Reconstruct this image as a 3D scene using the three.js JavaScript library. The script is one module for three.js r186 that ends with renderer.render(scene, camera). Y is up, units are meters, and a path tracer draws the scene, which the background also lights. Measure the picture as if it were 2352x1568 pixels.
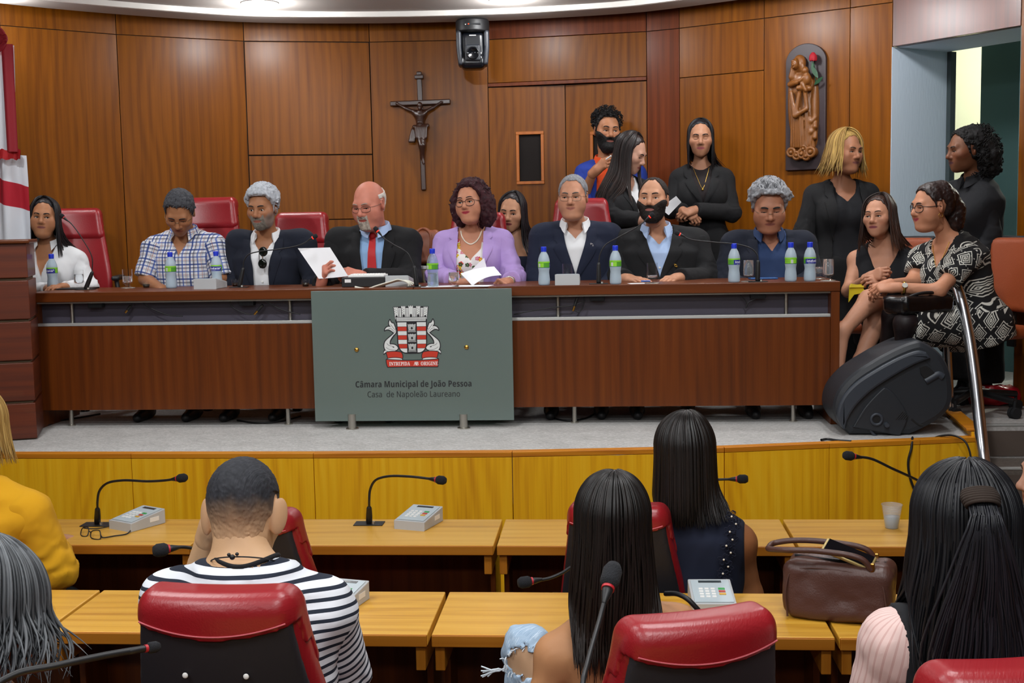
import * as THREE from 'three';
import { mergeGeometries, mergeVertices, toCreasedNormals } from 'three/addons/utils/BufferGeometryUtils.js';
import { RoundedBoxGeometry } from 'three/addons/geometries/RoundedBoxGeometry.js';
import { RectAreaLightUniformsLib } from 'three/addons/lights/RectAreaLightUniformsLib.js';

// ---------------------------------------------------------------- camera, lights, exposure
const scene = new THREE.Scene();
const EYE = new THREE.Vector3(0, 1.913, 0);
const FOCAL = 2769.66, PITCH = 0.0986, ROLL = -0.0188, YAW = 0.0783;      // focal length in pixels of the 2352 x 1568 frame, angles in radians
const [cp, sp, cy, sy, cr, sr] = [Math.cos(PITCH), Math.sin(PITCH), Math.cos(YAW), Math.sin(YAW), Math.cos(ROLL), Math.sin(ROLL)];
const FWD = new THREE.Vector3(-sy * cp, -sp, -cy * cp);
const R0 = new THREE.Vector3(cy, 0, -sy), U0 = R0.clone().cross(FWD);
const RIGHT = R0.clone().multiplyScalar(cr).addScaledVector(U0, sr), UPV = R0.clone().multiplyScalar(-sr).addScaledVector(U0, cr);
const camera = new THREE.PerspectiveCamera(2 * Math.atan(784 / FOCAL) * 180 / Math.PI, 1.5, 0.05, 60);
camera.position.copy(EYE);
camera.quaternion.setFromRotationMatrix(new THREE.Matrix4().makeBasis(RIGHT, UPV, FWD.clone().negate()));
scene.add(camera);
scene.background = new THREE.Color(0x050505);

const renderer = new THREE.WebGLRenderer({ antialias: true });
renderer.toneMapping = THREE.LinearToneMapping;
renderer.toneMappingExposure = 1.1;
renderer.shadowMap.enabled = true;
RectAreaLightUniformsLib.init();
const CEIL = 3.315, DAIS = 0.827;
// ceiling downlights [x, z, candela], ceiling panels over the benches [x, z, intensity]
const DOWNLIGHTS = [
  [-3.55, -7.0, 1.7], [-2.15, -7.62, 2.0], [-0.60, -7.80, 1.3], [0.62, -7.35, 2.0], [1.45, -6.75, 2.8],
  [-3.0, -6.3, 1.6], [-1.45, -6.3, 1.6], [0.1, -6.3, 1.6], [1.4, -5.6, 2.5],
  [-2.6, -4.5, 9.5], [-0.9, -4.5, 9.5], [0.9, -4.5, 8.5]];
const PANELS = [[-1.9, -2.9, 13], [0.3, -2.9, 13], [-1.9, -0.9, 15], [0.5, -0.9, 15], [-1.9, 1.3, 16], [0.5, 1.3, 16]];
const LIGHT = new THREE.Color().setRGB(0.97, 0.985, 1.0);

// ---------------------------------------------------------------- pixel -> point on real planes
const ray = (x, y) => RIGHT.clone().multiplyScalar((x - 1176) / FOCAL).addScaledVector(UPV, -(y - 784) / FOCAL).add(FWD);
const at = (x, y, d) => { const r = ray(x, y); return r.multiplyScalar(-d / r.z).add(EYE); };         // on the plane z = -d
const onY = (x, y, h) => { const r = ray(x, y); return r.multiplyScalar((h - EYE.y) / r.y).add(EYE); };   // on the plane y = h
const V = (x, y, z) => new THREE.Vector3(x, y, z);
const lerp = (a, b, t) => a + (b - a) * t, clamp = (x, a = 0, b = 1) => Math.min(b, Math.max(a, x));
const sstep = (a, b, x) => { const t = clamp((x - a) / (b - a)); return t * t * (3 - 2 * t); };
const D2R = Math.PI / 180;

// ---------------------------------------------------------------- random numbers and noise
function rng(seed) { let s = seed >>> 0; return () => { s = (s + 0x6d2b79f5) | 0; let t = Math.imul(s ^ (s >>> 15), 1 | s); t = (t + Math.imul(t ^ (t >>> 7), 61 | t)) ^ t; return ((t ^ (t >>> 14)) >>> 0) / 4294967296; }; }
const PERM = new Uint8Array(512); { const r = rng(7), p = [...Array(256).keys()]; for (let i = 255; i > 0; i--) { const j = Math.floor(r() * (i + 1)); [p[i], p[j]] = [p[j], p[i]]; } for (let i = 0; i < 512; i++) PERM[i] = p[i & 255]; }
function noise(x, y, z = 0) {                                              // value noise, -1 .. 1
  const xi = Math.floor(x), yi = Math.floor(y), zi = Math.floor(z);
  let fx = x - xi, fy = y - yi, fz = z - zi;
  fx = fx * fx * (3 - 2 * fx); fy = fy * fy * (3 - 2 * fy); fz = fz * fz * (3 - 2 * fz);
  const X = xi & 255, Y = yi & 255, Z = zi & 255;
  const h = (a, b, c) => PERM[PERM[PERM[(X + a) & 255] + ((Y + b) & 255)] + ((Z + c) & 255)] / 127.5 - 1;
  const l = (a, b, t) => a + (b - a) * t;
  return l(l(l(h(0, 0, 0), h(1, 0, 0), fx), l(h(0, 1, 0), h(1, 1, 0), fx), fy), l(l(h(0, 0, 1), h(1, 0, 1), fx), l(h(0, 1, 1), h(1, 1, 1), fx), fy), fz);
}
const fbm = (x, y, z = 0, n = 4) => { let s = 0, a = 0.5; for (let i = 0; i < n; i++) { s += a * noise(x, y, z); x *= 2.03; y *= 2.03; z *= 2.03; a *= 0.5; } return s; };

// ---------------------------------------------------------------- textures
function dataTexture(w, h, f, srgb = true) {
  const d = new Uint8Array(w * h * 4);
  for (let y = 0, o = 0; y < h; y++) for (let x = 0; x < w; x++, o += 4) { const c = f(x / w, y / h, x, y); d[o] = clamp(c[0], 0, 255); d[o + 1] = clamp(c[1], 0, 255); d[o + 2] = clamp(c[2], 0, 255); d[o + 3] = 255; }
  const t = new THREE.DataTexture(d, w, h); t.wrapS = t.wrapT = THREE.RepeatWrapping; t.magFilter = THREE.LinearFilter; t.minFilter = THREE.LinearMipmapLinearFilter; t.generateMipmaps = true;
  if (srgb) t.colorSpace = THREE.SRGBColorSpace; t.needsUpdate = true; return t;
}
function canvasTexture(w, h, draw, alpha) {
  const c = document.createElement('canvas'); c.width = w; c.height = h; const g = c.getContext('2d'); draw(g, w, h);
  const t = new THREE.CanvasTexture(c); t.colorSpace = THREE.SRGBColorSpace; t.anisotropy = 8; return t;
}
const mixc = (a, b, t) => [lerp(a[0], b[0], t), lerp(a[1], b[1], t), lerp(a[2], b[2], t)];
// lacquered veneer: u across the grain, v along it; one repeat is 1.6 m x 3.2 m
function woodTexture(seed, dark, mid, light, cath = 1) {
  return dataTexture(640, 1024, (u, v) => {
    const per = (f) => { const a = f(u, v), b = f(u - 1, v), w = sstep(0.88, 1, u); return lerp(a, b, w); };
    const val = per((x, y) => {
      const Y = (y < 0.5 ? y : 1 - y) * 2;
      const warp = fbm(x * 3 + seed, Y * 1.4, seed, 3) * 0.5;
      const fine = fbm(x * 260 + seed * 9, Y * 6, seed, 2) * 0.55 + fbm(x * 70, Y * 2.4 + seed, 3, 3) * 0.6;
      const ring = Math.sin((x * 26 + warp * 5 * cath + fbm(x * 3, Y * 1.6, seed + 4, 2) * 4 * cath) * 6.283) * 0.11;
      const band = fbm(x * 6 + seed * 3, Y * 0.5, 8, 2) * 0.7;
      return 0.5 + fine * 0.42 + ring * 0.9 + band * 0.34;
    });
    const t = clamp(val);
    return t < 0.5 ? mixc(dark, mid, t * 2) : mixc(mid, light, t * 2 - 1);
  });
}
const TEX = {
  wall: woodTexture(1.3, [88, 44, 0], [120, 66, 0], [140, 82, 4], 0.55),
  wallDark: woodTexture(5.1, [70, 30, 8], [104, 46, 14], [124, 60, 22], 0.3),
  fascia: woodTexture(9.7, [200, 130, 8], [236, 174, 18], [246, 194, 44], 0.7),
  desk: woodTexture(3.9, [186, 126, 28], [220, 164, 54], [232, 182, 78], 0.4),
  table: woodTexture(12.4, [70, 28, 0], [98, 44, 1], [116, 58, 6], 0.3),
};
TEX.carpet = dataTexture(256, 256, (u, v, x, y) => { const n = noise(x * 0.9, y * 0.9) * 16 + noise(x * 0.31, y * 0.31, 4) * 9 + noise(x * 0.07, y * 0.07, 9) * 5; return [180 + n, 178 + n, 175 + n]; });
TEX.fabric = dataTexture(128, 128, (u, v, x, y) => { const n = ((x + y) % 4 < 2 ? 12 : -12) + noise(x * 0.7, y * 0.7) * 22; return [128 + n, 128 + n, 128 + n]; }, false);
TEX.leather = dataTexture(256, 256, (u, v, x, y) => { const n = noise(x * 0.25, y * 0.25) * 40 + noise(x * 0.6, y * 0.6, 3) * 30; return [128 + n, 128 + n, 128 + n]; }, false);
TEX.strand = dataTexture(256, 256, (u, v, x, y) => { const n = noise(x * 0.8, y * 0.012, 2) * 60 + noise(x * 0.27, y * 0.02, 5) * 45; return [128 + n, 128 + n, 128 + n]; }, false);
TEX.skin = dataTexture(128, 128, (u, v, x, y) => { const n = noise(x * 0.5, y * 0.5) * 40; return [128 + n, 128 + n, 128 + n]; }, false);

// ---------------------------------------------------------------- materials
const col = (h) => new THREE.Color(h);
const std = (o) => new THREE.MeshStandardMaterial(o), phy = (o) => new THREE.MeshPhysicalMaterial(o);
const M = {
  wall: phy({ map: TEX.wall, roughness: 0.5, specularIntensity: 0.25, clearcoat: 0.3, clearcoatRoughness: 0.3 }),
  wallDark: phy({ map: TEX.wallDark, roughness: 0.5, specularIntensity: 0.25, clearcoat: 0.3, clearcoatRoughness: 0.3 }),
  fascia: phy({ map: TEX.fascia, roughness: 0.55, specularIntensity: 0.5, clearcoat: 0.1, clearcoatRoughness: 0.3 }),
  desk: phy({ map: TEX.desk, roughness: 0.45, clearcoat: 0.4, clearcoatRoughness: 0.22 }),
  deskEdge: phy({ map: TEX.fascia, color: col(0xd8b890), roughness: 0.5 }),
  deskFront: phy({ map: TEX.desk, color: col(0xc0a080), roughness: 0.55, specularIntensity: 0.5 }),
  table: phy({ map: TEX.table, roughness: 0.5, specularIntensity: 0.5, clearcoat: 0.3, clearcoatRoughness: 0.2 }),
  gap: std({ color: col(0x140c08), roughness: 0.9 }),
  carpet: std({ map: TEX.carpet, roughness: 1, bumpMap: TEX.carpet, bumpScale: 0.002 }),
  stepCarpet: std({ map: TEX.carpet, color: col(0x948a82), roughness: 1 }),
  floorDark: std({ color: col(0x4a4440), roughness: 0.9 }),
  ceiling: std({ color: col(0xa9a29c), roughness: 0.9 }),
  trim: std({ color: col(0xe6e2dc), roughness: 0.7 }),
  plaster: std({ color: col(0xd6e4f2), roughness: 0.85, bumpMap: TEX.skin, bumpScale: 0.002 }),
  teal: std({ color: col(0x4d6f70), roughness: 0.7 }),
  cream: std({ color: col(0xe2e2c4), roughness: 0.75 }),
  roomWall: std({ color: col(0x6a5f54), roughness: 0.9 }),
  chrome: std({ color: col(0xd6dae2), roughness: 0.24, metalness: 1 }),
  steel: std({ color: col(0xb9b6ae), roughness: 0.38, metalness: 1 }),
  brass: std({ color: col(0xc99a4b), roughness: 0.3, metalness: 1 }),
  alu: std({ color: col(0xc6c8c6), roughness: 0.45, metalness: 0.6 }),
  black: std({ color: col(0x141416), roughness: 0.5 }),
  blackMatte: std({ color: col(0x18191c), roughness: 0.85 }),
  foam: std({ color: col(0x1b1c20), roughness: 1, bumpMap: TEX.leather, bumpScale: 0.002 }),
  redRing: std({ color: col(0xb3202a), roughness: 0.5 }),
  redLamp: std({ color: col(0xd02018), roughness: 0.4, emissive: col(0xff2a16), emissiveIntensity: 1.6 }),
  redLeather: phy({ color: col(0x92161f), roughness: 0.38, bumpMap: TEX.leather, bumpScale: 0.0006, clearcoat: 0.25, clearcoatRoughness: 0.3 }),
  shell: std({ color: col(0x1d1a1f), roughness: 0.7, bumpMap: TEX.fabric, bumpScale: 0.0006 }),
  stitch: std({ color: col(0xc86068), roughness: 0.8 }),
  orangeLeather: std({ color: col(0x93421c), roughness: 0.55, bumpMap: TEX.leather, bumpScale: 0.0008 }),
  brownLeather: phy({ color: col(0x4d2f27), roughness: 0.42, bumpMap: TEX.leather, bumpScale: 0.0008 }),
  tanLeather: phy({ color: col(0x8a4a2c), roughness: 0.5, bumpMap: TEX.leather, bumpScale: 0.0008 }),
  white: std({ color: col(0xe9e9e6), roughness: 0.6 }),
  paper: std({ color: col(0xeeeff2), roughness: 0.8, side: THREE.DoubleSide }),
  greyPlastic: std({ color: col(0xb6b9bb), roughness: 0.55, bumpMap: TEX.fabric, bumpScale: 0.0002 }),
  boxBeige: std({ color: col(0xa8977c), roughness: 0.7 }),
  glass: phy({ color: 0xffffff, roughness: 0.03, transmission: 1, thickness: 0, ior: 1.3 }),
  water: phy({ color: 0xf2f8fc, roughness: 0.06, transmission: 0.9, thickness: 0.03, ior: 1.33 }),
  bottle: phy({ color: col(0xdceaf4), roughness: 0.12, transmission: 0.85, thickness: 0, ior: 1.4 }),
  frostWater: phy({ color: col(0xcfdfea), roughness: 0.35, transmission: 0.45, thickness: 0, ior: 1.33 }),
  cap: std({ color: col(0x1a35c8), roughness: 0.4 }),
  coffee: std({ color: col(0x1c0f08), roughness: 0.15 }),
  plasticCup: phy({ color: 0xf6f8fa, roughness: 0.15, transmission: 0.85, thickness: 0, ior: 1.3 }),
  bronze: phy({ color: col(0x3a2117), roughness: 0.34, clearcoat: 0.4, clearcoatRoughness: 0.25 }),
  carved: phy({ color: col(0x7d4a18), roughness: 0.5, clearcoat: 0.3, clearcoatRoughness: 0.2 }),
  plaque: std({ color: col(0x35292d), roughness: 0.45 }),
};

// ---------------------------------------------------------------- scene helpers
const taken = {};
function numbered(name) { const n = taken[name] = (taken[name] ?? -1) + 1; return n ? name + '_' + String(n).padStart(3, '0') : name; }
function finish(o) { o.castShadow = o.receiveShadow = true; return o; }
function tag(o, label, category, group) { if (label) o.userData.label = label; if (category) o.userData.category = category; if (group) o.userData.group = group; return o; }
function thing(name, label, category, p = V(0, 0, 0), turn = 0, group) { const o = new THREE.Group(); o.name = numbered(name); o.position.copy(p); o.rotation.y = turn; scene.add(o); return tag(o, label, category, group); }
const clean = (g) => { g = g.index ? g.toNonIndexed() : g; for (const k of Object.keys(g.attributes)) if (!['position', 'normal', 'uv'].includes(k)) g.deleteAttribute(k); return g; };
const merged = (gs) => Array.isArray(gs) ? (gs.length === 1 ? gs[0] : mergeGeometries(gs.map(clean))) : gs;
function part(name, geos, mat, parent, label) { const m = finish(new THREE.Mesh(merged(geos), mat)); m.name = name; parent.add(m); if (label) m.userData.label = label; return m; }
function solo(name, geos, mat, label, category, p = V(0, 0, 0), turn = 0, group) { const m = finish(new THREE.Mesh(merged(geos), mat)); m.name = numbered(name); m.position.copy(p); m.rotation.y = turn; scene.add(m); return tag(m, label, category, group); }
function struct(name, geos, mat, parent) { const m = finish(geos ? new THREE.Mesh(merged(geos), mat) : new THREE.Group()); m.name = parent ? name : numbered(name); (parent ?? scene).add(m); if (!parent) m.userData.kind = 'structure'; return m; }
function copyOf(o, label, p, turn, group) { const c = o.clone(); c.name = numbered(o.name.replace(/_\d{3}$/, '')); c.userData = { ...o.userData }; if (label) c.userData.label = label; if (group) c.userData.group = group; if (p) c.position.copy(p); if (turn !== undefined) c.rotation.y = turn; scene.add(c); return c; }

// geometry in metres with wood uv: u across the grain, v along it
function woodUV(g, grain = 'y', ou = 0, ov = 0) {
  g = g.index ? g.toNonIndexed() : g;
  const p = g.attributes.position, n = g.attributes.normal, uv = new Float32Array(p.count * 2);
  for (let i = 0; i < p.count; i++) {
    const a = [p.getX(i), p.getY(i), p.getZ(i)], m = [Math.abs(n.getX(i)), Math.abs(n.getY(i)), Math.abs(n.getZ(i))];
    const k = m[0] > m[1] && m[0] > m[2] ? 0 : m[1] > m[2] ? 1 : 2, gi = 'xyz'.indexOf(grain);
    let v, u; const rest = [0, 1, 2].filter((q) => q !== k);
    if (gi === k) { u = a[rest[0]]; v = a[rest[1]]; } else { v = a[gi]; u = a[rest.find((q) => q !== gi)]; }
    uv[2 * i] = u / 1.6 + ou; uv[2 * i + 1] = v / 3.2 + ov;
  }
  g.setAttribute('uv', new THREE.BufferAttribute(uv, 2)); return g;
}
const box = (w, h, d, x = 0, y = 0, z = 0) => new THREE.BoxGeometry(w, h, d).translate(x, y, z);
const rbox = (w, h, d, r = 0.004, x = 0, y = 0, z = 0, s = 2) => new RoundedBoxGeometry(w, h, d, s, Math.min(r, w / 2.01, h / 2.01, d / 2.01)).translate(x, y, z);
const cyl = (r1, r2, h, x = 0, y = 0, z = 0, n = 24) => new THREE.CylinderGeometry(r1, r2, h, n).translate(x, y, z);
const ball = (r, x = 0, y = 0, z = 0, n = 16) => new THREE.SphereGeometry(r, n, Math.ceil(n * 0.7)).translate(x, y, z);
const tube = (pts, r, seg = 24, n = 8) => new THREE.TubeGeometry(new THREE.CatmullRomCurve3(pts), seg, r, n);
const rod = (a, b, r, n = 12) => { const d = b.clone().sub(a), g = new THREE.CylinderGeometry(r, r, d.length(), n); g.applyQuaternion(new THREE.Quaternion().setFromUnitVectors(V(0, 1, 0), d.clone().normalize())); return g.translate((a.x + b.x) / 2, (a.y + b.y) / 2, (a.z + b.z) / 2); };
const lathe = (pts, n = 28) => new THREE.LatheGeometry(pts.map(([r, y]) => new THREE.Vector2(r, y)), n);
const capEnds = (a, b, r) => [ball(r, a.x, a.y, a.z, 10), ball(r, b.x, b.y, b.z, 10)];
function extrude(pts, depth, bevel = 0, curve = 8) { const s = pts instanceof THREE.Shape ? pts : new THREE.Shape(pts.map(([x, y]) => new THREE.Vector2(x, y))); return new THREE.ExtrudeGeometry(s, { depth: depth - 2 * bevel, bevelEnabled: bevel > 0, bevelThickness: bevel, bevelSize: bevel, bevelOffset: -bevel, bevelSegments: 2, curveSegments: curve }).translate(0, 0, bevel); }
// a slab whose outline lies on the floor plan [[x, z] ...], from y0 to y1
function prism(plan, y0, y1) { const s = new THREE.Shape(plan.map(([x, z]) => new THREE.Vector2(x, -z))); return new THREE.ExtrudeGeometry(s, { depth: y1 - y0, bevelEnabled: false }).rotateX(-Math.PI / 2).translate(0, y0, 0); }

// ================================================================ THE SETTING
const onPlane = (px, py, p, n) => { const r = ray(px, py); return r.multiplyScalar(p.clone().sub(EYE).dot(n) / r.dot(n)).add(EYE); };
const FLAT = (a, b) => Math.hypot(b[0] - a[0], b[1] - a[1]);
const rW = rng(11);
// a board between two points of the floor plan, its face on that line, thickness behind it
function board(name, a, b, y0, y1, mat, parent, { thick = 0.03, gap = 0.004, grain = 'y', proud = 0, r = 0.002 } = {}) {
  const w = FLAT(a, b) - gap, h = y1 - y0 - gap;
  const g = woodUV(rbox(w, h, thick, r, 0, 0, -thick / 2 + proud, 1), grain, rW(), rW());
  const m = struct(name, g, mat, parent);
  m.position.set((a[0] + b[0]) / 2, (y0 + y1) / 2, (a[1] + b[1]) / 2); m.rotation.y = -Math.atan2(b[1] - a[1], b[0] - a[0]);
  return m;
}
const WALL = [[-4.75, -6.1], [-4.25, -6.95], [-3.78, -7.48], [-3.229, -7.968], [-2.50, -8.42], [-1.655, -8.64], [-0.82, -8.70], [-0.27, -8.66], [0.30, -8.55], [0.52, -8.452], [1.051, -8.144], [1.544, -7.845], [1.768, -7.69]];
const SEAM = 3.205, WTOP = 3.42;
const wallBack = struct('wall_back');
{
  const strip = (i, mat = M.wall) => board('frieze_panel', WALL[i], WALL[i + 1], SEAM, WTOP, mat, wallBack);
  const full = (i, y0, y1, mat = M.wall, o) => board('wall_panel', WALL[i], WALL[i + 1], y0, y1, mat, wallBack, o);
  for (let i = 0; i < 12; i++) {
    if (i !== 6 && i !== 7) strip(i, i === 8 ? M.wallDark : M.wall);
    const a = WALL[i], b = WALL[i + 1];                                     // dark backing in the joints
    const m = struct('backing_board', box(FLAT(a, b) + (i === 11 ? -0.08 : 0.03), WTOP - DAIS + 0.1, 0.08), M.gap, wallBack);
    m.position.set((a[0] + b[0]) / 2, (WTOP + DAIS) / 2, (a[1] + b[1]) / 2); m.rotation.y = -Math.atan2(b[1] - a[1], b[0] - a[0]);
    m.translateZ(-0.05);
  }
  for (const i of [0, 1, 2, 3]) full(i, DAIS, SEAM);
  full(4, 2.415, SEAM, M.wall, { gap: 0.008 });
  const cupboard = full(4, 1.955, 2.415, M.wall, { gap: 0.008 });
  struct('knob', [lathe([[0, 0.03], [0.012, 0.028], [0.016, 0.02], [0.012, 0.012], [0.006, 0.008], [0.006, 0], [0, 0]], 16).rotateX(Math.PI / 2).translate(-0.36, -0.005, 0)], M.steel, cupboard);
  full(4, DAIS, 1.955);
  full(5, DAIS, SEAM);
  board('frieze_panel', WALL[6], WALL[8], SEAM, WTOP, M.wallDark, wallBack);
  board('wall_panel', WALL[6], WALL[8], 2.90, SEAM, M.wall, wallBack);
  board('door_lintel', WALL[6], WALL[8], 2.872, 2.90, M.wallDark, wallBack, { proud: 0.012 });
  full(8, DAIS, SEAM, M.wallDark);
  full(9, 2.872, SEAM); full(9, DAIS, 2.872);
  full(10, DAIS, SEAM); full(11, DAIS, SEAM);
}
// the two leaves under the lintel, each with a narrow dark viewing window
{
  const leaf = (a, b) => {
    const w = FLAT(a, b) - 0.006, h = 2.868 - DAIS, o = struct('door');
    o.position.set((a[0] + b[0]) / 2, DAIS, (a[1] + b[1]) / 2); o.rotation.y = -Math.atan2(b[1] - a[1], b[0] - a[0]);
    return { o, w, h };
  };
  const cut = (w, h, hx, hw, y0, y1) => { const s = new THREE.Shape([[-w / 2, 0], [w / 2, 0], [w / 2, h], [-w / 2, h]].map((q) => new THREE.Vector2(...q))); s.holes.push(new THREE.Path([[hx - hw, y0], [hx - hw, y1], [hx + hw, y1], [hx + hw, y0]].map((q) => new THREE.Vector2(...q)))); return new THREE.ExtrudeGeometry(s, { depth: 0.03, bevelEnabled: false }).translate(0, 0, -0.03); };
  for (const [a, b, px] of [[WALL[6], WALL[7], 1218], [WALL[7], WALL[8], 1388]]) {
    const { o, w, h } = leaf(a, b);
    const n = V(0, 0, 1).applyAxisAngle(V(0, 1, 0), o.rotation.y), c = onPlane(px, 362, V(a[0], 0, a[1]), n);
    const hx = o.worldToLocal(c.clone()).x, hw = 0.078, y0 = onPlane(px, 416, V(a[0], 0, a[1]), n).y - DAIS, y1 = onPlane(px, 309, V(a[0], 0, a[1]), n).y - DAIS;
    struct('door_leaf', woodUV(cut(w, h, hx, hw, y0, y1), 'y', rW(), rW()), M.wall, o);
    const fw = 0.022, fr = [rbox(hw * 2 + 2 * fw, fw, 0.016, 0.003, hx, y0 - fw / 2, 0.006), rbox(hw * 2 + 2 * fw, fw, 0.016, 0.003, hx, y1 + fw / 2, 0.006), rbox(fw, y1 - y0, 0.016, 0.003, hx - hw - fw / 2, (y0 + y1) / 2, 0.006), rbox(fw, y1 - y0, 0.016, 0.003, hx + hw + fw / 2, (y0 + y1) / 2, 0.006)];
    struct('window_frame', fr.map((g) => woodUV(g)), phy({ map: TEX.desk, color: col(0xd09a70), roughness: 0.4 }), o);
    struct('window_pane', box(hw * 2, y1 - y0, 0.004, hx, (y0 + y1) / 2, -0.014), std({ color: col(0x0d0f16), roughness: 0.08 }), o);
  }
}
// ---------------------------------------------------------------- doorway on the right with the corridor behind
const DA = [1.768, -7.69], DB = [2.30, -6.985], DH = 2.937;
const dT = V(DB[0] - DA[0], 0, DB[1] - DA[1]).normalize(), dN = V(dT.z, 0, -dT.x);            // along the opening, and outwards through it
const past = (p, t) => [p[0] + dN.x * t, p[1] + dN.z * t];
{
  const w = struct('wall_right');
  board('header_panel', DA, DB, DH, WTOP + 0.02, phy({ map: TEX.wallDark, color: col(0xd9c0c8), roughness: 0.36, clearcoat: 0.6, clearcoatRoughness: 0.3 }), w, { thick: 0.04 });
  board('wall_panel', DB, [2.72, -6.3], DAIS, WTOP, M.wall, w, { thick: 0.04 });
  board('wall_panel', [2.72, -6.3], [3.3, -5.35], 0, WTOP, M.wall, w, { thick: 0.04 });
  board('wall_panel', [3.3, -5.35], [3.75, -4.0], 0, WTOP, M.wall, w, { thick: 0.04 });
  board('wall_panel', [3.75, -4.0], [3.9, 3.0], 0, WTOP, M.roomWall, w, { thick: 0.12 });
  const d = struct('door');
  const slab = (name, a, b, y0, y1, mat, th = 0.05) => { const m = struct(name, box(FLAT(a, b), y1 - y0, th, 0, 0, -th / 2), mat, d); m.position.set((a[0] + b[0]) / 2, (y0 + y1) / 2, (a[1] + b[1]) / 2); m.rotation.y = -Math.atan2(b[1] - a[1], b[0] - a[0]); return m; };
  const R1 = past(DA, 0.52), R2 = past(DB, 0.52);
  slab('reveal', DA, R1, DAIS, DH, M.plaster);
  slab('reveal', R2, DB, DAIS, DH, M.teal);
  { const s = prism([past(DA, 0.045), past(DB, 0.045), R2, R1], DH, DH + 0.12); struct('lintel_soffit', s, M.plaster, d); }
  const plane = (px) => { const q = onPlane(px, 300, V(R1[0], 0, R1[1]), dN); return [q.x, q.z]; };
  const J1 = plane(2182);
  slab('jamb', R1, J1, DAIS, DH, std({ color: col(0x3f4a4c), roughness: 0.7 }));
  const T = past(DA, 1.25), q1 = onPlane(2251, 300, V(T[0], 0, T[1]), dN), q2 = onPlane(2420, 300, V(T[0], 0, T[1]), dN);
  slab('corridor_wall', [q1.x, q1.z], [q2.x, q2.z], DAIS, DH + 0.25, M.teal, 0.08);
  const C = past(DA, 3.0), c1 = onPlane(2040, 300, V(C[0], 0, C[1]), dN), c2 = onPlane(2420, 300, V(C[0], 0, C[1]), dN);
  slab('corridor_wall', [c1.x, c1.z], [c2.x, c2.z], DAIS, DH + 0.3, M.cream, 0.1);
  const k1 = onPlane(2187, 300, V(...[C[0], 0, C[1]]), dN), k2 = onPlane(2219, 300, V(C[0], 0, C[1]), dN), e = 0.05;
  slab('door_closer', [k1.x - dN.x * e, k1.z - dN.z * e], [k2.x - dN.x * e, k2.z - dN.z * e], 2.92, 3.0, std({ color: col(0x5d5c54), roughness: 0.6 }), 0.05);
  slab('cupboard_door', [onPlane(2188, 300, V(C[0], 0, C[1]), dN).x - dN.x * 0.03, onPlane(2188, 300, V(C[0], 0, C[1]), dN).z - dN.z * 0.03], [onPlane(2245, 300, V(C[0], 0, C[1]), dN).x - dN.x * 0.03, onPlane(2245, 300, V(C[0], 0, C[1]), dN).z - dN.z * 0.03], DAIS, 2.62, M.cream, 0.03);
  const F = [past([DA[0] - dT.x * 0.9, DA[1] - dT.z * 0.9], 0.52), past([DB[0] + dT.x * 2, DB[1] + dT.z * 2], 0.0), past([DB[0] + dT.x * 2, DB[1] + dT.z * 2], 3.1), past([DA[0] - dT.x * 0.9, DA[1] - dT.z * 0.9], 3.1)];
  struct('corridor_floor', prism([DA, DB, ...F.slice(1), F[0], R1], DAIS - 0.1, DAIS), M.carpet, d);
  struct('corridor_ceiling', prism([R1, R2, past([DB[0] + dT.x * 2, DB[1] + dT.z * 2], 0.52), F[2], F[3], F[0]], DH + 0.28, DH + 0.38), M.plaster, d);
  slab('corridor_wall', F[3], F[0], DAIS, DH + 0.3, M.cream, 0.08);
  slab('corridor_wall', past([DB[0] + dT.x * 2, DB[1] + dT.z * 2], 3.1), past([DB[0] + dT.x * 2, DB[1] + dT.z * 2], 0.4), DAIS, DH + 0.3, M.teal, 0.08);
  // corridor lamp
  const lp = past([DA[0] + dT.x * 0.35, DA[1] + dT.z * 0.35], 2.3), lamp = thing('corridor_lamp', 'small round ceiling lamp in the corridor behind the right doorway', 'lamp', V(lp[0], DH + 0.27, lp[1]));
  part('rim', lathe([[0.11, 0], [0.12, -0.005], [0.12, -0.02], [0.1, -0.02]], 24), M.white, lamp);
  part('diffuser', cyl(0.1, 0.1, 0.01, 0, -0.012, 0), std({ color: 0xffffff, emissive: 0xfff2d8, emissiveIntensity: 2 }), lamp);
  const pl = new THREE.PointLight(col(0xf4f4e4), 6.5, 0, 2); pl.position.set(0, -0.06, 0); pl.castShadow = true; lamp.add(pl);
}
// ---------------------------------------------------------------- ceiling with its curved dropped rim
{
  const c = V(-0.9, 0, -3.9), full = [...WALL, DB, [2.72, -6.3], [3.3, -5.35]].map(([x, z]) => V(x, 0, z));
  const curve = new THREE.CatmullRomCurve3(full), N = 60, offs = (o) => curve.getSpacedPoints(N).map((p) => { const d = p.clone().sub(c), l = d.length(); d.multiplyScalar((l - o) / l).add(c); return [d.x, d.z]; });
  const inner = offs(0.58), outer = offs(0.34), ce = struct('ceiling');
  struct('ceiling_slab', prism([...inner, [3.95, -4.0], [3.95, 3.1], [-5.3, 3.1], [-5.3, -5.5]], CEIL, CEIL + 0.15), M.ceiling, ce);
  struct('ceiling_rim', prism([...outer, ...inner.slice().reverse()], CEIL - 0.035, CEIL + 0.15), M.ceiling, ce);
  const lip = offs(0.582).map(([x, z]) => V(x, CEIL - 0.014, z));
  struct('trim_strip', (() => { const a = offs(0.575), b = offs(0.600); return prism([...a, ...b.slice().reverse()], CEIL - 0.034, CEIL); })(), M.trim, ce);
  struct('ceiling_cavity', prism([...offs(-0.1), ...offs(0.35).reverse()], WTOP + 0.01, WTOP + 0.06), M.gap, ce);
}
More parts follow.
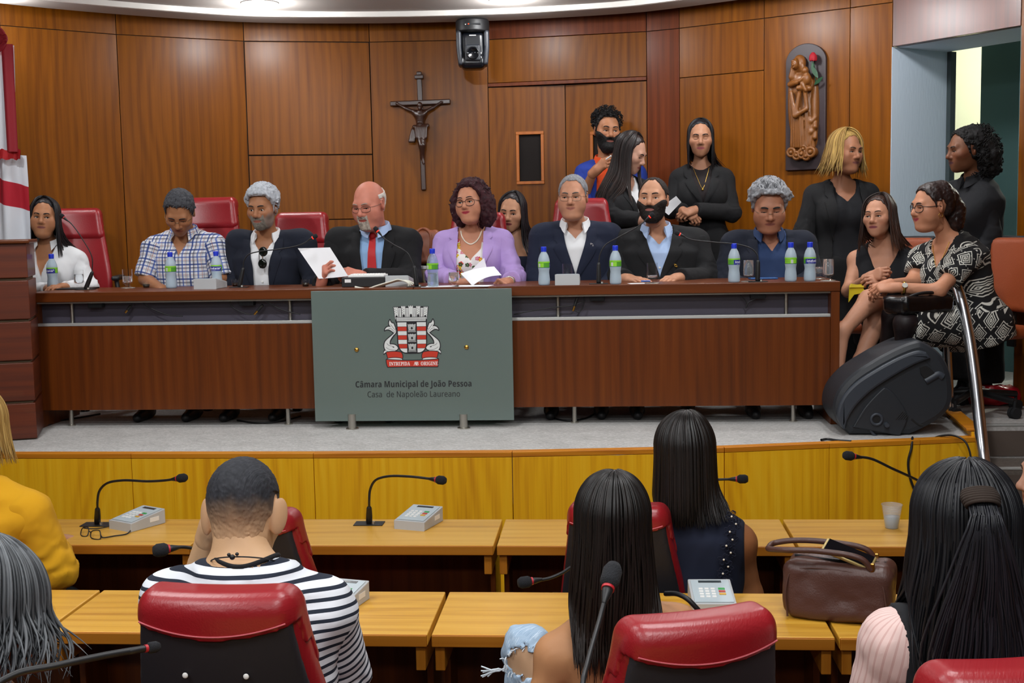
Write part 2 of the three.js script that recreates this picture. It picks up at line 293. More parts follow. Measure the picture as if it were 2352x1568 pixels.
// ---------------------------------------------------------------- dais: carpeted floor, veneered front, side steps
const EDGE = [[-5.0, -5.66], [-2.854, -5.640], [-2.30, -5.618], [-1.40, -5.606], [-0.45, -5.62], [0.05, -5.645], [0.55, -5.71], [1.056, -5.81], [1.50, -5.89], [1.80, -5.955]];
const SIDE = [1.865, -6.62];
{
  const f = struct('floor'), all = [...EDGE, [1.86, -6.28], [3.4, -6.28], [3.4, -6.6], ...[DB, DA].map((p) => past(p, 0.05)), ...WALL.slice(0, -1).reverse().map(([x, z]) => [x + (x < -1 ? -0.1 : 0.1), z - 0.1]), [-5.0, -6.1]];
  struct('dais_carpet', prism(all, DAIS - 0.25, DAIS), M.carpet, f);
  struct('room_floor', box(9.6, 0.1, 12, -0.7, -0.05, -3), M.floorDark, f);
  const fr = struct('dais_front');
  const seams = [[-5.0, -2.30], [-2.30, -1.40], [-1.40, -0.45], [-0.45, 0.55], [0.55, 1.056], [1.056, 1.50], [1.50, 1.80]];
  const zx = (x) => { for (let i = 0; i < EDGE.length - 1; i++) if (x <= EDGE[i + 1][0] + 1e-6) return lerp(EDGE[i][1], EDGE[i + 1][1], (x - EDGE[i][0]) / (EDGE[i + 1][0] - EDGE[i][0])); return EDGE[EDGE.length - 1][1]; };
  for (const [a, b] of seams) board('fascia_panel', [a, zx(a)], [b, zx(b)], 0, DAIS - 0.018, M.fascia, fr, { gap: 0.002, proud: 0.02 });
  for (const [a, b] of seams) board('edge_strip', [a, zx(a)], [b, zx(b)], DAIS - 0.018, DAIS + 0.006, M.deskEdge, fr, { gap: 0.001, thick: 0.06, proud: 0.022, grain: 'x' });
  const A = EDGE[EDGE.length - 1];
  board('fascia_panel', A, SIDE, 0, DAIS + 0.03, M.fascia, fr, { thick: 0.05, proud: 0.02 });
  board('edge_strip', A, SIDE, DAIS + 0.03, DAIS + 0.045, M.deskEdge, fr, { thick: 0.075, proud: 0.022 });
  const st = struct('steps');
  for (let i = 0; i < 5; i++) {
    const z = -6.28 + 0.285 * i, y = DAIS - 0.167 * i;
    if (i) struct('tread', prism([[1.86, z - 0.285], [3.5, z - 0.285], [3.5, z], [1.86 - 0.02 * i, z]], y - 0.167, y), M.stepCarpet, st);
    struct('nosing', rbox(1.62, 0.012, 0.03, 0.004, 2.68, y + 0.003, z - 0.012), M.alu, st);
    struct('riser', box(1.62, 0.13, 0.006, 2.68, y - 0.09, z + 0.004), std({ color: col(0x5c5048), roughness: 0.9 }), st);
  }
}
// ---------------------------------------------------------------- the rest of the room, behind and beside the camera
{
  struct('wall_left', [box(0.12, 3.5, 9.6, -5.25, 1.7, -1.6)], M.roomWall);
  struct('wall_front', [box(9.4, 3.5, 0.12, -0.7, 1.7, 3.05)], M.roomWall);
}
// ---------------------------------------------------------------- lamps
const lampGlow = std({ color: 0xffffff, emissive: 0xfff8ec, emissiveIntensity: 4 });
DOWNLIGHTS.forEach(([x, z, I], i) => {
  const px = i === 1 ? 'round recessed downlight in the ceiling above the wall cupboard' : i === 2 ? 'round recessed downlight in the ceiling beside the hanging camera' : 'round recessed downlight in the chamber ceiling, out of the picture';
  const o = thing('downlight', px, 'ceiling light', V(x, CEIL, z), 0, i === 1 || i === 2 ? undefined : 'ceiling downlights beyond the frame');
  part('rim', lathe([[0.085, -0.001], [0.1, -0.006], [0.115, -0.006], [0.118, 0], [0.1, 0.001]], 32), M.trim, o);
  part('diffuser', lathe([[0, -0.008], [0.06, -0.006], [0.088, -0.001]], 32), lampGlow, o);
  if (z < -6.7) { const l = new THREE.PointLight(LIGHT, I, 0, 2); l.position.set(0, -0.05, 0); l.castShadow = true; l.shadow.radius = 4; o.add(l); }
  else { const aim = z === -4.5, l = new THREE.SpotLight(LIGHT, I, 0, aim ? 0.85 : 1.25, 0.8, 2); l.position.set(0, -0.03, 0); l.target.position.set(0, aim ? -1.7 : -3, aim ? -2.4 : 0); l.castShadow = true; l.shadow.radius = 4; o.add(l, l.target); }
});
PANELS.forEach(([x, z, I]) => {
  const o = thing('ceiling_panel', 'square white ceiling light panel above the benches, out of the picture', 'ceiling light', V(x, CEIL, z), 0, 'ceiling light panels above the benches');
  part('frame', [rbox(1.24, 0.02, 0.03, 0.003, 0, -0.008, 0.305), rbox(1.24, 0.02, 0.03, 0.003, 0, -0.008, -0.305), rbox(0.03, 0.02, 0.6, 0.003, 0.605, -0.008, 0), rbox(0.03, 0.02, 0.6, 0.003, -0.605, -0.008, 0)], M.trim, o);
  part('diffuser', box(1.18, 0.008, 0.58, 0, -0.006, 0), std({ color: 0xffffff, emissive: 0xffffff, emissiveIntensity: 2.5 }), o);
  const l = new THREE.RectAreaLight(LIGHT, I, 1.16, 0.56); l.position.set(0, -0.014, 0); l.lookAt(0, -5, 0); o.add(l);
});

// ================================================================ PEOPLE: joints -> smooth field -> one continuous surface
const smin = (a, b, k) => { const h = Math.max(k - Math.abs(a - b), 0) / k; return Math.min(a, b) - h * h * k * 0.25; };
function capsule(a, b, ra, rb = ra, k = 0.02, flatB) {
  const bx = b.x - a.x, by = b.y - a.y, bz = b.z - a.z, l2 = bx * bx + by * by + bz * bz || 1e-9, r = Math.max(ra, rb), len = Math.sqrt(l2);
  return { k, lo: [Math.min(a.x, b.x) - r, Math.min(a.y, b.y) - r, Math.min(a.z, b.z) - r], hi: [Math.max(a.x, b.x) + r, Math.max(a.y, b.y) + r, Math.max(a.z, b.z) + r],
    f(x, y, z) { const px = x - a.x, py = y - a.y, pz = z - a.z, u = (px * bx + py * by + pz * bz) / l2, t = u < 0 ? 0 : u > 1 ? 1 : u; const dx = px - bx * t, dy = py - by * t, dz = pz - bz * t; let d = Math.sqrt(dx * dx + dy * dy + dz * dz) - (ra + (rb - ra) * t); if (flatB) d = Math.max(d, (u - 1) * len); return d; } };
}
function ellipsoid(c, r, k = 0.02, rot, sub) {
  const m = rot ? new THREE.Matrix4().makeRotationFromEuler(new THREE.Euler(...rot)).elements : null, R = Math.max(...r);
  return { k, sub, lo: m ? c.map((v) => v - R) : c.map((v, i) => v - r[i]), hi: m ? c.map((v) => v + R) : c.map((v, i) => v + r[i]),
    f(x, y, z) { let px = x - c[0], py = y - c[1], pz = z - c[2]; if (m) { const qx = m[0] * px + m[1] * py + m[2] * pz, qy = m[4] * px + m[5] * py + m[6] * pz, qz = m[8] * px + m[9] * py + m[10] * pz; px = qx; py = qy; pz = qz; }
      const ax = px / r[0], ay = py / r[1], az = pz / r[2], k0 = Math.sqrt(ax * ax + ay * ay + az * az); const bx = ax / r[0], by = ay / r[1], bz = az / r[2], k1 = Math.sqrt(bx * bx + by * by + bz * bz) || 1e-6; return k0 * (k0 - 1) / k1; } };
}
class Field {
  constructor(prims, cell, pad = 0.02, box) {
    const lo = [1e9, 1e9, 1e9], hi = [-1e9, -1e9, -1e9];
    for (const p of prims) if (!p.sub) for (let i = 0; i < 3; i++) { lo[i] = Math.min(lo[i], p.lo[i]); hi[i] = Math.max(hi[i], p.hi[i]); }
    if (box) for (let i = 0; i < 3; i++) { lo[i] = Math.max(lo[i], box[0][i]); hi[i] = Math.min(hi[i], box[1][i]); }
    this.lo = lo.map((v) => v - pad - 2 * cell); this.cell = cell; this.n = hi.map((v, i) => Math.max(4, Math.ceil((v + pad + 2 * cell - this.lo[i]) / cell) + 1));
    this.v = new Float32Array(this.n[0] * this.n[1] * this.n[2]).fill(1);
    const [nx, ny, nz] = this.n, v = this.v, L = this.lo;
    for (const p of prims) {
      const mg = Math.max(p.k, 3 * cell) + pad, r = [0, 1, 2].map((i) => [Math.max(0, Math.floor((p.lo[i] - mg - L[i]) / cell)), Math.min(this.n[i] - 1, Math.ceil((p.hi[i] + mg - L[i]) / cell))]);
      for (let k = r[2][0]; k <= r[2][1]; k++) for (let j = r[1][0]; j <= r[1][1]; j++) for (let i = r[0][0], o = (k * ny + j) * nx + i; i <= r[0][1]; i++, o++) {
        const d = p.f(L[0] + i * cell, L[1] + j * cell, L[2] + k * cell);
        v[o] = p.sub ? -smin(-v[o], d, p.k) : smin(v[o], d, p.k);
      }
    }
  }
  post(fn, band = 0.06) { const [nx, ny, nz] = this.n, L = this.lo, c = this.cell, v = this.v; for (let k = 0, o = 0; k < nz; k++) for (let j = 0; j < ny; j++) for (let i = 0; i < nx; i++, o++) if (v[o] < band && v[o] > -band * 2) v[o] = fn(L[0] + i * c, L[1] + j * c, L[2] + k * c, v[o]); return this; }
  clone() { const f = Object.create(Field.prototype); f.lo = this.lo; f.cell = this.cell; f.n = this.n; f.v = this.v.slice(); return f; }
  sample(x, y, z) { const c = this.cell, q = [x, y, z].map((w, i) => clamp((w - this.lo[i]) / c, 0, this.n[i] - 1.001)), b = q.map(Math.floor), f = q.map((w, i) => w - b[i]), [nx, ny] = this.n; let s = 0; for (let m = 0; m < 8; m++) { const i = m & 1, j = (m >> 1) & 1, k = m >> 2; s += this.v[((b[2] + k) * ny + b[1] + j) * nx + b[0] + i] * (i ? f[0] : 1 - f[0]) * (j ? f[1] : 1 - f[1]) * (k ? f[2] : 1 - f[2]); } return s; }
  mesh() {                                                                  // surface nets
    const [nx, ny, nz] = this.n, v = this.v, L = this.lo, c = this.cell, id = new Int32Array(v.length).fill(-1), P = [], I = [], sx = 1, sy = nx, sz = nx * ny;
    for (let k = 0; k < nz - 1; k++) for (let j = 0; j < ny - 1; j++) for (let i = 0; i < nx - 1; i++) {
      const o = k * sz + j * sy + i; let neg = 0; for (let m = 0; m < 8; m++) if (v[o + (m & 1) + ((m >> 1) & 1) * sy + (m >> 2) * sz] < 0) neg++;
      if (!neg || neg === 8) continue;
      let ax = 0, ay = 0, az = 0, n = 0;
      const edge = (p, q, px, py, pz, d) => { const a = v[p], b = v[q]; if ((a < 0) === (b < 0)) return; const t = a / (a - b); ax += px + (d === 0 ? t : 0); ay += py + (d === 1 ? t : 0); az += pz + (d === 2 ? t : 0); n++; };
      for (let a = 0; a < 2; a++) for (let b = 0; b < 2; b++) { edge(o + a * sy + b * sz, o + a * sy + b * sz + 1, 0, a, b, 0); edge(o + a + b * sz, o + a + b * sz + sy, a, 0, b, 1); edge(o + a + b * sy, o + a + b * sy + sz, a, b, 0, 2); }
      id[o] = P.length / 3; P.push(L[0] + (i + ax / n) * c, L[1] + (j + ay / n) * c, L[2] + (k + az / n) * c);
    }
    const quad = (a, b, d, e, flip) => { if (a < 0 || b < 0 || d < 0 || e < 0) return; if (flip) I.push(a, d, b, a, e, d); else I.push(a, b, d, a, d, e); };
    for (let k = 1; k < nz - 1; k++) for (let j = 1; j < ny - 1; j++) for (let i = 1; i < nx - 1; i++) {
      const o = k * sz + j * sy + i, s = v[o] < 0;
      if (s !== (v[o + 1] < 0)) quad(id[o - sy - sz], id[o - sz], id[o], id[o - sy], !s);
      if (s !== (v[o + sy] < 0)) quad(id[o - sz - 1], id[o - 1], id[o], id[o - sz], !s);
      if (s !== (v[o + sz] < 0)) quad(id[o - 1 - sy], id[o - sy], id[o], id[o - 1], !s);
    }
    for (let i = 0; i < I.length; i += 3) { const t = I[i + 1]; I[i + 1] = I[i + 2]; I[i + 2] = t; }
    const g = new THREE.BufferGeometry(); g.setAttribute('position', new THREE.Float32BufferAttribute(P, 3)); g.setIndex(I); 
    if (P.length && I.length) { let a = V(...P.slice(I[0] * 3, I[0] * 3 + 3)), b = V(...P.slice(I[1] * 3, I[1] * 3 + 3)), d = V(...P.slice(I[2] * 3, I[2] * 3 + 3)); const n = b.clone().sub(a).cross(d.clone().sub(a)).normalize(), m = a.add(b).add(d).divideScalar(3), e = c * 0.7; if (this.sample(m.x + n.x * e, m.y + n.y * e, m.z + n.z * e) < this.sample(m.x - n.x * e, m.y - n.y * e, m.z - n.z * e)) for (let i = 0; i < I.length; i += 3) { const t = I[i + 1]; I[i + 1] = I[i + 2]; I[i + 2] = t; } g.setIndex(I); }
    g.computeVertexNormals(); return g;
  }
}
function paint(g, fn) { const p = g.attributes.position, c = new Float32Array(p.count * 3), t = new THREE.Color(); for (let i = 0; i < p.count; i++) { fn(p.getX(i), p.getY(i), p.getZ(i), t, i); c[3 * i] = t.r; c[3 * i + 1] = t.g; c[3 * i + 2] = t.b; } g.setAttribute('color', new THREE.BufferAttribute(c, 3)); return g; }
function mapUV(g, fn) { const p = g.attributes.position, u = new Float32Array(p.count * 2); for (let i = 0; i < p.count; i++) { const q = fn(p.getX(i), p.getY(i), p.getZ(i), i); u[2 * i] = q[0]; u[2 * i + 1] = q[1]; } g.setAttribute('uv', new THREE.BufferAttribute(u, 2)); return g; }
const joined = (gs) => mergeGeometries(gs.map((g) => { for (const k of Object.keys(g.attributes)) if (!['position', 'normal', 'uv', 'color'].includes(k)) g.deleteAttribute(k); if (!g.index) g = mergeVertices(g); return g; }));

// ---------------------------------------------------------------- hands, each modelled once per pose and shared
const handCache = {};
function handGeometry(pose = 'relaxed', mirror = 1, s = 1) {
  const key = pose + mirror + s; if (handCache[key]) return handCache[key].clone();
  const C = { relaxed: [18, 28, 22, 10], flat: [4, 8, 6, 6], grip: [55, 62, 40, 30], pinch: [38, 46, 30, 26], fist: [72, 84, 56, 34], clasp: [42, 58, 40, 20] }[pose].map((d) => d * D2R);
  const P = [capsule(V(-0.02, 0, 0.008), V(0.02, 0, 0.006), 0.026, 0.026, 0.02), capsule(V(-0.02, 0, -0.008), V(0.02, 0, -0.006), 0.026, 0.026, 0.02)];
  const ks = [[0.088, 0.030], [0.094, 0.010], [0.089, -0.010], [0.080, -0.028]], ls = [[0.043, 0.026, 0.021], [0.047, 0.030, 0.022], [0.044, 0.028, 0.021], [0.034, 0.021, 0.019]], rs = [0.0092, 0.0095, 0.009, 0.008];
  ks.forEach(([x, z], i) => {
    P.push(capsule(V(0.012, 0, z * 0.62), V(x, 0.002, z), 0.0145, 0.0125, 0.018));
    let p = V(x, 0.002, z), a = 0; const spread = (z - 0.001) * 2.0 * (pose === 'flat' ? 1.3 : 0.5);
    ls[i].forEach((l, j) => { a += C[j] * (1 + (i - 1) * 0.1); const q = p.clone().add(V(Math.cos(a) * l * Math.cos(spread), -Math.sin(a) * l, Math.sin(spread) * l * Math.cos(a))); P.push(capsule(p, q, rs[i] * (1 - j * 0.08), rs[i] * (0.92 - j * 0.09), 0.004)); p = q; });
  });
  const th = { flat: [[0.02, -0.006, 0.026], [0.05, -0.008, 0.05], [0.078, -0.01, 0.062], [0.1, -0.011, 0.066]], relaxed: [[0.02, -0.008, 0.024], [0.047, -0.018, 0.045], [0.075, -0.026, 0.05], [0.098, -0.032, 0.046]], grip: [[0.02, -0.01, 0.022], [0.045, -0.03, 0.036], [0.07, -0.046, 0.032], [0.092, -0.054, 0.022]] };
  const tp = (th[pose] ?? th.grip).map((q) => V(...q));
  P.push(capsule(tp[0], tp[1], 0.017, 0.0125, 0.012), capsule(tp[1], tp[2], 0.0118, 0.0105, 0.004), capsule(tp[2], tp[3], 0.0105, 0.0082, 0.004));
  const g = new Field(P, 0.0032, 0.004).mesh();
  g.scale(s, s, s * mirror); if (mirror < 0) { const I = g.index.array; for (let i = 0; i < I.length; i += 3) { const t = I[i + 1]; I[i + 1] = I[i + 2]; I[i + 2] = t; } g.computeVertexNormals(); }
  return (handCache[key] = g).clone();
}
// ---------------------------------------------------------------- heads
const interp = (pts, x) => { if (x <= pts[0][0]) return pts[0][1]; for (let i = 1; i < pts.length; i++) if (x <= pts[i][0]) { const t = (x - pts[i - 1][0]) / (pts[i][0] - pts[i - 1][0]); return lerp(pts[i - 1][1], pts[i][1], t * t * (3 - 2 * t)); } return pts[pts.length - 1][1]; };
const azim = (x, z) => Math.abs(Math.atan2(x, z + 0.012)) / D2R;
function headPrims(f) {
  const w = f.wide ?? 1, jw = (f.jaw ?? 1) * w, P = [], n = f.nose ?? 1, open = f.eyes ?? 0.78;
  const E = (c, r, k = 0.02, rot, sub) => P.push(ellipsoid(c, r, k, rot, sub));
  E([0, 0.028, -0.015], [0.073 * w, 0.090, 0.094], 0.02); E([0, -0.026, 0.022], [0.060 * w, 0.086, 0.064], 0.03); E([0, -0.068, 0.010], [0.052 * jw, 0.042, 0.060], 0.03);
  E([0, -0.098 - (f.chin ?? 0) * 0.3, 0.060 + (f.chin ?? 0)], [0.022 * jw, 0.018, 0.020], 0.03);
  for (const s of [-1, 1]) { E([s * 0.043 * w, -0.022, 0.050], [0.026, 0.024, 0.028], 0.03); if (f.plump) E([s * 0.042 * w, -0.052, 0.040], [0.028, 0.03, 0.03], 0.03); }
  if (f.plump) E([0, -0.105, 0.03], [0.045 * jw, 0.025, 0.05], 0.03);
  P.push(capsule(V(-0.034 * w, 0.021, 0.072), V(0.034 * w, 0.021, 0.072), 0.0135, 0.0135, 0.02));
  for (const s of [-1, 1]) E([s * 0.031, 0.000, 0.093], [0.019, 0.0105, 0.0145], 0.014, null, true);
  P.push(capsule(V(0, 0.014, 0.079), V(0, -0.026, 0.099), 0.0075 * n, 0.0115 * n, 0.012)); E([0, -0.031, 0.0985], [0.0125 * n, 0.0115 * n, 0.0135 * n], 0.008);
  for (const s of [-1, 1]) E([s * 0.0135 * n, -0.0355, 0.087], [0.0085 * n, 0.0085, 0.011], 0.006);
  E([0, -0.060, 0.062], [0.034, 0.024, 0.021], 0.025);
  const sm = f.smile ?? 0;
  for (const s of [-1, 1]) { P.push(capsule(V(s * 0.005, -0.0585, 0.0825), V(s * 0.025, -0.062 + sm, 0.0725), 0.0036, 0.002, 0.003), capsule(V(s * 0.004, -0.0672, 0.0815), V(s * 0.022, -0.0645 + sm, 0.073), 0.0045, 0.0022, 0.003)); }
  for (const s of [-1, 1]) { E([s * 0.031, -0.001, 0.0675], [0.0148, 0.0135, 0.0145], 0.004); if (open > 0.1) E([s * 0.031, -0.001 - (1 - open) * 0.003, 0.083], [0.0142, 0.0064 * open, 0.012], 0.001, null, true); }
  const ek = f.ears ?? 1; if (!f.noEars) for (const s of [-1, 1]) { E([s * (0.0735 + (ek - 1) * 0.02) * w, -0.006, -0.014], [0.0085 * ek, 0.031 * ek, 0.0185 * ek], 0.006, [0.15, s * 0.42 * ek, s * -0.12]); E([s * 0.082 * w, 0.001, -0.007], [0.006, 0.019, 0.010], 0.004, [0.15, s * 0.42, 0], true); }
  const nr = f.neck ?? 0.053; P.push(capsule(V(0, -0.05, -0.028), V(0, -0.105, -0.04), nr * 0.94, nr * 0.8, 0.02));
  return P;
}
function lockGeometry(pts, w, th, out, v0 = 0) {                              // one tapering strand: flattened tube along pts
  const n = pts.length, S = w < 0.0095 ? 4 : 6, P = [], U = [], I = [];
  for (let i = 0; i < n; i++) {
    const T = pts[Math.min(i + 1, n - 1)].clone().sub(pts[Math.max(i - 1, 0)]).normalize(), N = out(pts[i], i / (n - 1)), B = T.clone().cross(N).normalize(), Q = B.clone().cross(T).normalize(), t = i / (n - 1), e = Math.min(1, (1 - t) * 5 + 0.12) * (0.7 + 0.3 * Math.min(1, t * 5));
    for (let j = 0; j < S; j++) { const a = j / S * Math.PI * 2, q = pts[i].clone().addScaledVector(B, Math.cos(a) * w * 0.5 * e).addScaledVector(Q, Math.sin(a) * th * 0.5 * e); P.push(q.x, q.y, q.z); U.push(v0 + j / S * w * 6, t * 1.2 + v0); }
  }
  for (let i = 0; i < n - 1; i++) for (let j = 0; j < S; j++) { const a = i * S + j, b = i * S + (j + 1) % S; I.push(a, a + S, b, b, a + S, b + S); }
  for (let j = 1; j < S - 1; j++) { I.push(0, j, j + 1); const o = (n - 1) * S; I.push(o, o + j + 1, o + j); }
  const g = new THREE.BufferGeometry(); g.setAttribute('position', new THREE.Float32BufferAttribute(P, 3)); g.setAttribute('uv', new THREE.Float32BufferAttribute(U, 2)); g.setIndex(I); g.computeVertexNormals(); return g;
}
const hairMat = (c, rough = 0.42) => phy({ color: 0xffffff, vertexColors: true, roughness: rough, bumpMap: TEX.strand, bumpScale: 0.0012, specularIntensity: 0.8, sheen: 0 });
const MH = { matte: hairMat(0, 0.8), gloss: hairMat(0, 0.46) };
const skinMat = phy({ color: 0xffffff, vertexColors: true, roughness: 0.52, bumpMap: TEX.skin, bumpScale: 0.0002, specularIntensity: 0.6 });
const eyeMat = phy({ color: 0xffffff, vertexColors: true, roughness: 0.12 });
const specMat = { dark: std({ color: col(0x1a1a1e), roughness: 0.35 }), wire: std({ color: col(0x9a9080), roughness: 0.3, metalness: 1 }), brown: std({ color: col(0x3a2420), roughness: 0.35 }), lens: phy({ color: 0xffffff, transmission: 1, thickness: 0, roughness: 0.02, ior: 1.25 }), shade: std({ color: col(0x0b100c), roughness: 0.06 }) };
const cloth = (c, o = {}) => std({ color: col(c), roughness: 0.92, bumpMap: TEX.fabric, bumpScale: 0.0004, ...o });

// ---------------------------------------------------------------- one person
function makePerson(S) {
  const P = (q) => Array.isArray(q) ? at(...q) : q.clone(), fem = S.sex === 'f', HS = (S.hh ?? (fem ? 0.226 : 0.238)) / 0.235;
  const H = P(S.head), N = P(S.neck), pel = N.clone().add(V(...(S.pelvis ?? [0, fem ? -0.47 : -0.5, -0.02]))), s = N.clone().sub(pel), L = s.length(); s.normalize();
  const ty = (S.ty ?? 0) * D2R; let r = V(Math.cos(ty), 0, -Math.sin(ty)); if (S.tilt) r.addScaledVector(V(0, 1, 0), S.tilt); r.addScaledVector(s, -r.dot(s)).normalize(); const f = r.clone().cross(s);
  const sw = S.sw ?? (fem ? 0.150 : 0.178), mw = (S.mw ?? 1) * (fem ? 0.9 : 1), md = S.md ?? 1, T = (x, t, z = 0) => pel.clone().addScaledVector(r, x).addScaledVector(s, t * L).addScaledVector(f, z);
  const J = {}; for (const k of ['R', 'L']) { const a = (S.arms ?? {})[k] ?? {}, sg = k === 'R' ? -1 : 1; const sh = a.sh ? P(a.sh).add(V(0, -(S.drop ?? 0.03), 0)) : T(sg * sw, 0.85 - (a.drop ?? 0)); const el = a.el ? P(a.el) : sh.clone().addScaledVector(s, -0.29).addScaledVector(r, sg * 0.05).addScaledVector(f, 0.04); const wr = a.wr ? P(a.wr) : el.clone().addScaledVector(f, 0.22).addScaledVector(r, -sg * 0.06).addScaledVector(s, -0.06); J[k] = { sh, el, wr, hand: a.hand ?? {}, sg }; }
  const base = V(pel.x, S.floor ?? 0, pel.z), o = thing('person', S.label, 'person', base, 0, S.group);
  const place = (g) => g.translate(-base.x, -base.y, -base.z);
  const ar = (S.arm ?? 1) * (fem ? 0.84 : 1);
  // torso cross-sections: [t, half width, half depth, forward shift]
  const prof = fem ? [[-0.25, 0.175, 0.125, 0], [0, 0.185, 0.128, 0], [0.3, 0.140, 0.100, 0.005], [0.55, 0.152, 0.108, 0.008], [0.75, 0.165, 0.105, 0.0], [0.9, 0.115, 0.080, -0.01], [1.0, 0.062, 0.060, -0.012], [1.1, 0.05, 0.05, -0.01]]
    : [[-0.25, 0.165, 0.125, 0], [0, 0.170, 0.125, 0], [0.3, 0.158, 0.115, 0.004], [0.55, 0.172, 0.122, 0.006], [0.75, 0.185, 0.120, 0.002], [0.9, 0.130, 0.092, -0.008], [1.0, 0.072, 0.068, -0.012], [1.1, 0.056, 0.056, -0.01]];
  const torso = (off, t0 = -0.2, t1 = 1.02, k = 0.05) => { const R = 0.26 * mw + off, a = T(0, t0), b = T(0, t1); return { k, lo: [Math.min(a.x, b.x) - R, Math.min(a.y, b.y) - 0.03, Math.min(a.z, b.z) - R], hi: [Math.max(a.x, b.x) + R, Math.max(a.y, b.y) + 0.03, Math.max(a.z, b.z) + R],
    f(x, y, z) { const qx = x - pel.x, qy = y - pel.y, qz = z - pel.z, t = (qx * s.x + qy * s.y + qz * s.z) / L, X = qx * r.x + qy * r.y + qz * r.z; let i = 1; while (i < prof.length - 1 && prof[i][0] < t) i++; const A = prof[i - 1], B = prof[i]; let u = clamp((t - A[0]) / (B[0] - A[0])); u = u * u * (3 - 2 * u); const w = lerp(A[1], B[1], u) * mw + off, d = lerp(A[2], B[2], u) * md + off, Z = qx * f.x + qy * f.y + qz * f.z - lerp(A[3], B[3], u); const e = Math.pow(Math.pow(Math.abs(X / w), 2.3) + Math.pow(Math.abs(Z / d), 2.3), 1 / 2.3); return Math.max((e - 1) * Math.min(w, d), (t0 - t) * L, (t - t1) * L); } }; };
  const shoulders = (off, k = 0.05) => ['R', 'L'].flatMap((q) => [capsule(T(J[q].sg * 0.035, 0.965, -0.012), J[q].sh.clone().addScaledVector(s, 0.012), 0.044 * ar + off * 0.7, 0.046 * ar + off * 0.8, k), ellipsoid(J[q].sh.toArray(), [0.047 * ar + off, 0.047 * ar + off, 0.047 * ar + off], k)]);
  const bulk = (off) => { const b = []; if (S.belly) { const c = T(0, 0.22, 0.07); b.push(ellipsoid(c.toArray(), [0.14 * mw + off, 0.14 + off, S.belly + off], 0.06)); } if (fem && S.bust !== 0) for (const g of [-1, 1]) { const c = T(g * 0.07, 0.62, 0.085 * md); b.push(ellipsoid(c.toArray(), [0.062 + off, 0.066 + off, 0.058 * (S.bust ?? 1) + off], 0.05)); } return b; };
  const armPrims = (q, off, frac = 2, k = 0.03) => { const j = J[q], c = []; const e = frac < 1 ? j.sh.clone().lerp(j.el, frac) : j.el; c.push(capsule(j.sh, e, 0.048 * ar + off, lerp(0.048, 0.039, Math.min(1, frac)) * ar + off, k, frac < 1)); if (frac > 1) { const w = j.el.clone().lerp(j.wr, Math.min(1, frac - 1)); c.push(capsule(j.el, w, 0.039 * ar + off, lerp(0.039, 0.028, Math.min(1, frac - 1)) * ar + off * 0.9, k, true)); } return c; };
  // head frame
  const hq = new THREE.Quaternion().setFromEuler(new THREE.Euler((S.hp ?? 0) * D2R, (S.hy ?? 0) * D2R, -(S.hr ?? 0) * D2R, 'YXZ')), hm = new THREE.Matrix4().compose(H, hq, V(HS, HS, HS)), toHead = hm.clone().invert(), HW = (x, y, z) => V(x, y, z).applyMatrix4(hm);
  const face = { neck: fem ? 0.043 : 0.052, ...S.face }, hf = new Field(headPrims(face), S.hcell ?? 0.0032, Math.max(0.03, (S.hair?.th ?? 0) + 0.022), [[-0.2, -0.16, -0.2], [0.2, 0.2, 0.2]]);
  const skin = col(S.skin ?? 0xb98560), lip = col(S.lip ?? 0x9a5a4c), stub = col(S.stubble ?? 0x6a5648), red = skin.clone().lerp(col(0xa04434), 0.28);
  const hg = hf.mesh();
  paint(hg, (x, y, z, c) => { c.copy(skin).multiplyScalar(1 + noise(x * 60, y * 60, z * 60) * 0.05); const lz = Math.hypot(x / 0.0265, (y + 0.063 - (face.smile ?? 0) * Math.abs(x) / 0.02) / 0.0085); if (z > 0.062) { c.lerp(lip, 1 - sstep(0.8, 1.15, lz)); c.lerp(col(0x2a1210), 0.6 * Math.exp(-(((y + 0.0628 - (face.smile ?? 0) * Math.abs(x) / 0.02) / 0.0014) ** 2)) * (1 - sstep(0.018, 0.026, Math.abs(x)))); } if (z > 0.05) c.lerp(red, 0.4 * Math.exp(-((Math.abs(x) - 0.04) ** 2 + (y + 0.03) ** 2) / 0.0006) + 0.15 * Math.exp(-(x * x + (y + 0.032) ** 2) / 0.0003)); if (S.beardShade) { const m = sstep(-0.03, -0.055, y - Math.max(0, Math.abs(x) - 0.045) * 0.9) * sstep(-0.04, 0.0, z) * (y > -0.13 ? 1 : 0) * sstep(0.7, 1.2, lz); c.lerp(stub, m * S.beardShade); } if (Math.abs(x) > 0.066 && y > -0.05 && y < 0.04) c.lerp(red, 0.35); if (z > 0.07 && Math.abs(z - 0.08) < 0.02) { const u = (Math.abs(x) - 0.031) / 0.0142, w = (y + 0.001) / (0.0064 * Math.max(0.35, face.eyes ?? 0.78)), q = Math.hypot(u, w); if (q > 0.85 && q < 1.35 && y > -0.002) c.lerp(col(0x1c120e), 0.75 * (1 - Math.abs(q - 1.05) / 0.3)); } });
  hg.applyMatrix4(hm);
  // body surface with the head and both hands
  const pr = [torso(0, -0.15, 1.0), ...shoulders(0), ...bulk(0), capsule(T(0, 0.9, -0.005), HW(0, -0.06, -0.03), face.neck * 1.08 * HS, face.neck * 0.96 * HS, 0.045)];
  for (const q of ['R', 'L']) if (!(S.noArm === q)) pr.push(...armPrims(q, 0, 2));
  const legs = S.legs ?? null;
  if (S.bareLegs) for (const l of S.bareLegs) { const p = l.map(P); const lr = l.r ?? [0.075, 0.055, 0.034]; for (let i = 0; i < p.length - 1; i++) pr.push(capsule(p[i], p[i + 1], (S.legR ?? [0.078, 0.056, 0.036, 0.03])[i], (S.legR ?? [0.078, 0.056, 0.036, 0.03])[i + 1], 0.03)); }
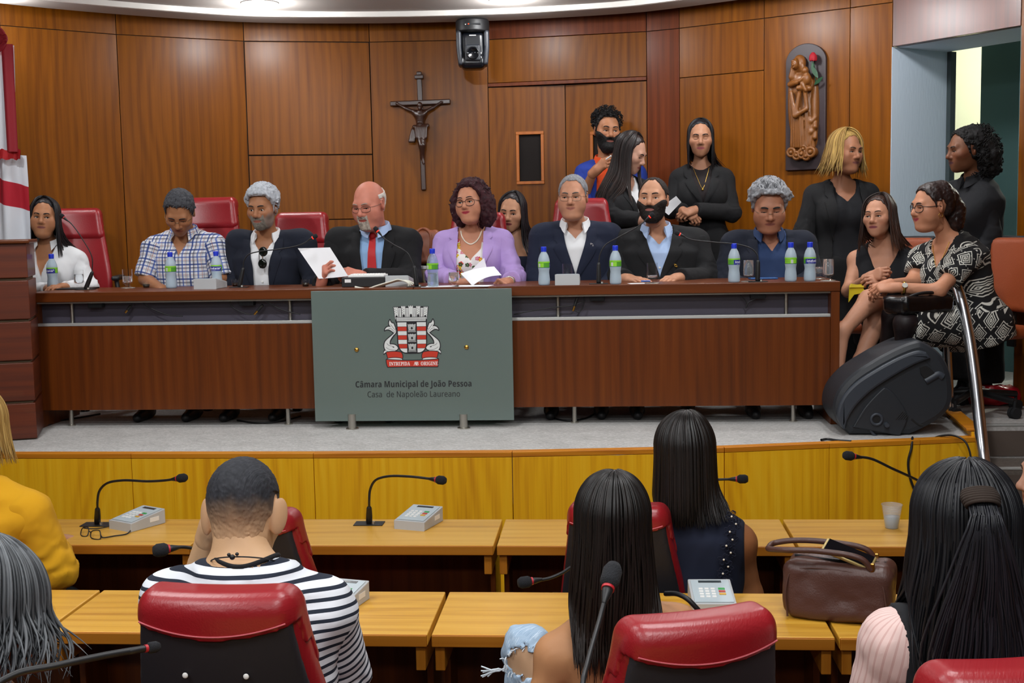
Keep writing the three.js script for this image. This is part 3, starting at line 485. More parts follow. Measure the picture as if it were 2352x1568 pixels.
  const bf = new Field(pr, S.cell ?? 0.012, 0.0), bg = bf.mesh();
  const tights = S.tights ? col(S.tights) : null;
  paint(bg, (x, y, z, c) => { c.copy(skin).multiplyScalar(1 + noise(x * 30, y * 30, z * 30) * 0.05); if (tights && y < pel.y - (S.tightsFrom ?? 0.02)) c.copy(tights); });
  const gs = [bg, hg];
  for (const q of ['R', 'L']) {
    const j = J[q], h = j.hand; if (h.none || S.noArm === q) continue;
    const dir = (h.to ? P(h.to).sub(j.wr) : h.dir ? V(...h.dir) : j.wr.clone().sub(j.el)).normalize(); let up = V(...(h.up ?? [0, 1, 0.2])); up.addScaledVector(dir, -up.dot(dir)).normalize(); const side = dir.clone().cross(up);
    const mir = j.sg > 0 ? -1 : 1;                                        // the thumb side: person's left hand, palm down, points its thumb to the person's right
    const g = handGeometry(h.pose ?? 'relaxed', -mir * (h.flip ? -1 : 1), (S.hand ?? 1) * (fem ? 0.88 : 1)); g.applyMatrix4(new THREE.Matrix4().makeBasis(dir, up, side)); g.translate(j.wr.x + dir.x * 0.012, j.wr.y + dir.y * 0.012, j.wr.z + dir.z * 0.012);
    paint(g, (x, y, z, c) => c.copy(skin).lerp(red, 0.15).multiplyScalar(1 + noise(x * 60, y * 60, z * 60) * 0.05)); gs.push(g);
  }
  for (const g of gs) { mapUV(g, (x, y, z) => [(x + z * 0.7) * 8, (y + z * 0.3) * 8]); g.computeVertexNormals(); }
  part('body', place(joined(gs)), skinMat, o);
  // eyes, brows
  const iris = col(S.iris ?? 0x2a1a10), scl = col(0xcfc8c2), gaze = V(Math.sin((S.gaze?.[0] ?? 0) * D2R), Math.sin((S.gaze?.[1] ?? 0) * D2R), 1).normalize();
  if (!S.noFace) {
    for (const k of [-1, 1]) if ((face.eyes ?? 0.78) > 0.1) {
      const g = new THREE.SphereGeometry(0.0122, 20, 16).rotateX(Math.PI / 2); paint(g, (x, y, z, c) => { const a = Math.acos(clamp(z / 0.0122, -1, 1)); c.copy(a < 0.22 ? col(0x080606) : a < 0.5 ? iris : scl); });
      g.applyQuaternion(new THREE.Quaternion().setFromUnitVectors(V(0, 0, 1), gaze)).translate(k * 0.031, -0.001, 0.0675).applyMatrix4(hm); part('eye', place(g), eyeMat, o);
    }
    const depth = (x, y) => { for (let z = 0.125; z > 0; z -= 0.001) if (hf.sample(x, y, z) < 0) return z; return 0.05; };
    const bt = S.browT ?? 0.0034, bc = col(S.brow ?? S.hair?.color ?? 0x1d1512);
    for (const k of [-1, 1]) { const pts = [0.012, 0.022, 0.032, 0.042, 0.050].map((x, i) => { const y = 0.0195 + [0, 0.0035, 0.005, 0.0035, -0.002][i] + (S.browUp ?? 0); return V(k * x, y, depth(k * x, y) + 0.0006); }); const g = lockGeometry(pts, bt * 2.2, 0.0035, (p) => V(p.x * 3, 0, 1).normalize()); paint(g, (x, y, z, c) => c.copy(bc)); g.applyMatrix4(hm); part('eyebrow', place(g), MH.matte, o); }
    if ((face.eyes ?? 0.78) < 0.65 || fem) for (const k of [-1, 1]) { const op = face.eyes ?? 0.78, pts = [-1, -0.5, 0, 0.5, 1].map((u) => { const x = k * 0.031 + u * 0.0145, y = -0.001 - (1 - op) * 0.003 + (op > 0.1 ? 0.0068 * op : -0.0045) * (1 - u * u) - (op > 0.1 ? 0 : (1 - u * u) * -0.001 + 0.001); return V(x, y, depth(x, y + 0.0012) + 0.0008); }); const g = lockGeometry(pts, 0.0028, 0.0016, (p) => V(p.x * 3, 0, 1).normalize()); paint(g, (x, y, z, c) => c.setRGB(0.008, 0.006, 0.005)); g.applyMatrix4(hm); part('eyelashes', place(g), MH.matte, o); }
  }
  // ---- hair
  const ctx = { o, place, HW, hm, hf, H, HS, N, T, J, r, s, f, L, pel, face, torso, shoulders, bulk, armPrims, fem, S, P, base, toHead, ar, skin };
  if (S.hair) makeHair(ctx, S.hair);
  if (S.beard) {
    const b = S.beard, g0 = hf.clone().post((x, y, z, v) => { const n = noise(x * 240, y * 240, z * 240) * 0.0022; const lz = 1 - Math.hypot(x / 0.025, (y + 0.0635) / 0.0065), up = y + 0.040 - Math.max(0, Math.abs(x) - 0.024) * (b.rise ?? 1.4), mo = b.moustache === false ? 0 : 1; let reg = Math.max(up * (mo ? 1 : 1), (b.side ?? -0.02) - z, lz * 0.012, Math.abs(x) - (b.wide ?? 0.08), -0.118 - (b.drop ?? 0) - y); if (z > 0.06 && Math.abs(x) < 0.03 && y > -0.051 && !mo) reg = Math.max(reg, 0.01); return Math.max(v - (b.th ?? 0.006) * sstep(0.0, 0.03, -up + 0.01) - n - (b.drop ?? 0) * sstep(-0.07, -0.105, y) * Math.exp(-x * x / 0.0016) * sstep(-0.02, 0.03, z), reg); }).mesh();
    paint(g0, (x, y, z, c) => c.copy(col(b.color)).multiplyScalar(0.85 + 0.4 * noise(x * 150, y * 60, z * 150))); mapUV(g0, (x, y, z) => [Math.atan2(x, z) * 2, y * 6]); g0.applyMatrix4(hm); g0.computeVertexNormals(); part('beard', place(g0), MH.matte, o);
  }
  if (S.glasses) makeGlasses(ctx, S.glasses);
  for (const g of S.wear ?? []) GARMENT[g.kind](ctx, g);
  if (legs) makeLegs(ctx, legs);
  return { o, ...ctx };
}
function makeHair(c, h) {
  const { o, place, hm, hf, HW, S } = c, R = rng(h.seed ?? 5), A = col(h.color), B = col(h.color2 ?? h.color).lerp(col(h.color), h.color2 ? 0 : 0.5), mat = h.gloss ? MH.gloss : MH.matte;
  const line = h.line ?? [[0, 0.082], [35, 0.078], [52, 0.045], [66, 0.02], [76, -0.02], [88, 0.0], [100, 0.035], [118, 0.02], [128, -0.05], [180, -0.065]];
  const nf = h.freq ?? 90, lk = h.locks && !h.mass, na = lk ? 0.0012 : h.rough ?? 0.003, th = lk ? 0.006 : h.th ?? 0.012, side = h.side ?? 0.006, geos = [];
  if (h.cap !== false) {
    const g = hf.clone().post((x, y, z, v) => { const a = azim(x, z), n = (fbm(x * nf, y * nf * (h.vert ?? 1), z * nf, 3)) * na * 2, t = lerp(side, th, sstep(0.0, 0.08, y)) * (h.fringe ? 1 : sstep(-0.002, 0.03, y - interp(line, a) + 0.012)) + (h.back ?? 0) * sstep(-0.02, -0.09, z); let reg = interp(line, a) - y + noise(x * 120, y * 30, z * 120) * 0.003; if (h.bald) reg = Math.max(reg, y - (h.bald - sstep(-0.06, -0.1, z) * -0.02)); if (Math.abs(x) > 0.0715 && h.ears !== false && Math.abs(y + 0.002) < 0.032 * (c.face.ears ? 1.5 : 1) && z > -0.036 - (c.face.ears ? 0.012 : 0) && z < 0.012 + (c.face.ears ? 0.01 : 0)) reg = Math.max(reg, 0.004); return Math.max(v - t - n, reg * 0.8); }, 0.09).mesh();
    paint(g, (x, y, z, k) => { const t = clamp(0.5 + 0.7 * fbm(x * 130, y * 26, z * 130, 2)); k.copy(A).lerp(B, t); if (h.fade) { const m = sstep(h.fade[0], h.fade[1], y + noise(x * 60, y * 60, z * 60) * 0.008 + (z + 0.05) * -0.02); k.copy(c.skin.clone().lerp(A, h.fade[2] ?? 0.12).lerp(A.clone().lerp(B, t), m)); } if (h.tint) h.tint(x, y, z, k, R); });
    mapUV(g, (x, y, z) => [x * 7 + z * 3, (y - z) * 2.5]); g.applyMatrix4(hm); g.computeVertexNormals(); geos.push(g);
  }
  if (h.locks) {
    const q = h.locks, prims = [c.torso(0.02, -0.1, 1.0), ...c.shoulders(0.022), ...c.bulk(0.02)], nk = capsule(c.T(0, 0.9, -0.005), HW(0, -0.07, -0.03), 0.062, 0.06, 0.03), body = (p) => { let d = nk.f(p.x, p.y, p.z); for (const k of prims) d = smin(d, k.f(p.x, p.y, p.z), 0.03); return d; };
    const fwv = HW(0, 0, 1).sub(HW(0, 0, 0)).setY(0).normalize(), open = q.open ?? 48, len = q.len, er = [0.078 + (q.puff ?? 0), 0.096 + (q.puff ?? 0) * 0.6, 0.100 + (q.puff ?? 0)], lockCol = [];
    for (let i = 0; i < q.n; i++) {
      const layer = R(); let az = lerp(open, 360 - open, (i + R() * 0.8) / q.n) * D2R; if (q.range) { az = lerp(q.range[0], q.range[1], R()) * D2R; }
      const pole = [(q.part ?? 0) + (R() - 0.5) * 0.006, (q.polez ?? -0.005)], pts = [], Ls = len * (0.86 + 0.2 * R()) - (q.layered ?? 0) * R() * len, e = 1 + layer * (q.thick ?? 0.12), amp = (q.wave ?? 0) * (0.6 + R() * 0.8), ph = R() * 6.28 + (q.phase ?? 0), wf = q.waveF ?? 26;
      const front = Math.cos(az); let acc = 0, prev = null, th0 = (q.th0 ?? 0.05) + R() * 0.25;
      const steps = q.steps ?? 9, t1 = q.t1 ?? (1.58 + 0.15 * R());
      for (let k = 0; k <= steps; k++) { const th = lerp(th0, t1, k / steps), b = Math.min(1, th / 0.9); let a = az; if (Math.abs(front) < 2 && q.sweep) a = lerp(az + Math.sign(Math.sin(az)) * -q.sweep * D2R, az, b); const x = Math.sin(a) * Math.sin(th) * er[0] * e + pole[0] * (1 - b), y = 0.026 + Math.cos(th) * er[1] * e, z = -0.014 + Math.cos(a) * Math.sin(th) * er[2] * e + pole[1] * (1 - b); pts.push(HW(x, y, z)); }
      const last = pts[pts.length - 1].clone(), d0 = last.clone().sub(pts[pts.length - 2]).normalize(), outw = V(last.x - c.H.x, 0, last.z - c.H.z).normalize().add(V((R() - 0.5) * (q.jit ?? 0.1), 0, (R() - 0.5) * (q.jit ?? 0.1))); if (q.toward) outw.add(V(...q.toward)); let p = last.clone(), dir = d0.lerp(V(0, -1, 0), 0.5).normalize(); const seg = q.seg ?? 0.035, nseg = Math.max(2, Math.round(Ls / seg));
      for (let k = 1; k <= nseg; k++) { dir.lerp(V(0, -1, 0).addScaledVector(outw, q.flare ?? 0.0), 0.35).normalize(); p = p.clone().addScaledVector(dir, seg); if (amp) { const w = amp * Math.sin(k * seg * wf + ph) * Math.min(1, k / 4); p.addScaledVector(V(-outw.z, 0, outw.x), w * 0.6).addScaledVector(outw, Math.cos(k * seg * wf + ph) * amp * 0.5 * Math.min(1, k / 4)); } for (let m = 0; m < 3; m++) { const dd = body(p) - 0.004 - layer * 0.018; if (dd < 0) { const ee = 0.004, g = V(body(V(p.x + ee, p.y, p.z)) - dd, body(V(p.x, p.y + ee, p.z)) - dd, body(V(p.x, p.y, p.z + ee)) - dd); if (q.side !== undefined) g.x *= q.side; { const gd = g.dot(fwv); if (gd * (front < 0.25 ? -1 : 1) < 0) g.addScaledVector(fwv, -2 * gd); } g.y = Math.min(g.y, 0.25 * Math.abs(g.x + g.z)); g.normalize(); p.addScaledVector(g, -dd); } } pts.push(p.clone()); }
      for (let m = 0; m < 3; m++) for (let k = steps - 1; k < pts.length - 1; k++) pts[k].multiplyScalar(0.5).addScaledVector(pts[k - 1], 0.25).addScaledVector(pts[k + 1], 0.25);
      const g = lockGeometry(pts, (q.w ?? 0.016) * (0.7 + R() * 0.7), q.th ?? 0.006, (p) => V(p.x - c.H.x, 0.02, p.z - c.H.z).normalize(), R());
      const tone = R(); paint(g, (x, y, z, k) => { k.copy(A).lerp(B, clamp(tone * 0.8 + 0.2 * noise(x * 80, y * 12, z * 80))); if (q.tip) k.lerp(col(q.tip), sstep(0.02, -0.3, y - c.H.y) * 0.8); }); geos.push(g);
    }
  }
  if (h.tufts) {
    const q = h.tufts; for (let i = 0; i < q.n; i++) {
      const u = R() * 1.7 - 0.7, a = R() * 6.283, rr = Math.sqrt(Math.max(0, 1 - u * u)), d = V(rr * Math.cos(a), u, rr * Math.sin(a)).normalize(), t = lerp(h.side ?? 0.006, h.th ?? 0.012, sstep(0, 0.8, d.y)) * (q.k ?? 0.9), p0 = V(d.x * (0.072 + t), 0.028 + d.y * (0.088 + t), -0.015 + d.z * (0.092 + t)); if (p0.y < interp(line, azim(p0.x, p0.z)) + 0.006 || (h.bald && p0.y > h.bald)) continue;
      const dir = V(d.x * 0.3 + (R() - 0.5) * (q.mess ?? 0.5), (q.up ?? 0.15) * d.y + (d.y < 0.4 ? -0.5 : 0), q.comb ?? -0.8).addScaledVector(d, (q.lift ?? 0.25) - 0).normalize(), ln = q.len * (0.6 + 0.8 * R()), pts = [0, 1, 2, 3].map((k) => { const p = p0.clone().addScaledVector(dir, ln * k / 3), w = p.clone().sub(V(0, 0.028, -0.015)); const e = Math.hypot(w.x / (0.073 + t), w.y / (0.089 + t), w.z / (0.093 + t)); const el = e < 1 ? 1 : e > (q.max ?? 1.05) ? e / (q.max ?? 1.05) : 0; if (el) p.copy(w.multiplyScalar(1 / el).add(V(0, 0.028, -0.015))); return HW(p.x, p.y, p.z); });
      const g = lockGeometry(pts, q.w * (0.7 + 0.6 * R()), q.w * 0.6, (p) => V(p.x - c.H.x, p.y - c.H.y, p.z - c.H.z).normalize(), R()); const tone = R(); paint(g, (x, y, z, k) => k.copy(A).lerp(B, tone)); geos.push(g);
    }
  }
  if (h.curls) {
    const q = h.curls; for (let i = 0; i < q.n; i++) {
      const u = R() * 2 - 1, a = R() * 6.283, rr = Math.sqrt(1 - u * u), d = V(rr * Math.cos(a), u, rr * Math.sin(a)); if (q.keep && !q.keep(d)) continue; const k0 = 0.93 + R() * 0.12, ctr = V(q.c[0] + d.x * q.r[0] * k0, q.c[1] + d.y * q.r[1] * k0, q.c[2] + d.z * q.r[2] * k0), tang = V(R() - 0.5, R() - 0.5 - (q.hang ?? 0), R() - 0.5).addScaledVector(d, 0.2).normalize(), n1 = tang.clone().cross(d).normalize(), n2 = tang.clone().cross(n1), rad = q.rad * (0.7 + R() * 0.6), turns = q.turns ?? 1.6, pts = [], n = 12; const ln = q.len * (0.6 + 0.8 * R());
      for (let k = 0; k <= n; k++) { const t = k / n, w = t * turns * 6.283; pts.push(HW(...ctr.clone().addScaledVector(tang, (t - 0.5) * ln).addScaledVector(n1, Math.cos(w) * rad).addScaledVector(n2, Math.sin(w) * rad).toArray())); }
      const g = lockGeometry(pts, q.w, q.w * 0.8, (p) => V(p.x - c.H.x, p.y - c.H.y, p.z - c.H.z).normalize(), R()); const tone = R(); paint(g, (x, y, z, k) => { k.copy(A).lerp(B, tone); if (h.tint2) h.tint2(x - c.H.x, y - c.H.y, z - c.H.z, k); }); geos.push(g);
    }
  }
  if (h.mass) {
    const prims = h.mass.map((m) => ellipsoid(m[0], m[1], m[2] ?? 0.03)); const keep = h.massCut;
    const g = new Field(prims, h.mcell ?? 0.005, 0.015).post((x, y, z, v) => Math.max(v + fbm(x * (h.mfreq ?? 60), y * (h.mfreq ?? 60), z * (h.mfreq ?? 60), 3) * (h.mamp ?? 0.012), keep ? keep(x, y, z) : -1)).mesh();
    paint(g, (x, y, z, k) => { k.copy(A).lerp(B, clamp(0.5 + fbm(x * 90, y * 90, z * 90, 2))); if (h.tint) h.tint(x, y, z, k, R); }); mapUV(g, (x, y, z) => [Math.atan2(x, z) * 1.2, y * 4]); g.applyMatrix4(hm); g.computeVertexNormals(); geos.push(g);
  }
  if (geos.length) { const m = part('hair', place(joined(geos)), mat, o); if (h.label) m.userData.label = h.label; }
}
function makeGlasses(c, g) {
  const { o, place, hm } = c, k = new THREE.Group(), w = g.w ?? 0.024, hh = g.h ?? 0.017, z = g.z ?? 0.096, y = g.y ?? -0.004, mat = specMat[g.mat ?? 'dark'], rr = g.r ?? 0.0012, fr = [], A = (x, yy, zz) => V(x, yy, zz).applyMatrix4(hm);
  for (const s of [-1, 1]) {
    const pts = []; for (let i = 0; i < 20; i++) { const a = i / 20 * 6.283, e = g.sq ?? 0.6, cx = Math.sign(Math.cos(a)) * Math.abs(Math.cos(a)) ** e, sx = Math.sign(Math.sin(a)) * Math.abs(Math.sin(a)) ** e; pts.push(A(s * 0.033 + cx * w, y + sx * hh, z - Math.abs(s * 0.033 + cx * w) ** 2 * 5)); }
    if (!g.rimless) fr.push(new THREE.TubeGeometry(new THREE.CatmullRomCurve3(pts, true), 40, rr, 6, true));
    fr.push(tube([A(s * (0.033 + w), y + hh * 0.5, z - 0.014), A(s * 0.073, y + 0.006, 0.05), A(s * 0.0765, y + 0.004, -0.01), A(s * 0.074, -0.012, -0.028)], rr, 16, 6));
    const sh = new THREE.Shape(); for (let i = 0; i < 20; i++) { const a = i / 20 * 6.283, e = g.sq ?? 0.6; const q = [s * 0.033 + Math.sign(Math.cos(a)) * Math.abs(Math.cos(a)) ** e * w, y + Math.sign(Math.sin(a)) * Math.abs(Math.sin(a)) ** e * hh]; i ? sh.lineTo(...q) : sh.moveTo(...q); }
    const lens = new THREE.ExtrudeGeometry(sh, { depth: 0.001, bevelEnabled: false }).translate(0, 0, z - 0.0068); lens.applyMatrix4(hm); c['lens' + s] = lens;
  }
  fr.push(tube([A(-0.033 + w, y + 0.004, z - 0.001), A(0, y + 0.007, z + 0.003), A(0.033 - w, y + 0.004, z - 0.001)], rr, 8, 6));
  const f = part('eyeglasses', place(merged(fr)), mat, o); for (const s of [-1, 1]) part('lens', place(c['lens' + s]), g.shade ? specMat.shade : specMat.lens, f);
}
// ---------------------------------------------------------------- clothing, built over the same joints
function frontPoint(c, prims, x, t, extra = 0, back) { const { T, f } = c, n = back ? -1 : 1; const F = (p) => { let d = 1; for (const q of prims) d = smin(d, q.f(p.x, p.y, p.z), q.k); return d; }; let z = 0.34 * n, p; for (let i = 0; i < 90; i++) { p = T(x, t, z); const d = F(p); if (d < 0.0006) break; z -= Math.max(0.0008, d * 0.7) * n; if (z * n < -0.2) break; } return T(x, t, z + extra * n); }
function sheet(c, prims, nu, nv, fn, off, th = 0.003) {                       // a cloth strip lying on the body: fn(u, v) -> [x, t]
  const P = [], I = [], U = []; for (const e of [off + th, off]) for (let j = 0; j <= nv; j++) for (let i = 0; i <= nu; i++) { const [x, t, z] = fn(i / nu, j / nv), p = frontPoint(c, prims, x, t, e + (z ?? 0)); P.push(p.x, p.y, p.z); U.push(x, t * c.L); }
  const n = (nu + 1) * (nv + 1), a = (i, j) => j * (nu + 1) + i; for (let j = 0; j < nv; j++) for (let i = 0; i < nu; i++) { I.push(a(i, j), a(i + 1, j), a(i + 1, j + 1), a(i, j), a(i + 1, j + 1), a(i, j + 1)); I.push(n + a(i, j), n + a(i + 1, j + 1), n + a(i + 1, j), n + a(i, j), n + a(i, j + 1), n + a(i + 1, j + 1)); }
  const rim = (p, q) => I.push(p, q, n + q, p, n + q, n + p); for (let i = 0; i < nu; i++) { rim(a(i, 0), a(i + 1, 0)); rim(a(i, nv), a(i + 1, nv)); } for (let j = 0; j < nv; j++) { rim(a(0, j), a(0, j + 1)); rim(a(nu, j), a(nu, j + 1)); }
  const g = new THREE.BufferGeometry(); g.setAttribute('position', new THREE.Float32BufferAttribute(P, 3)); g.setAttribute('uv', new THREE.Float32BufferAttribute(U, 2)); g.setIndex(I); return toCreasedNormals(g, 0.7);
}
const GARMENT = {
  // shirts, blouses, jackets, dresses: a shell over torso and arms with an opening at the neck
  top(c, g) {
    const { o, place, T, r, s, f, L, pel, J, S } = c, off = g.off ?? 0.01, t0 = g.t0 ?? -0.12, t1 = g.t1 ?? 0.99, mat = g.mat, cell = g.cell ?? 0.009;
    const pr = [c.torso(off, t0, t1), ...(g.noShoulder ? [] : c.shoulders(off + (g.pad ?? 0))), ...c.bulk(off)]; c.last = pr;
    const nr = g.neck ?? (c.fem ? 0.062 : 0.068), v = g.v, fold = g.fold ?? 0.005, nb = T(0, 0.98), sd = g.seed ?? 1;
    const cut = (x, y, z, val) => {
      const qx = x - pel.x, qy = y - pel.y, qz = z - pel.z, t = (qx * s.x + qy * s.y + qz * s.z) / L, X = qx * r.x + qy * r.y + qz * r.z, Z = qx * f.x + qy * f.y + qz * f.z;
      let d = val + (fbm(x * 9 + sd, y * 7 + X * 5, z * 9, 3) * fold * 1.6) + (g.crease ? Math.sin(t * 38 + noise(X * 14 + sd, t * 8) * 4) * 0.0022 * g.crease : 0);
      if (nr) { const e = Math.hypot(X, Z + 0.012 - (g.scoop ?? 0.012)); if (t > 0.8) d = Math.max(d, (nr - e)); if (g.ring) d = Math.max(d, e - g.ring); }
      if (v && Z > 0) { const hw = interp(v, t), m = hw < 0 ? -1 : (hw - Math.abs(X - (g.vx ?? 0) * (1 - t))) * 0.93; d = Math.max(d, m); }
      if (g.sq && t > (Z > 0 ? g.sq[0] : g.sq[1])) d = Math.max(d, Math.min(0.02, (t - (Z > 0 ? g.sq[0] : g.sq[1])) * L));
      if (g.strap && t > 0.7) d = Math.max(d, Math.abs(Math.abs(X) - g.strap[0]) - g.strap[1]);
      if (g.armhole) d = Math.max(d, Math.abs(X) - g.armhole);
      return d;
    };
    const m = new Field(pr, cell, 0.01).post(cut).mesh();
    mapUV(m, (x, y, z) => { const qx = x - pel.x, qy = y - pel.y, qz = z - pel.z, Z = qx * f.x + qy * f.y + qz * f.z, X = qx * r.x + qy * r.y + qz * r.z; return g.wrapUV ? [Math.atan2(X, Z) * 0.15, qx * s.x + qy * s.y + qz * s.z] : [X + Math.abs(Z) * 0.2, qx * s.x + qy * s.y + qz * s.z]; });
    const main = part(g.name, place(m), mat, o); if (g.label) main.userData.label = g.label; c.main = main; c.mat = mat;
    const fr = g.sleeve ?? 2; if (fr) for (const q of ['R', 'L']) {
      const so = off + 0.002 + (g.sleeveOff ?? 0), ap = c.armPrims(q, so, fr); ap.unshift(ellipsoid(J[q].sh.toArray(), [0.048 * c.ar + so, 0.048 * c.ar + so, 0.048 * c.ar + so], 0.04));
      const { sh, el, wr } = J[q], ax = el.clone().sub(sh).normalize(), bx = wr.clone().sub(el).normalize(), pv = f.clone().addScaledVector(ax, -f.dot(ax)).normalize(), pw = ax.clone().cross(pv);
      const sm = new Field(ap, cell * 0.9, 0.008).post((x, y, z, val) => { const de = Math.hypot(x - el.x, y - el.y, z - el.z), l = (x - sh.x) * ax.x + (y - sh.y) * ax.y + (z - sh.z) * ax.z; return Math.max(g.sleeveCap ? -1 : -0.012 - l, val + fbm(x * 16 + sd, y * 16, z * 16, 3) * fold * 1.1 + Math.sin(l * 95 + noise(x * 22, y * 22, z * 22 + sd) * 5) * (g.sleeveCrease ?? 0.003) * Math.exp(-de * de * 90)); }).mesh();
      mapUV(sm, (x, y, z) => { const dx = x - sh.x, dy = y - sh.y, dz = z - sh.z, l1 = dx * ax.x + dy * ax.y + dz * ax.z, ex = x - el.x, ey = y - el.y, ez = z - el.z, l2 = ex * bx.x + ey * bx.y + ez * bx.z, l = l2 > 0 && fr > 1 ? sh.distanceTo(el) + l2 : l1; return [Math.atan2(dx * pw.x + dy * pw.y + dz * pw.z, dx * pv.x + dy * pv.y + dz * pv.z) * 0.055, -l]; });
      part('sleeve', place(sm), mat, main);
    }
  },
  skirt(c, g) {
    const pr = [c.torso(0.02, -0.24, 0.12)]; for (const l of c.S.bareLegs) { const p = l.slice(0, 2).map(c.P); pr.push(capsule(p[0], p[0].clone().lerp(p[1], g.to ?? 0.9), 0.1, 0.082, 0.07, true)); if (g.drape) pr.push(capsule(p[0].clone().lerp(p[1], 0.2).add(V(0, -0.05, 0)), p[0].clone().lerp(p[1], (g.to ?? 0.9)).add(V(0, -0.05, 0)), 0.07, 0.06, 0.06, true)); }
    const m = new Field(pr, 0.01, 0.01).post((x, y, z, v) => v + fbm(x * 12, y * 12, z * 12, 3) * 0.01).mesh(); mapUV(m, (x, y, z) => [x + z * 0.6, y + z * 0.5]); part('skirt', c.place(m), g.mat, c.o);
  },
  lapels(c, g) {                                                               // along both edges of the V of the garment before it
    const { o, place } = c; for (const k of [-1, 1]) {
      const gm = sheet(c, c.last, 6, 16, (u, w) => { const t = lerp(g.t0, g.t1, w), e = interp(g.edge, t), wd = g.w * (w < 0.72 ? sstep(-0.15, 0.7, w) : w < 0.78 ? 0.62 : lerp(0.85, 0.7, (w - 0.78) / 0.22)); return [k * (Math.max(0.001, e) - 0.004 + u * wd), t - u * (w < 0.75 ? 0.0 : -0.01), 0.004 * Math.sin(u * 3.1)]; }, 0.002 + (g.off ?? 0), 0.004);
      part('lapel', place(gm), g.mat ?? c.mat, c.main);
    }
  },
  collar(c, g) {                                                               // folded shirt collar, open at the front
    const { o, place, T, r, s, f } = c, R = g.r ?? (c.fem ? 0.06 : 0.072), h = g.h ?? 0.036, gap = (g.gap ?? 24) * D2R, P = [], I = [], U = [], n = 36, prof = [[0, 0], [0.0, 0.85], [0.003, 1], [0.008, 0.96], [0.015, 0.45], [0.021, -0.15], [0.018, -0.15], [0.008, 0.5]];
    const A0 = T(0, 0.9, -0.005), B0 = c.HW(0, -0.09, -0.035), nd = B0.clone().sub(A0), hq = (T(0, g.t ?? 0.985).y + 0.02 - A0.y) / nd.y, cx = A0.clone().addScaledVector(nd, hq).addScaledVector(s, -0.022).addScaledVector(f, 0.004 + (g.fwd ?? 0)); for (let i = 0; i <= n; i++) { const a = lerp(gap, 2 * Math.PI - gap, i / n), fr = Math.pow(Math.abs(Math.cos(a / 2)), 4), dz = Math.cos(a), tilt = -0.014 * dz * (g.tilt ?? 1); prof.forEach(([pr2, ph], j) => { const tip = fr > 0.55 ? (fr - 0.55) * (g.tip ?? 0.05) : 0, hh = ph < 0 ? ph * h - tip * 1.2 : ph * h * (1 - fr * 0.35); const rad = R + pr2 + (ph < 0 ? tip * 0.35 : 0); const p = cx.clone().addScaledVector(r, Math.sin(a) * rad * (1 + (ph < 0 ? tip : 0))).addScaledVector(f, Math.cos(a) * rad * 0.98 + (ph < 0 ? tip * 0.25 : 0)).addScaledVector(s, hh + tilt + (g.up ?? 0.022)); P.push(p.x, p.y, p.z); U.push(a * R, ph * h); }); }
    const m = prof.length; for (let i = 0; i < n; i++) for (let j = 0; j < m; j++) { const a = i * m + j, b = i * m + (j + 1) % m; I.push(a, b, a + m, b, b + m, a + m); } for (const e of [0, n * m]) for (let j = 1; j < m - 1; j++) I.push(e, e + j, e + j + 1);
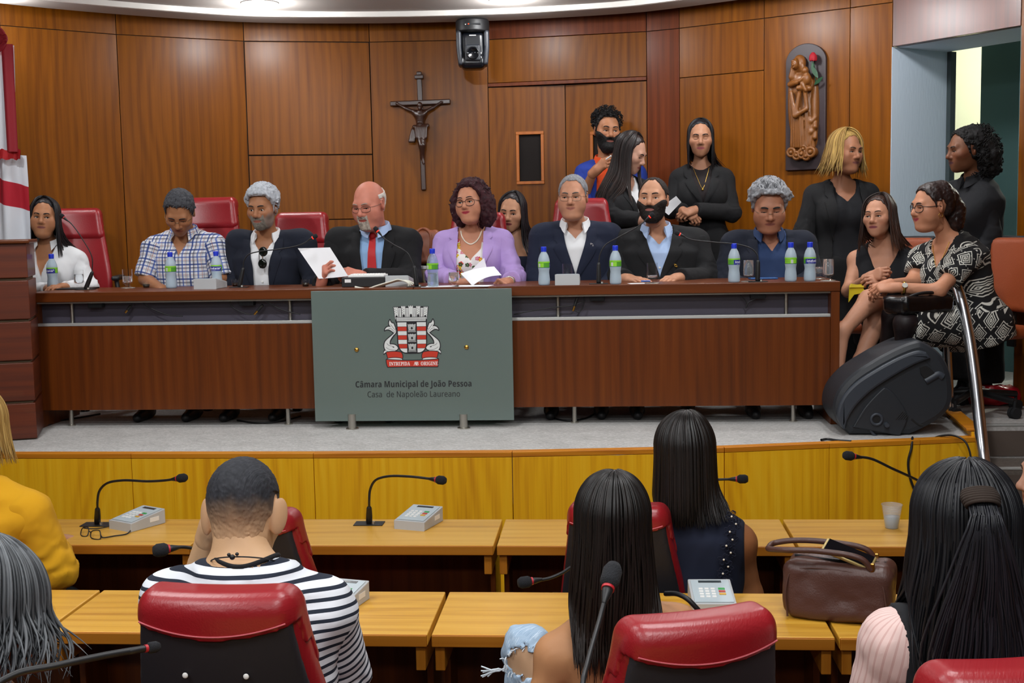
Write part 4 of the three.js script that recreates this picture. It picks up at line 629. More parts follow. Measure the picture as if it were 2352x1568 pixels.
    const gm = new THREE.BufferGeometry(); gm.setAttribute('position', new THREE.Float32BufferAttribute(P, 3)); gm.setAttribute('uv', new THREE.Float32BufferAttribute(U, 2)); gm.setIndex(I); part('collar', place(toCreasedNormals(gm, 0.8)), g.mat ?? c.mat, c.main);
  },
  tie(c, g) { const { o, place } = c, gm = sheet(c, c.last, 4, 14, (u, w) => [(u - 0.5) * lerp(g.w0 ?? 0.034, g.w1 ?? 0.078, w) + (g.dx ?? 0) * w, lerp(g.t1 ?? 0.93, g.t0 ?? 0.2, w)], 0.004, 0.006), k = frontPoint(c, c.last, 0, g.t1 ?? 0.93, 0.012); const kn = ellipsoidMesh(k, 0.021, 0.02, 0.014, c); const t = part('necktie', place(gm), g.mat, o); part('knot', place(kn), g.mat, t); },
  buttons(c, g) { const { o, place } = c, gs = g.at.map(([x, t]) => { const p = frontPoint(c, c.last, x, t, g.off ?? 0.006); return new THREE.CylinderGeometry(g.r ?? 0.006, g.r ?? 0.006, 0.004, 14).rotateX(Math.PI / 2).applyQuaternion(new THREE.Quaternion().setFromUnitVectors(V(0, 0, 1), c.f)).translate(p.x, p.y, p.z); }); for (const q of gs) part(g.name ?? 'button', place(q), g.mat, c.main); },
  pin(c, g) { const p = frontPoint(c, c.last, g.x, g.t, 0.008), q = new THREE.Quaternion().setFromUnitVectors(V(0, 0, 1), c.f); const gm = mergeGeometries([new THREE.TorusGeometry(0.006, 0.0022, 8, 16), new THREE.SphereGeometry(0.005, 10, 8).translate(0.006, -0.006, 0), new THREE.CylinderGeometry(0.005, 0.005, 0.003, 12).rotateX(1.57).translate(-0.005, 0.007, 0)].map(clean)).applyQuaternion(q).translate(p.x, p.y, p.z); part('lapel_pin', c.place(gm), g.mat, c.main); },
  beads(c, g) { const pts = g.path.map(([x, t]) => frontPoint(c, g.prims ?? c.skinPrims ?? (c.skinPrims = [c.torso(0.002, 0, 1.0), ...c.shoulders(0.002), ...c.bulk(0.002)]), x, t, g.off ?? 0.004)), cv = new THREE.CatmullRomCurve3(pts), n = g.n, gs = []; if (g.chain) gs.push(new THREE.TubeGeometry(cv, 40, g.r, 6)); else for (let i = 0; i <= n; i++) { const p = cv.getPointAt(i / n); gs.push(ball(g.r, p.x, p.y, p.z, 10)); } if (g.pendant) { const p = cv.getPointAt(0.5); gs.push(ball(g.pendant, p.x, p.y - g.pendant, p.z + 0.003, 10)); } part(g.name ?? 'necklace', c.place(merged(gs)), g.mat, c.o); },
  earrings(c, g) { for (const k of [-1, 1]) { if (g.only && g.only !== k) continue; const gs = g.drop ? [ball(g.r, k * 0.077, -0.036, -0.006, 10), rod(V(k * 0.078, -0.036, -0.006), V(k * 0.079, -0.036 - g.drop, -0.006), 0.0022, 8), ball(g.r * 1.3, k * 0.079, -0.038 - g.drop, -0.006, 10)] : g.hoop ? [new THREE.TorusGeometry(g.hoop, 0.0015, 8, 24).rotateY(1.57).translate(k * 0.077, -0.036 - g.hoop, -0.008)] : [ball(g.r, k * 0.078, -0.033, -0.004, 12)]; const m = merged(gs); m.applyMatrix4(c.hm); part('earring', c.place(m), g.mat, c.o); } },
  neckband(c, g) {
    const pr = c.last, pts = []; for (let i = 0; i < 36; i++) { const a = i / 36 * 6.283, X = Math.sin(a) * g.R, Z = Math.cos(a) * g.R + (g.zc ?? 0); let t = 1.25, p; for (; t > 0.8; t -= 0.002) { p = c.T(X, t, Z); let d = 1; for (const q of pr) d = smin(d, q.f(p.x, p.y, p.z), q.k); if (d < (g.up ?? 0.001)) break; } pts.push(p); }
    for (let k = 0; k < 2; k++) pts.forEach((p, i) => { const a = pts[(i + 35) % 36], b = pts[(i + 1) % 36]; p.y = (a.y + b.y + p.y * 2) / 4; });
    part('neckband', c.place(new THREE.TubeGeometry(new THREE.CatmullRomCurve3(pts, true), 72, g.r, 8, true)), g.mat, c.main);
  },
  watch(c, g) { const { el, wr } = c.J[g.side], d = wr.clone().sub(el).normalize(), p = wr.clone().addScaledVector(d, -(g.back ?? 0.02)), q = new THREE.Quaternion().setFromUnitVectors(V(0, 0, 1), d), rr = 0.030 * c.ar + 0.003; const w = part('wristwatch', c.place(new THREE.TorusGeometry(rr, g.th ?? 0.005, 8, 28).scale(1, 1, g.wide ?? 1.6).applyQuaternion(q).translate(p.x, p.y, p.z)), g.mat, c.o); if (g.dial) { const u = V(...g.dial); u.addScaledVector(d, -u.dot(d)).normalize(); const t = p.clone().addScaledVector(u, rr + 0.003); part('dial', c.place(new THREE.CylinderGeometry(0.014, 0.014, 0.007, 18).applyQuaternion(new THREE.Quaternion().setFromUnitVectors(V(0, 1, 0), u)).translate(t.x, t.y, t.z)), M.steel, w); } },
  cord(c, g) { const n = 40, R = g.R, pts = []; for (let i = 0; i < n; i++) { const a = i / n * 6.283; pts.push(c.T(Math.sin(a) * R, g.t + Math.cos(a) * (g.slope ?? -0.04), (g.zc ?? -0.012) + Math.cos(a) * R)); } part(g.name ?? 'necklace', c.place(mergeGeometries([clean(new THREE.TubeGeometry(new THREE.CatmullRomCurve3(pts, true), 60, g.r, 7, true)), ...(g.knot ? [clean(ball(0.006, ...c.T(0.004, g.t - (g.slope ?? -0.04), -0.012 - R - 0.004).toArray())), clean(ball(0.004, ...c.T(0.012, g.t - (g.slope ?? -0.04) + 0.01, -0.014 - R).toArray())), clean(ball(0.004, ...c.T(-0.006, g.t - (g.slope ?? -0.04) + 0.012, -0.014 - R).toArray()))] : [])])), g.mat, c.o); },
};
function ellipsoidMesh(p, a, b, d, c) { return new THREE.SphereGeometry(1, 16, 12).scale(a, b, d).applyMatrix4(new THREE.Matrix4().makeBasis(c.r, c.s, c.f)).translate(p.x, p.y, p.z); }
// trousers or skirt with shoes: seated (thighs forward) or standing
function makeLegs(c, l) {
  const { o, place, T, r, f, pel, P } = c, fl = l.floor, up = V(0, 1, 0), fw = l.fwd ? V(...l.fwd) : V(f.x, 0, f.z).normalize(), pr = [c.torso(0.012, -0.25, 0.1)], shoes = [];
  for (const k of [-1, 1]) {
    const hip = T(k * 0.09, -0.02), knee = l.stand ? hip.clone().add(V(0, -(hip.y - fl) * 0.48, 0)).addScaledVector(fw, 0.02) : hip.clone().addScaledVector(fw, l.thigh ?? 0.40).addScaledVector(r, k * 0.05).setY(fl + (l.kneeH ?? 0.5)), ank = V(knee.x, fl + 0.09, knee.z).addScaledVector(fw, l.stand ? -0.02 : -(l.tuck ?? 0.02));
    if (l.skirt) { pr.push(capsule(hip, hip.clone().lerp(knee, 0.9), 0.11, 0.1, 0.08)); pr.push(); } else { pr.push(capsule(hip, knee, 0.086, 0.066, 0.04), capsule(knee, ank, 0.066, 0.05, 0.03, true)); }
    if (l.skirt && l.long) pr.push(capsule(knee, ank.clone().lerp(knee, 0.1), 0.1, 0.1, 0.06, true));
    const a = V(ank.x, fl + 0.035, ank.z); shoes.push(new Field([capsule(a.clone().addScaledVector(fw, -0.04), a.clone().addScaledVector(fw, 0.03), 0.036, 0.037, 0.02), capsule(a.clone().addScaledVector(fw, 0.03), a.clone().addScaledVector(fw, 0.15).setY(fl + 0.026), 0.038, 0.027, 0.02), capsule(ank, a, 0.036, 0.036, 0.02)], 0.008, 0.004).post((x, y, z, v) => Math.max(v, fl + 0.001 - y)).mesh());
  }
  const m = new Field(pr, 0.016, 0.01).post((x, y, z, v) => v + fbm(x * 9, y * 9, z * 9, 2) * 0.008).mesh(); mapUV(m, (x, y, z) => [x, y]); part(l.skirt ? 'skirt' : 'trousers', place(m), l.mat, o);
  if (!l.noShoes) for (const q of shoes) part('shoe', place(mapUV(q, (x, y, z) => [x, y])), l.shoe ?? M.black, o);
}

// ================================================================ FURNITURE
const TT = 1.577;                                                           // the head table's top above the chamber floor
// ---------------------------------------------------------------- head table
const tableX0 = -3.16, tableX1 = 1.212, TF = -6.35, TB = -6.86;
{
  const t = thing('head_table', 'long dark wooden head table on the dais with a slatted glass gap under its top', 'table', V(-0.97, DAIS, -6.6));
  const X = (x) => x + 0.97, Y = (y) => y - DAIS, Z = (z) => z + 6.6;
  const wx = (g, gr = 'x') => woodUV(g, gr, rW(), rW());
  const top = (a, b) => part('worktop', wx(rbox(b - a, 0.052, TF - TB, 0.004, X((a + b) / 2), Y(TT - 0.026), Z((TF + TB) / 2))), M.table, t);
  top(tableX0, -1.02); top(-1.018, tableX1);
  for (const [a, b] of [[-3.12, -1.02], [-1.02, 1.175]]) {
    part('modesty_panel', wx(rbox(b - a - 0.003, 0.465, 0.025, 0.002, X((a + b) / 2), Y(0.925 + 0.2325), Z(TF - 0.045)), 'y'), M.table, t);
    part('rail', rbox(b - a, 0.016, 0.03, 0.002, X((a + b) / 2), Y(1.399), Z(TF - 0.045)), M.alu, t);
    part('rail', rbox(b - a, 0.01, 0.03, 0.002, X((a + b) / 2), Y(1.52), Z(TF - 0.045)), M.alu, t);
    part('gap_pane', rbox(b - a, 0.118, 0.006, 0.002, X((a + b) / 2), Y(1.462), Z(TF - 0.10)), std({ color: col(0x4a4652), roughness: 0.35 }), t);
  }
  part('end_panel', wx(rbox(0.045, TT - DAIS - 0.052, TF - TB - 0.01, 0.004, X(tableX1 - 0.0235), Y((TT - 0.052 + DAIS) / 2), Z((TF + TB) / 2)), 'y'), M.table, t);
  part('end_panel', wx(rbox(0.045, TT - DAIS - 0.052, TF - TB - 0.01, 0.004, X(tableX0 + 0.0235), Y((TT - 0.052 + DAIS) / 2), Z((TF + TB) / 2)), 'y'), M.table, t);
  for (const px of [158, 662, 1281, 1808]) { const x = X(at(px, 700, 6.39).x); part('post', cyl(0.0095, 0.0095, 0.12, x, Y(1.462), Z(TF - 0.075), 14), M.steel, t); }
  for (const px of [171, 666.5, 1320, 1819]) { const x = X(at(px, 955, 6.5).x); part('leg', [cyl(0.013, 0.013, 0.16, x, 0.08, Z(-6.46), 16), cyl(0.022, 0.022, 0.006, x, 0.003, Z(-6.46), 16)], M.steel, t); }
}
// chipped veneer specks along the lower edge come with the panel's own wear; nothing painted here
// ---------------------------------------------------------------- engraved glass sign in front of the table
function drawCrest(g, W, H) {
  g.clearRect(0, 0, W, H);
  const K = '#16151c', Wt = '#d9dcda', Rd = '#c33420';
  g.lineJoin = 'round'; g.lineCap = 'round';
  const poly = (pts, fill, lw = 0, st = K) => { g.beginPath(); pts.forEach(([x, y], i) => i ? g.lineTo(x, y) : g.moveTo(x, y)); g.closePath(); if (lw) { g.lineWidth = lw; g.strokeStyle = st; g.stroke(); } if (fill) { g.fillStyle = fill; g.fill(); } };
  // mural crown with five towers
  const cx = 290, arc = (x) => 0.0009 * (x - cx) ** 2;
  poly([[118, 36], [464, 36], [440, 185], [140, 185]], K, 16);
  for (let i = 0; i < 5; i++) { const x = 138 + i * 76, w = i === 2 ? 46 : 42, k = (x - cx) * 0.06, y = 20 + arc(x) * 0.6; poly([[x - w / 2, y], [x - w / 2 + 10, y], [x - w / 2 + 10, y + 10], [x - 6, y + 10], [x - 6, y], [x + 6, y], [x + 6, y + 10], [x + w / 2 - 10, y + 10], [x + w / 2 - 10, y], [x + w / 2, y], [x + w / 2 - 4 - k, y + 125], [x - w / 2 + 4 - k, y + 125]], Wt, 5); g.fillStyle = K; g.beginPath(); g.arc(x - k * 0.7, y + 96, 11, Math.PI, 0); g.lineTo(x + 11 - k * 0.8, y + 124); g.lineTo(x - 11 - k * 0.8, y + 124); g.fill(); if (i !== 2) for (let j = 0; j < 6; j++) g.fillRect(x - w / 2 + 6 + (j % 2) * 14, y + 22 + j * 11, 10, 3.2); }
  for (let i = 0; i < 4; i++) { const x = 176 + i * 76, y = 44; poly([[x - 14, y], [x + 14, y], [x + 12 - (x - cx) * 0.05, y + 104], [x - 12 - (x - cx) * 0.05, y + 104]], Wt, 4); g.fillStyle = K; g.fillRect(x - 1.5, y + 8, 3, 90); }
  poly([[138, 138], [444, 138], [436, 182], [146, 182]], Wt, 8); g.strokeStyle = K; g.lineWidth = 3; for (let j = 0; j < 3; j++) { g.beginPath(); g.moveTo(142, 148 + j * 11); g.quadraticCurveTo(cx, 140 + j * 11, 440, 148 + j * 11); g.stroke(); }
  // shield
  const sh = () => { g.beginPath(); g.moveTo(150, 188); g.lineTo(440, 188); g.lineTo(436, 400); g.quadraticCurveTo(430, 486, 360, 496); g.quadraticCurveTo(cx, 500, 230, 496); g.quadraticCurveTo(164, 486, 156, 400); g.closePath(); };
  sh(); g.lineWidth = 22; g.strokeStyle = K; g.stroke(); g.save(); sh(); g.clip(); for (let i = 0; i < 8; i++) { g.fillStyle = i % 2 ? Rd : Wt; g.fillRect(140, 188 + i * 44, 320, 44); } g.strokeStyle = K; g.lineWidth = 3; for (let i = 1; i < 8; i++) { g.beginPath(); g.moveTo(140, 188 + i * 44); g.lineTo(460, 188 + i * 44); g.stroke(); }
  g.fillStyle = K; g.fillRect(243, 180, 104, 330);
  for (let i = 0; i < 3; i++) { const y = 204 + i * 100; poly([[254, y], [266, y + 8], [278, y], [290, y + 6], [302, y], [314, y + 8], [336, y], [330, y + 58], [336, y + 84], [254, y + 84], [260, y + 58]], '#b9bcba', 3); g.fillStyle = K; g.beginPath(); g.arc(295, y + 40, 9, Math.PI, 0); g.lineTo(304, y + 56); g.lineTo(286, y + 56); g.fill(); g.strokeStyle = K; g.lineWidth = 2.4; for (let j = 0; j < 3; j++) { g.beginPath(); g.moveTo(258, y + 64 + j * 7); g.quadraticCurveTo(295, y + 70 + j * 7, 332, y + 64 + j * 7); g.stroke(); } for (let j = 0; j < 5; j++) { g.fillRect(262 + (j % 2) * 10, y + 16 + j * 9, 8, 2.4); g.fillRect(314 - (j % 2) * 10, y + 16 + j * 9, 8, 2.4); } }
  g.restore();
  // the two dolphins
  for (const m of [1, -1]) {
    g.save(); g.translate(m > 0 ? 0 : 586, 0); g.scale(m, 1);
    const body = () => { g.beginPath(); g.moveTo(128, 250); g.bezierCurveTo(140, 300, 60, 330, 22, 380); g.bezierCurveTo(0, 420, 10, 470, 40, 480); g.bezierCurveTo(90, 488, 130, 484, 152, 452); g.bezierCurveTo(150, 430, 118, 402, 72, 410); g.bezierCurveTo(56, 380, 96, 340, 128, 300); g.bezierCurveTo(140, 280, 138, 262, 128, 250); g.closePath(); };
    const tail = () => { g.beginPath(); g.moveTo(122, 300); g.bezierCurveTo(90, 280, 60, 240, 20, 270); g.bezierCurveTo(28, 230, 60, 224, 80, 232); g.bezierCurveTo(60, 210, 60, 190, 76, 160); g.bezierCurveTo(84, 190, 100, 200, 112, 196); g.bezierCurveTo(120, 220, 140, 260, 138, 290); g.closePath(); };
    const fin = () => { g.beginPath(); g.moveTo(20, 470); g.bezierCurveTo(4, 480, 0, 494, 4, 508); g.bezierCurveTo(20, 486, 60, 486, 96, 486); g.closePath(); };
    for (const q of [body, tail, fin]) { q(); g.lineWidth = 16; g.strokeStyle = K; g.stroke(); } for (const q of [tail, fin, body]) { q(); g.fillStyle = Wt; g.fill(); g.lineWidth = 2.5; g.stroke(); }
    g.lineWidth = 3; g.beginPath(); g.moveTo(40, 400); g.bezierCurveTo(50, 430, 90, 420, 110, 440); g.moveTo(30, 440); g.bezierCurveTo(60, 470, 100, 470, 140, 470); g.moveTo(60, 252); g.bezierCurveTo(84, 240, 100, 262, 112, 280); g.moveTo(80, 210); g.bezierCurveTo(96, 224, 104, 240, 122, 262); g.moveTo(70, 380); g.bezierCurveTo(80, 350, 100, 330, 116, 310); g.stroke(); g.fillStyle = K; g.beginPath(); g.ellipse(104, 438, 9, 5, 0.2, 0, 7); g.fill();
    // ribbon end
    const rb = () => { g.beginPath(); g.moveTo(30, 492); g.bezierCurveTo(80, 480, 130, 482, 178, 492); g.bezierCurveTo(196, 510, 196, 536, 192, 552); g.bezierCurveTo(140, 546, 90, 546, 46, 552); g.closePath(); }; rb(); g.lineWidth = 14; g.strokeStyle = K; g.stroke(); g.fillStyle = Rd; g.fill();
    g.beginPath(); g.ellipse(112, 564, 78, 16, 0, 0, 7); g.lineWidth = 12; g.stroke(); g.fillStyle = Wt; g.fill();
    g.restore();
  }
  g.beginPath(); g.moveTo(30, 566); g.quadraticCurveTo(293, 590, 556, 566); g.lineTo(546, 640); g.quadraticCurveTo(293, 634, 42, 640); g.quadraticCurveTo(28, 606, 30, 566); g.closePath(); g.lineWidth = 16; g.strokeStyle = K; g.stroke(); g.fillStyle = Rd; g.fill();
  g.fillStyle = '#eceeec'; g.textAlign = 'center'; g.textBaseline = 'alphabetic'; g.font = 'bold 50px serif'; g.save(); g.translate(293, 626); g.scale(0.9, 1); g.fillText('INTREPIDA', -146, 0, 236); g.fillText('ORIGINE', 190, 0, 196); g.fillText('A', 30, 0); g.fillText('B', 52, 0); g.restore();
}
{
  const A = at(716, 668, 6.3), B = at(1177, 662, 6.3), Cb = at(725, 967, 6.3), w = B.x - A.x, yT = (A.y + B.y) / 2, yB = Cb.y, cx = (A.x + B.x) / 2 - 0.004, cy2 = (yT + yB) / 2;
  const s = thing('glass_sign', 'frosted green glass panel with the printed town crest in front of the table', 'sign', V(cx, DAIS, -6.3));
  const by = cy2 - DAIS, h = yT - yB;
  part('pane', rbox(w, h, 0.012, 0.002, 0, by, 0), phy({ color: col(0x98aaa4), roughness: 0.2, transmission: 0.6, thickness: 0, ior: 1.5 }), s);
  const tx = (x) => x, P = (px, py) => { const q = at(px, py, 6.29); return [q.x - cx, q.y - DAIS]; };
  const decal = (name, x0, y0, x1, y1, cw, ch, draw, label) => { const [a, b] = P(x0, y0), [c, d] = P(x1, y1); const m = part(name, new THREE.PlaneGeometry(c - a, b - d).translate((a + c) / 2, (b + d) / 2, 0.0068), std({ map: canvasTexture(cw, ch, draw), transparent: true, roughness: 0.5 }), s, label); m.castShadow = false; return m; };
  decal('crest', 877, 698, 1014, 846, 586, 660, drawCrest, 'red, white and black town crest with crown, shield and dolphins');
  decal('lettering', 805, 868, 1095, 922, 1160, 216, (g, W, H) => { g.clearRect(0, 0, W, H); g.fillStyle = '#1d1f22'; g.textAlign = 'center'; g.font = 'bold 76px sans-serif'; g.fillText('Câmara Municipal de João Pessoa', W / 2, 84, 1080); g.font = '72px sans-serif'; g.fillText('Casa  de Napoleão Laureano', W / 2, 172, 862); });
  for (const px of [819, 1071.5]) { const [x, y] = P(px, px < 900 ? 803 : 797); part('screw', lathe([[0, 0.008], [0.009, 0.006], [0.012, 0.002], [0.012, -0.02], [0, -0.02]], 18).rotateX(Math.PI / 2).translate(x, y, 0.008), M.brass, s); }
  for (const px of [808, 1064.5]) { const [x] = P(px, 970); const top = P(px, 951)[1]; part('foot', [cyl(0.0225, 0.0225, top - 0.003, x, (top + 0.003) / 2, 0.0, 28), cyl(0.034, 0.034, 0.005, x, 0.0025, 0, 28)], M.steel, s); }
}
// ---------------------------------------------------------------- lectern at the left edge, five stacked boards
{
  const top = at(57, 551, 5.95), p = at(66, 900, 5.95);
  const t = thing('lectern', 'tall wooden lectern of stacked horizontal boards at the left edge of the dais', 'lectern', V(p.x - 0.30, DAIS, -5.92), 0.36);
  const h = top.y - DAIS, ys = [at(60, 1015, 5.95).y, at(65, 927, 5.95).y, at(63, 833, 5.95).y, at(61, 738, 5.95).y, at(59, 642, 5.95).y, top.y].map((y) => y - DAIS); ys[0] = 0;
  part('core', box(0.6, h - 0.03, 0.36, 0, (h - 0.03) / 2, -0.2), std({ color: col(0x6b5a45), roughness: 0.8 }), t);
  for (let i = 0; i < 5; i++) part('board', woodUV(rbox(0.625, ys[i + 1] - ys[i] - 0.014, 0.4, 0.004, 0, (ys[i] + ys[i + 1]) / 2, -0.2), 'x', rW(), rW()), phy({ map: TEX.table, color: col(0xffd8a0), roughness: 0.5, clearcoat: 0.2 }), t);
  part('top', woodUV(rbox(0.66, 0.02, 0.44, 0.006, 0, h - 0.008, -0.2), 'x'), M.table, t);
}
// ---------------------------------------------------------------- benches: rows of desk units
const HD = 0.75;
function deskUnit(x0, x1, zr, zf, label) {
  const w = x1 - x0, t = thing('desk', label, 'desk', V((x0 + x1) / 2, 0, (zr + zf) / 2)), d = zf - zr;
  part('desktop', woodUV(rbox(w - 0.012, 0.035, d, 0.004, 0, HD - 0.0175, 0), 'x', rW(), rW()), M.desk, t);
  part('edge_strip', woodUV(rbox(w - 0.014, 0.034, 0.012, 0.003, 0, HD - 0.0182, d / 2 + 0.003), 'x', rW(), rW()), M.deskFront, t);
  part('modesty_panel', woodUV(rbox(w - 0.05, HD - 0.04, 0.02, 0.003, 0, (HD - 0.04) / 2, -d / 2 + 0.06), 'y', rW(), rW()), M.table, t);
  for (const s of [-1, 1]) { part('bracket', woodUV(rbox(0.028, 0.075, d - 0.05, 0.003, s * (w / 2 - 0.028), HD - 0.035 - 0.0375, 0.018), 'y', rW(), rW()), M.deskFront, t); part('side_panel', woodUV(rbox(0.02, HD - 0.04, d * 0.55, 0.003, s * (w / 2 - 0.026), (HD - 0.04) / 2, -d * 0.2), 'y', rW(), rW()), M.table, t); }
  return t;
}
{
  const A = [-1.63 - 1.09, onY(480, 1220, HD).x, onY(1148, 1220, HD).x, onY(1812, 1222, HD).x, onY(1812, 1222, HD).x + 1.1];
  const la = ['front row desk with reading glasses and a voting console near its middle', 'front row desk with a black microphone plate and grey console on it', 'front row desk where the woman in the navy top sits', 'front row desk carrying the clear plastic cup'];
  A[0] = A[1] - 1.09; for (let i = 0; i < 4; i++) deskUnit(A[i], A[i + 1], -4.641, -4.253, la[i]);
  const B = [onY(165, 1405, HD).x - 1.1, onY(165, 1405, HD).x, onY(1008, 1405, HD).x, onY(1893, 1410, HD).x, onY(1893, 1410, HD).x + 1.1];
  const lb = ['second row desk at the left edge beside the grey-haired person', 'second row desk in front of the man in the striped shirt', 'second row desk in front of the woman with bare shoulders', 'second row desk under the right end of the brown handbag'];
  for (let i = 0; i < 4; i++) deskUnit(B[i], B[i + 1], -3.704, -3.306, lb[i]);
  deskUnit(-1.6, -0.2, -1.78, -1.4, 'nearest row desk below the picture carrying the lower left microphone'); deskUnit(-0.2, 1.2, -1.78, -1.4, 'nearest row desk below the picture carrying the upright microphone');
}
// ---------------------------------------------------------------- red chairs
const rbf = (cx, cy2, cz, hx, hy, hz, r, warp, k = 0.01) => ({ k, lo: [cx - hx - 0.03, cy2 - hy - 0.03, cz - hz - 0.12], hi: [cx + hx + 0.03, cy2 + hy + 0.03, cz + hz + 0.12], f(x, y, z) { const q = warp ? warp(x, y, z) : [x, y, z]; const ax = Math.abs(q[0] - cx) - hx + r, ay = Math.abs(q[1] - cy2) - hy + r, az = Math.abs(q[2] - cz) - hz + r; return Math.hypot(Math.max(ax, 0), Math.max(ay, 0), Math.max(az, 0)) + Math.min(Math.max(ax, ay, az), 0) - r; } });
const CH = 1.10, UPPER = /seat|back|headrest|arm|shell|stitch|screw/;
const redChair = thing('office_chair', 'x', 'chair');
{
  const t = redChair, W = 0.205;                                            // back: leaning, narrowing upwards, gently dished
  const warp = (x, y, z) => { const v = clamp((y - 0.5) / 0.6, -0.2, 1.1), k = 0.205 / lerp(0.222, 0.158, sstep(0.2, 1.05, v)); return [x * k, y, z + 0.16 + v * 0.06 - x * x * 0.9 - 0.02 * Math.sin(v * 5)]; };
  const back = (hz, cz, hx, y0, y1, r) => { const p = rbf(0, (y0 + y1) / 2, cz, hx + 0.03, (y1 - y0) / 2, hz, r, warp); p.lo[2] = -0.38; p.hi[2] = 0.02; const hx2 = hx; p.f = rbf(0, (y0 + y1) / 2, cz, hx2, (y1 - y0) / 2, hz, r, warp).f; return p; };
  const leather = (g) => mapUV(g, (x, y, z) => [x * 5 + z * 3, y * 5]);
  part('back_pad', leather(new Field([back(0.036, 0.012, W, 0.49, 1.05, 0.03)], 0.006, 0.005).mesh()), M.redLeather, t);
  part('backrest_shell', leather(new Field([back(0.014, -0.034, W - 0.012, 0.48, 1.06, 0.012)], 0.007, 0.004).mesh()), M.shell, t);
  const hg = new Field([back(0.062, 0.006, W + 0.004, 0.90, CH, 0.045)], 0.006, 0.006).post((x, y, z, v) => { const q = warp(x, y, z), e = q[2] < -0.012 ? 1.035 - 0.028 * (1 - (x / 0.16) ** 2) - y : q[2] < 0.02 ? 1.0 - y - 0.02 : -1; return Math.max(v, e * 0.7); }).mesh();
  part('headrest', leather(hg), M.redLeather, t);
  { const pts = []; for (let i = 0; i <= 20; i++) { const x = lerp(-0.148, 0.148, i / 20), y = 1.045 - 0.028 * (1 - (x / 0.16) ** 2); const v = clamp((y - 0.5) / 0.6); pts.push(V(x, y, -0.16 - v * 0.06 + x * x * 0.9 + 0.02 * Math.sin(v * 5) - 0.057)); } part('stitching', new THREE.TubeGeometry(new THREE.CatmullRomCurve3(pts), 40, 0.0018, 6), M.stitch, t); }
  for (const x of [-0.062, 0.062]) part('screw', new THREE.SphereGeometry(0.006, 12, 8).scale(1, 1, 0.5).translate(x, 0.93, -0.262), M.white, t);
  part('seat', leather(new Field([rbf(0, 0.465, 0.03, 0.245, 0.045, 0.24, 0.04, (x, y, z) => [x, y + x * x * -0.3 + 0.02, z])], 0.01, 0.005).mesh()), M.redLeather, t);
  for (const s of [-1, 1]) part('armrest', [rbox(0.05, 0.03, 0.26, 0.014, s * 0.275, 0.665, 0.02), tube([V(s * 0.275, 0.66, 0.1), V(s * 0.285, 0.55, 0.11), V(s * 0.25, 0.45, 0.06), V(s * 0.15, 0.43, 0.02)], 0.014, 20, 8)], M.black, t);
  part('column', [cyl(0.028, 0.028, 0.32, 0, 0.26, 0), cyl(0.05, 0.06, 0.05, 0, 0.415, 0)], M.black, t);
  for (let i = 0; i < 5; i++) { const a = i / 5 * 6.283 + 0.3, e = V(Math.sin(a) * 0.27, 0.085, Math.cos(a) * 0.27), l = part('leg', [rod(V(0, 0.12, 0), e, 0.02, 10), ball(0.022, e.x, e.y, e.z, 10)], M.black, t); part('caster', [cyl(0.028, 0.028, 0.02, 0, 0, 0, 16).rotateZ(Math.PI / 2).translate(e.x + 0.014, 0.028, e.z), cyl(0.028, 0.028, 0.02, 0, 0, 0, 16).rotateZ(Math.PI / 2).translate(e.x - 0.014, 0.028, e.z), cyl(0.008, 0.008, 0.05, e.x, 0.06, e.z, 10)], M.blackMatte, l); }
}
let chairUsed = false;
function placeChair(px, py, d, turn, floor, label, tiltZ = 0) {                // by the top of the headrest; the gas lift takes up the height
  const p = at(px, py, d), dy = p.y - floor - CH, o = chairUsed ? copyOf(redChair, label) : redChair; if (!chairUsed) { redChair.userData.label = label; chairUsed = true; }
  const off = V(0, 0, -0.215).applyAxisAngle(V(0, 1, 0), turn); o.position.set(p.x - off.x, floor, p.z - off.z); o.rotation.y = turn; o.userData.dy = undefined; delete o.userData.dy; o.userData.category = 'chair';
  o.children.forEach((c) => { if (UPPER.test(c.name)) c.position.y = dy; if (c.name === 'column') { c.scale.y = (0.44 + dy) / 0.44; } });
  return o;
}

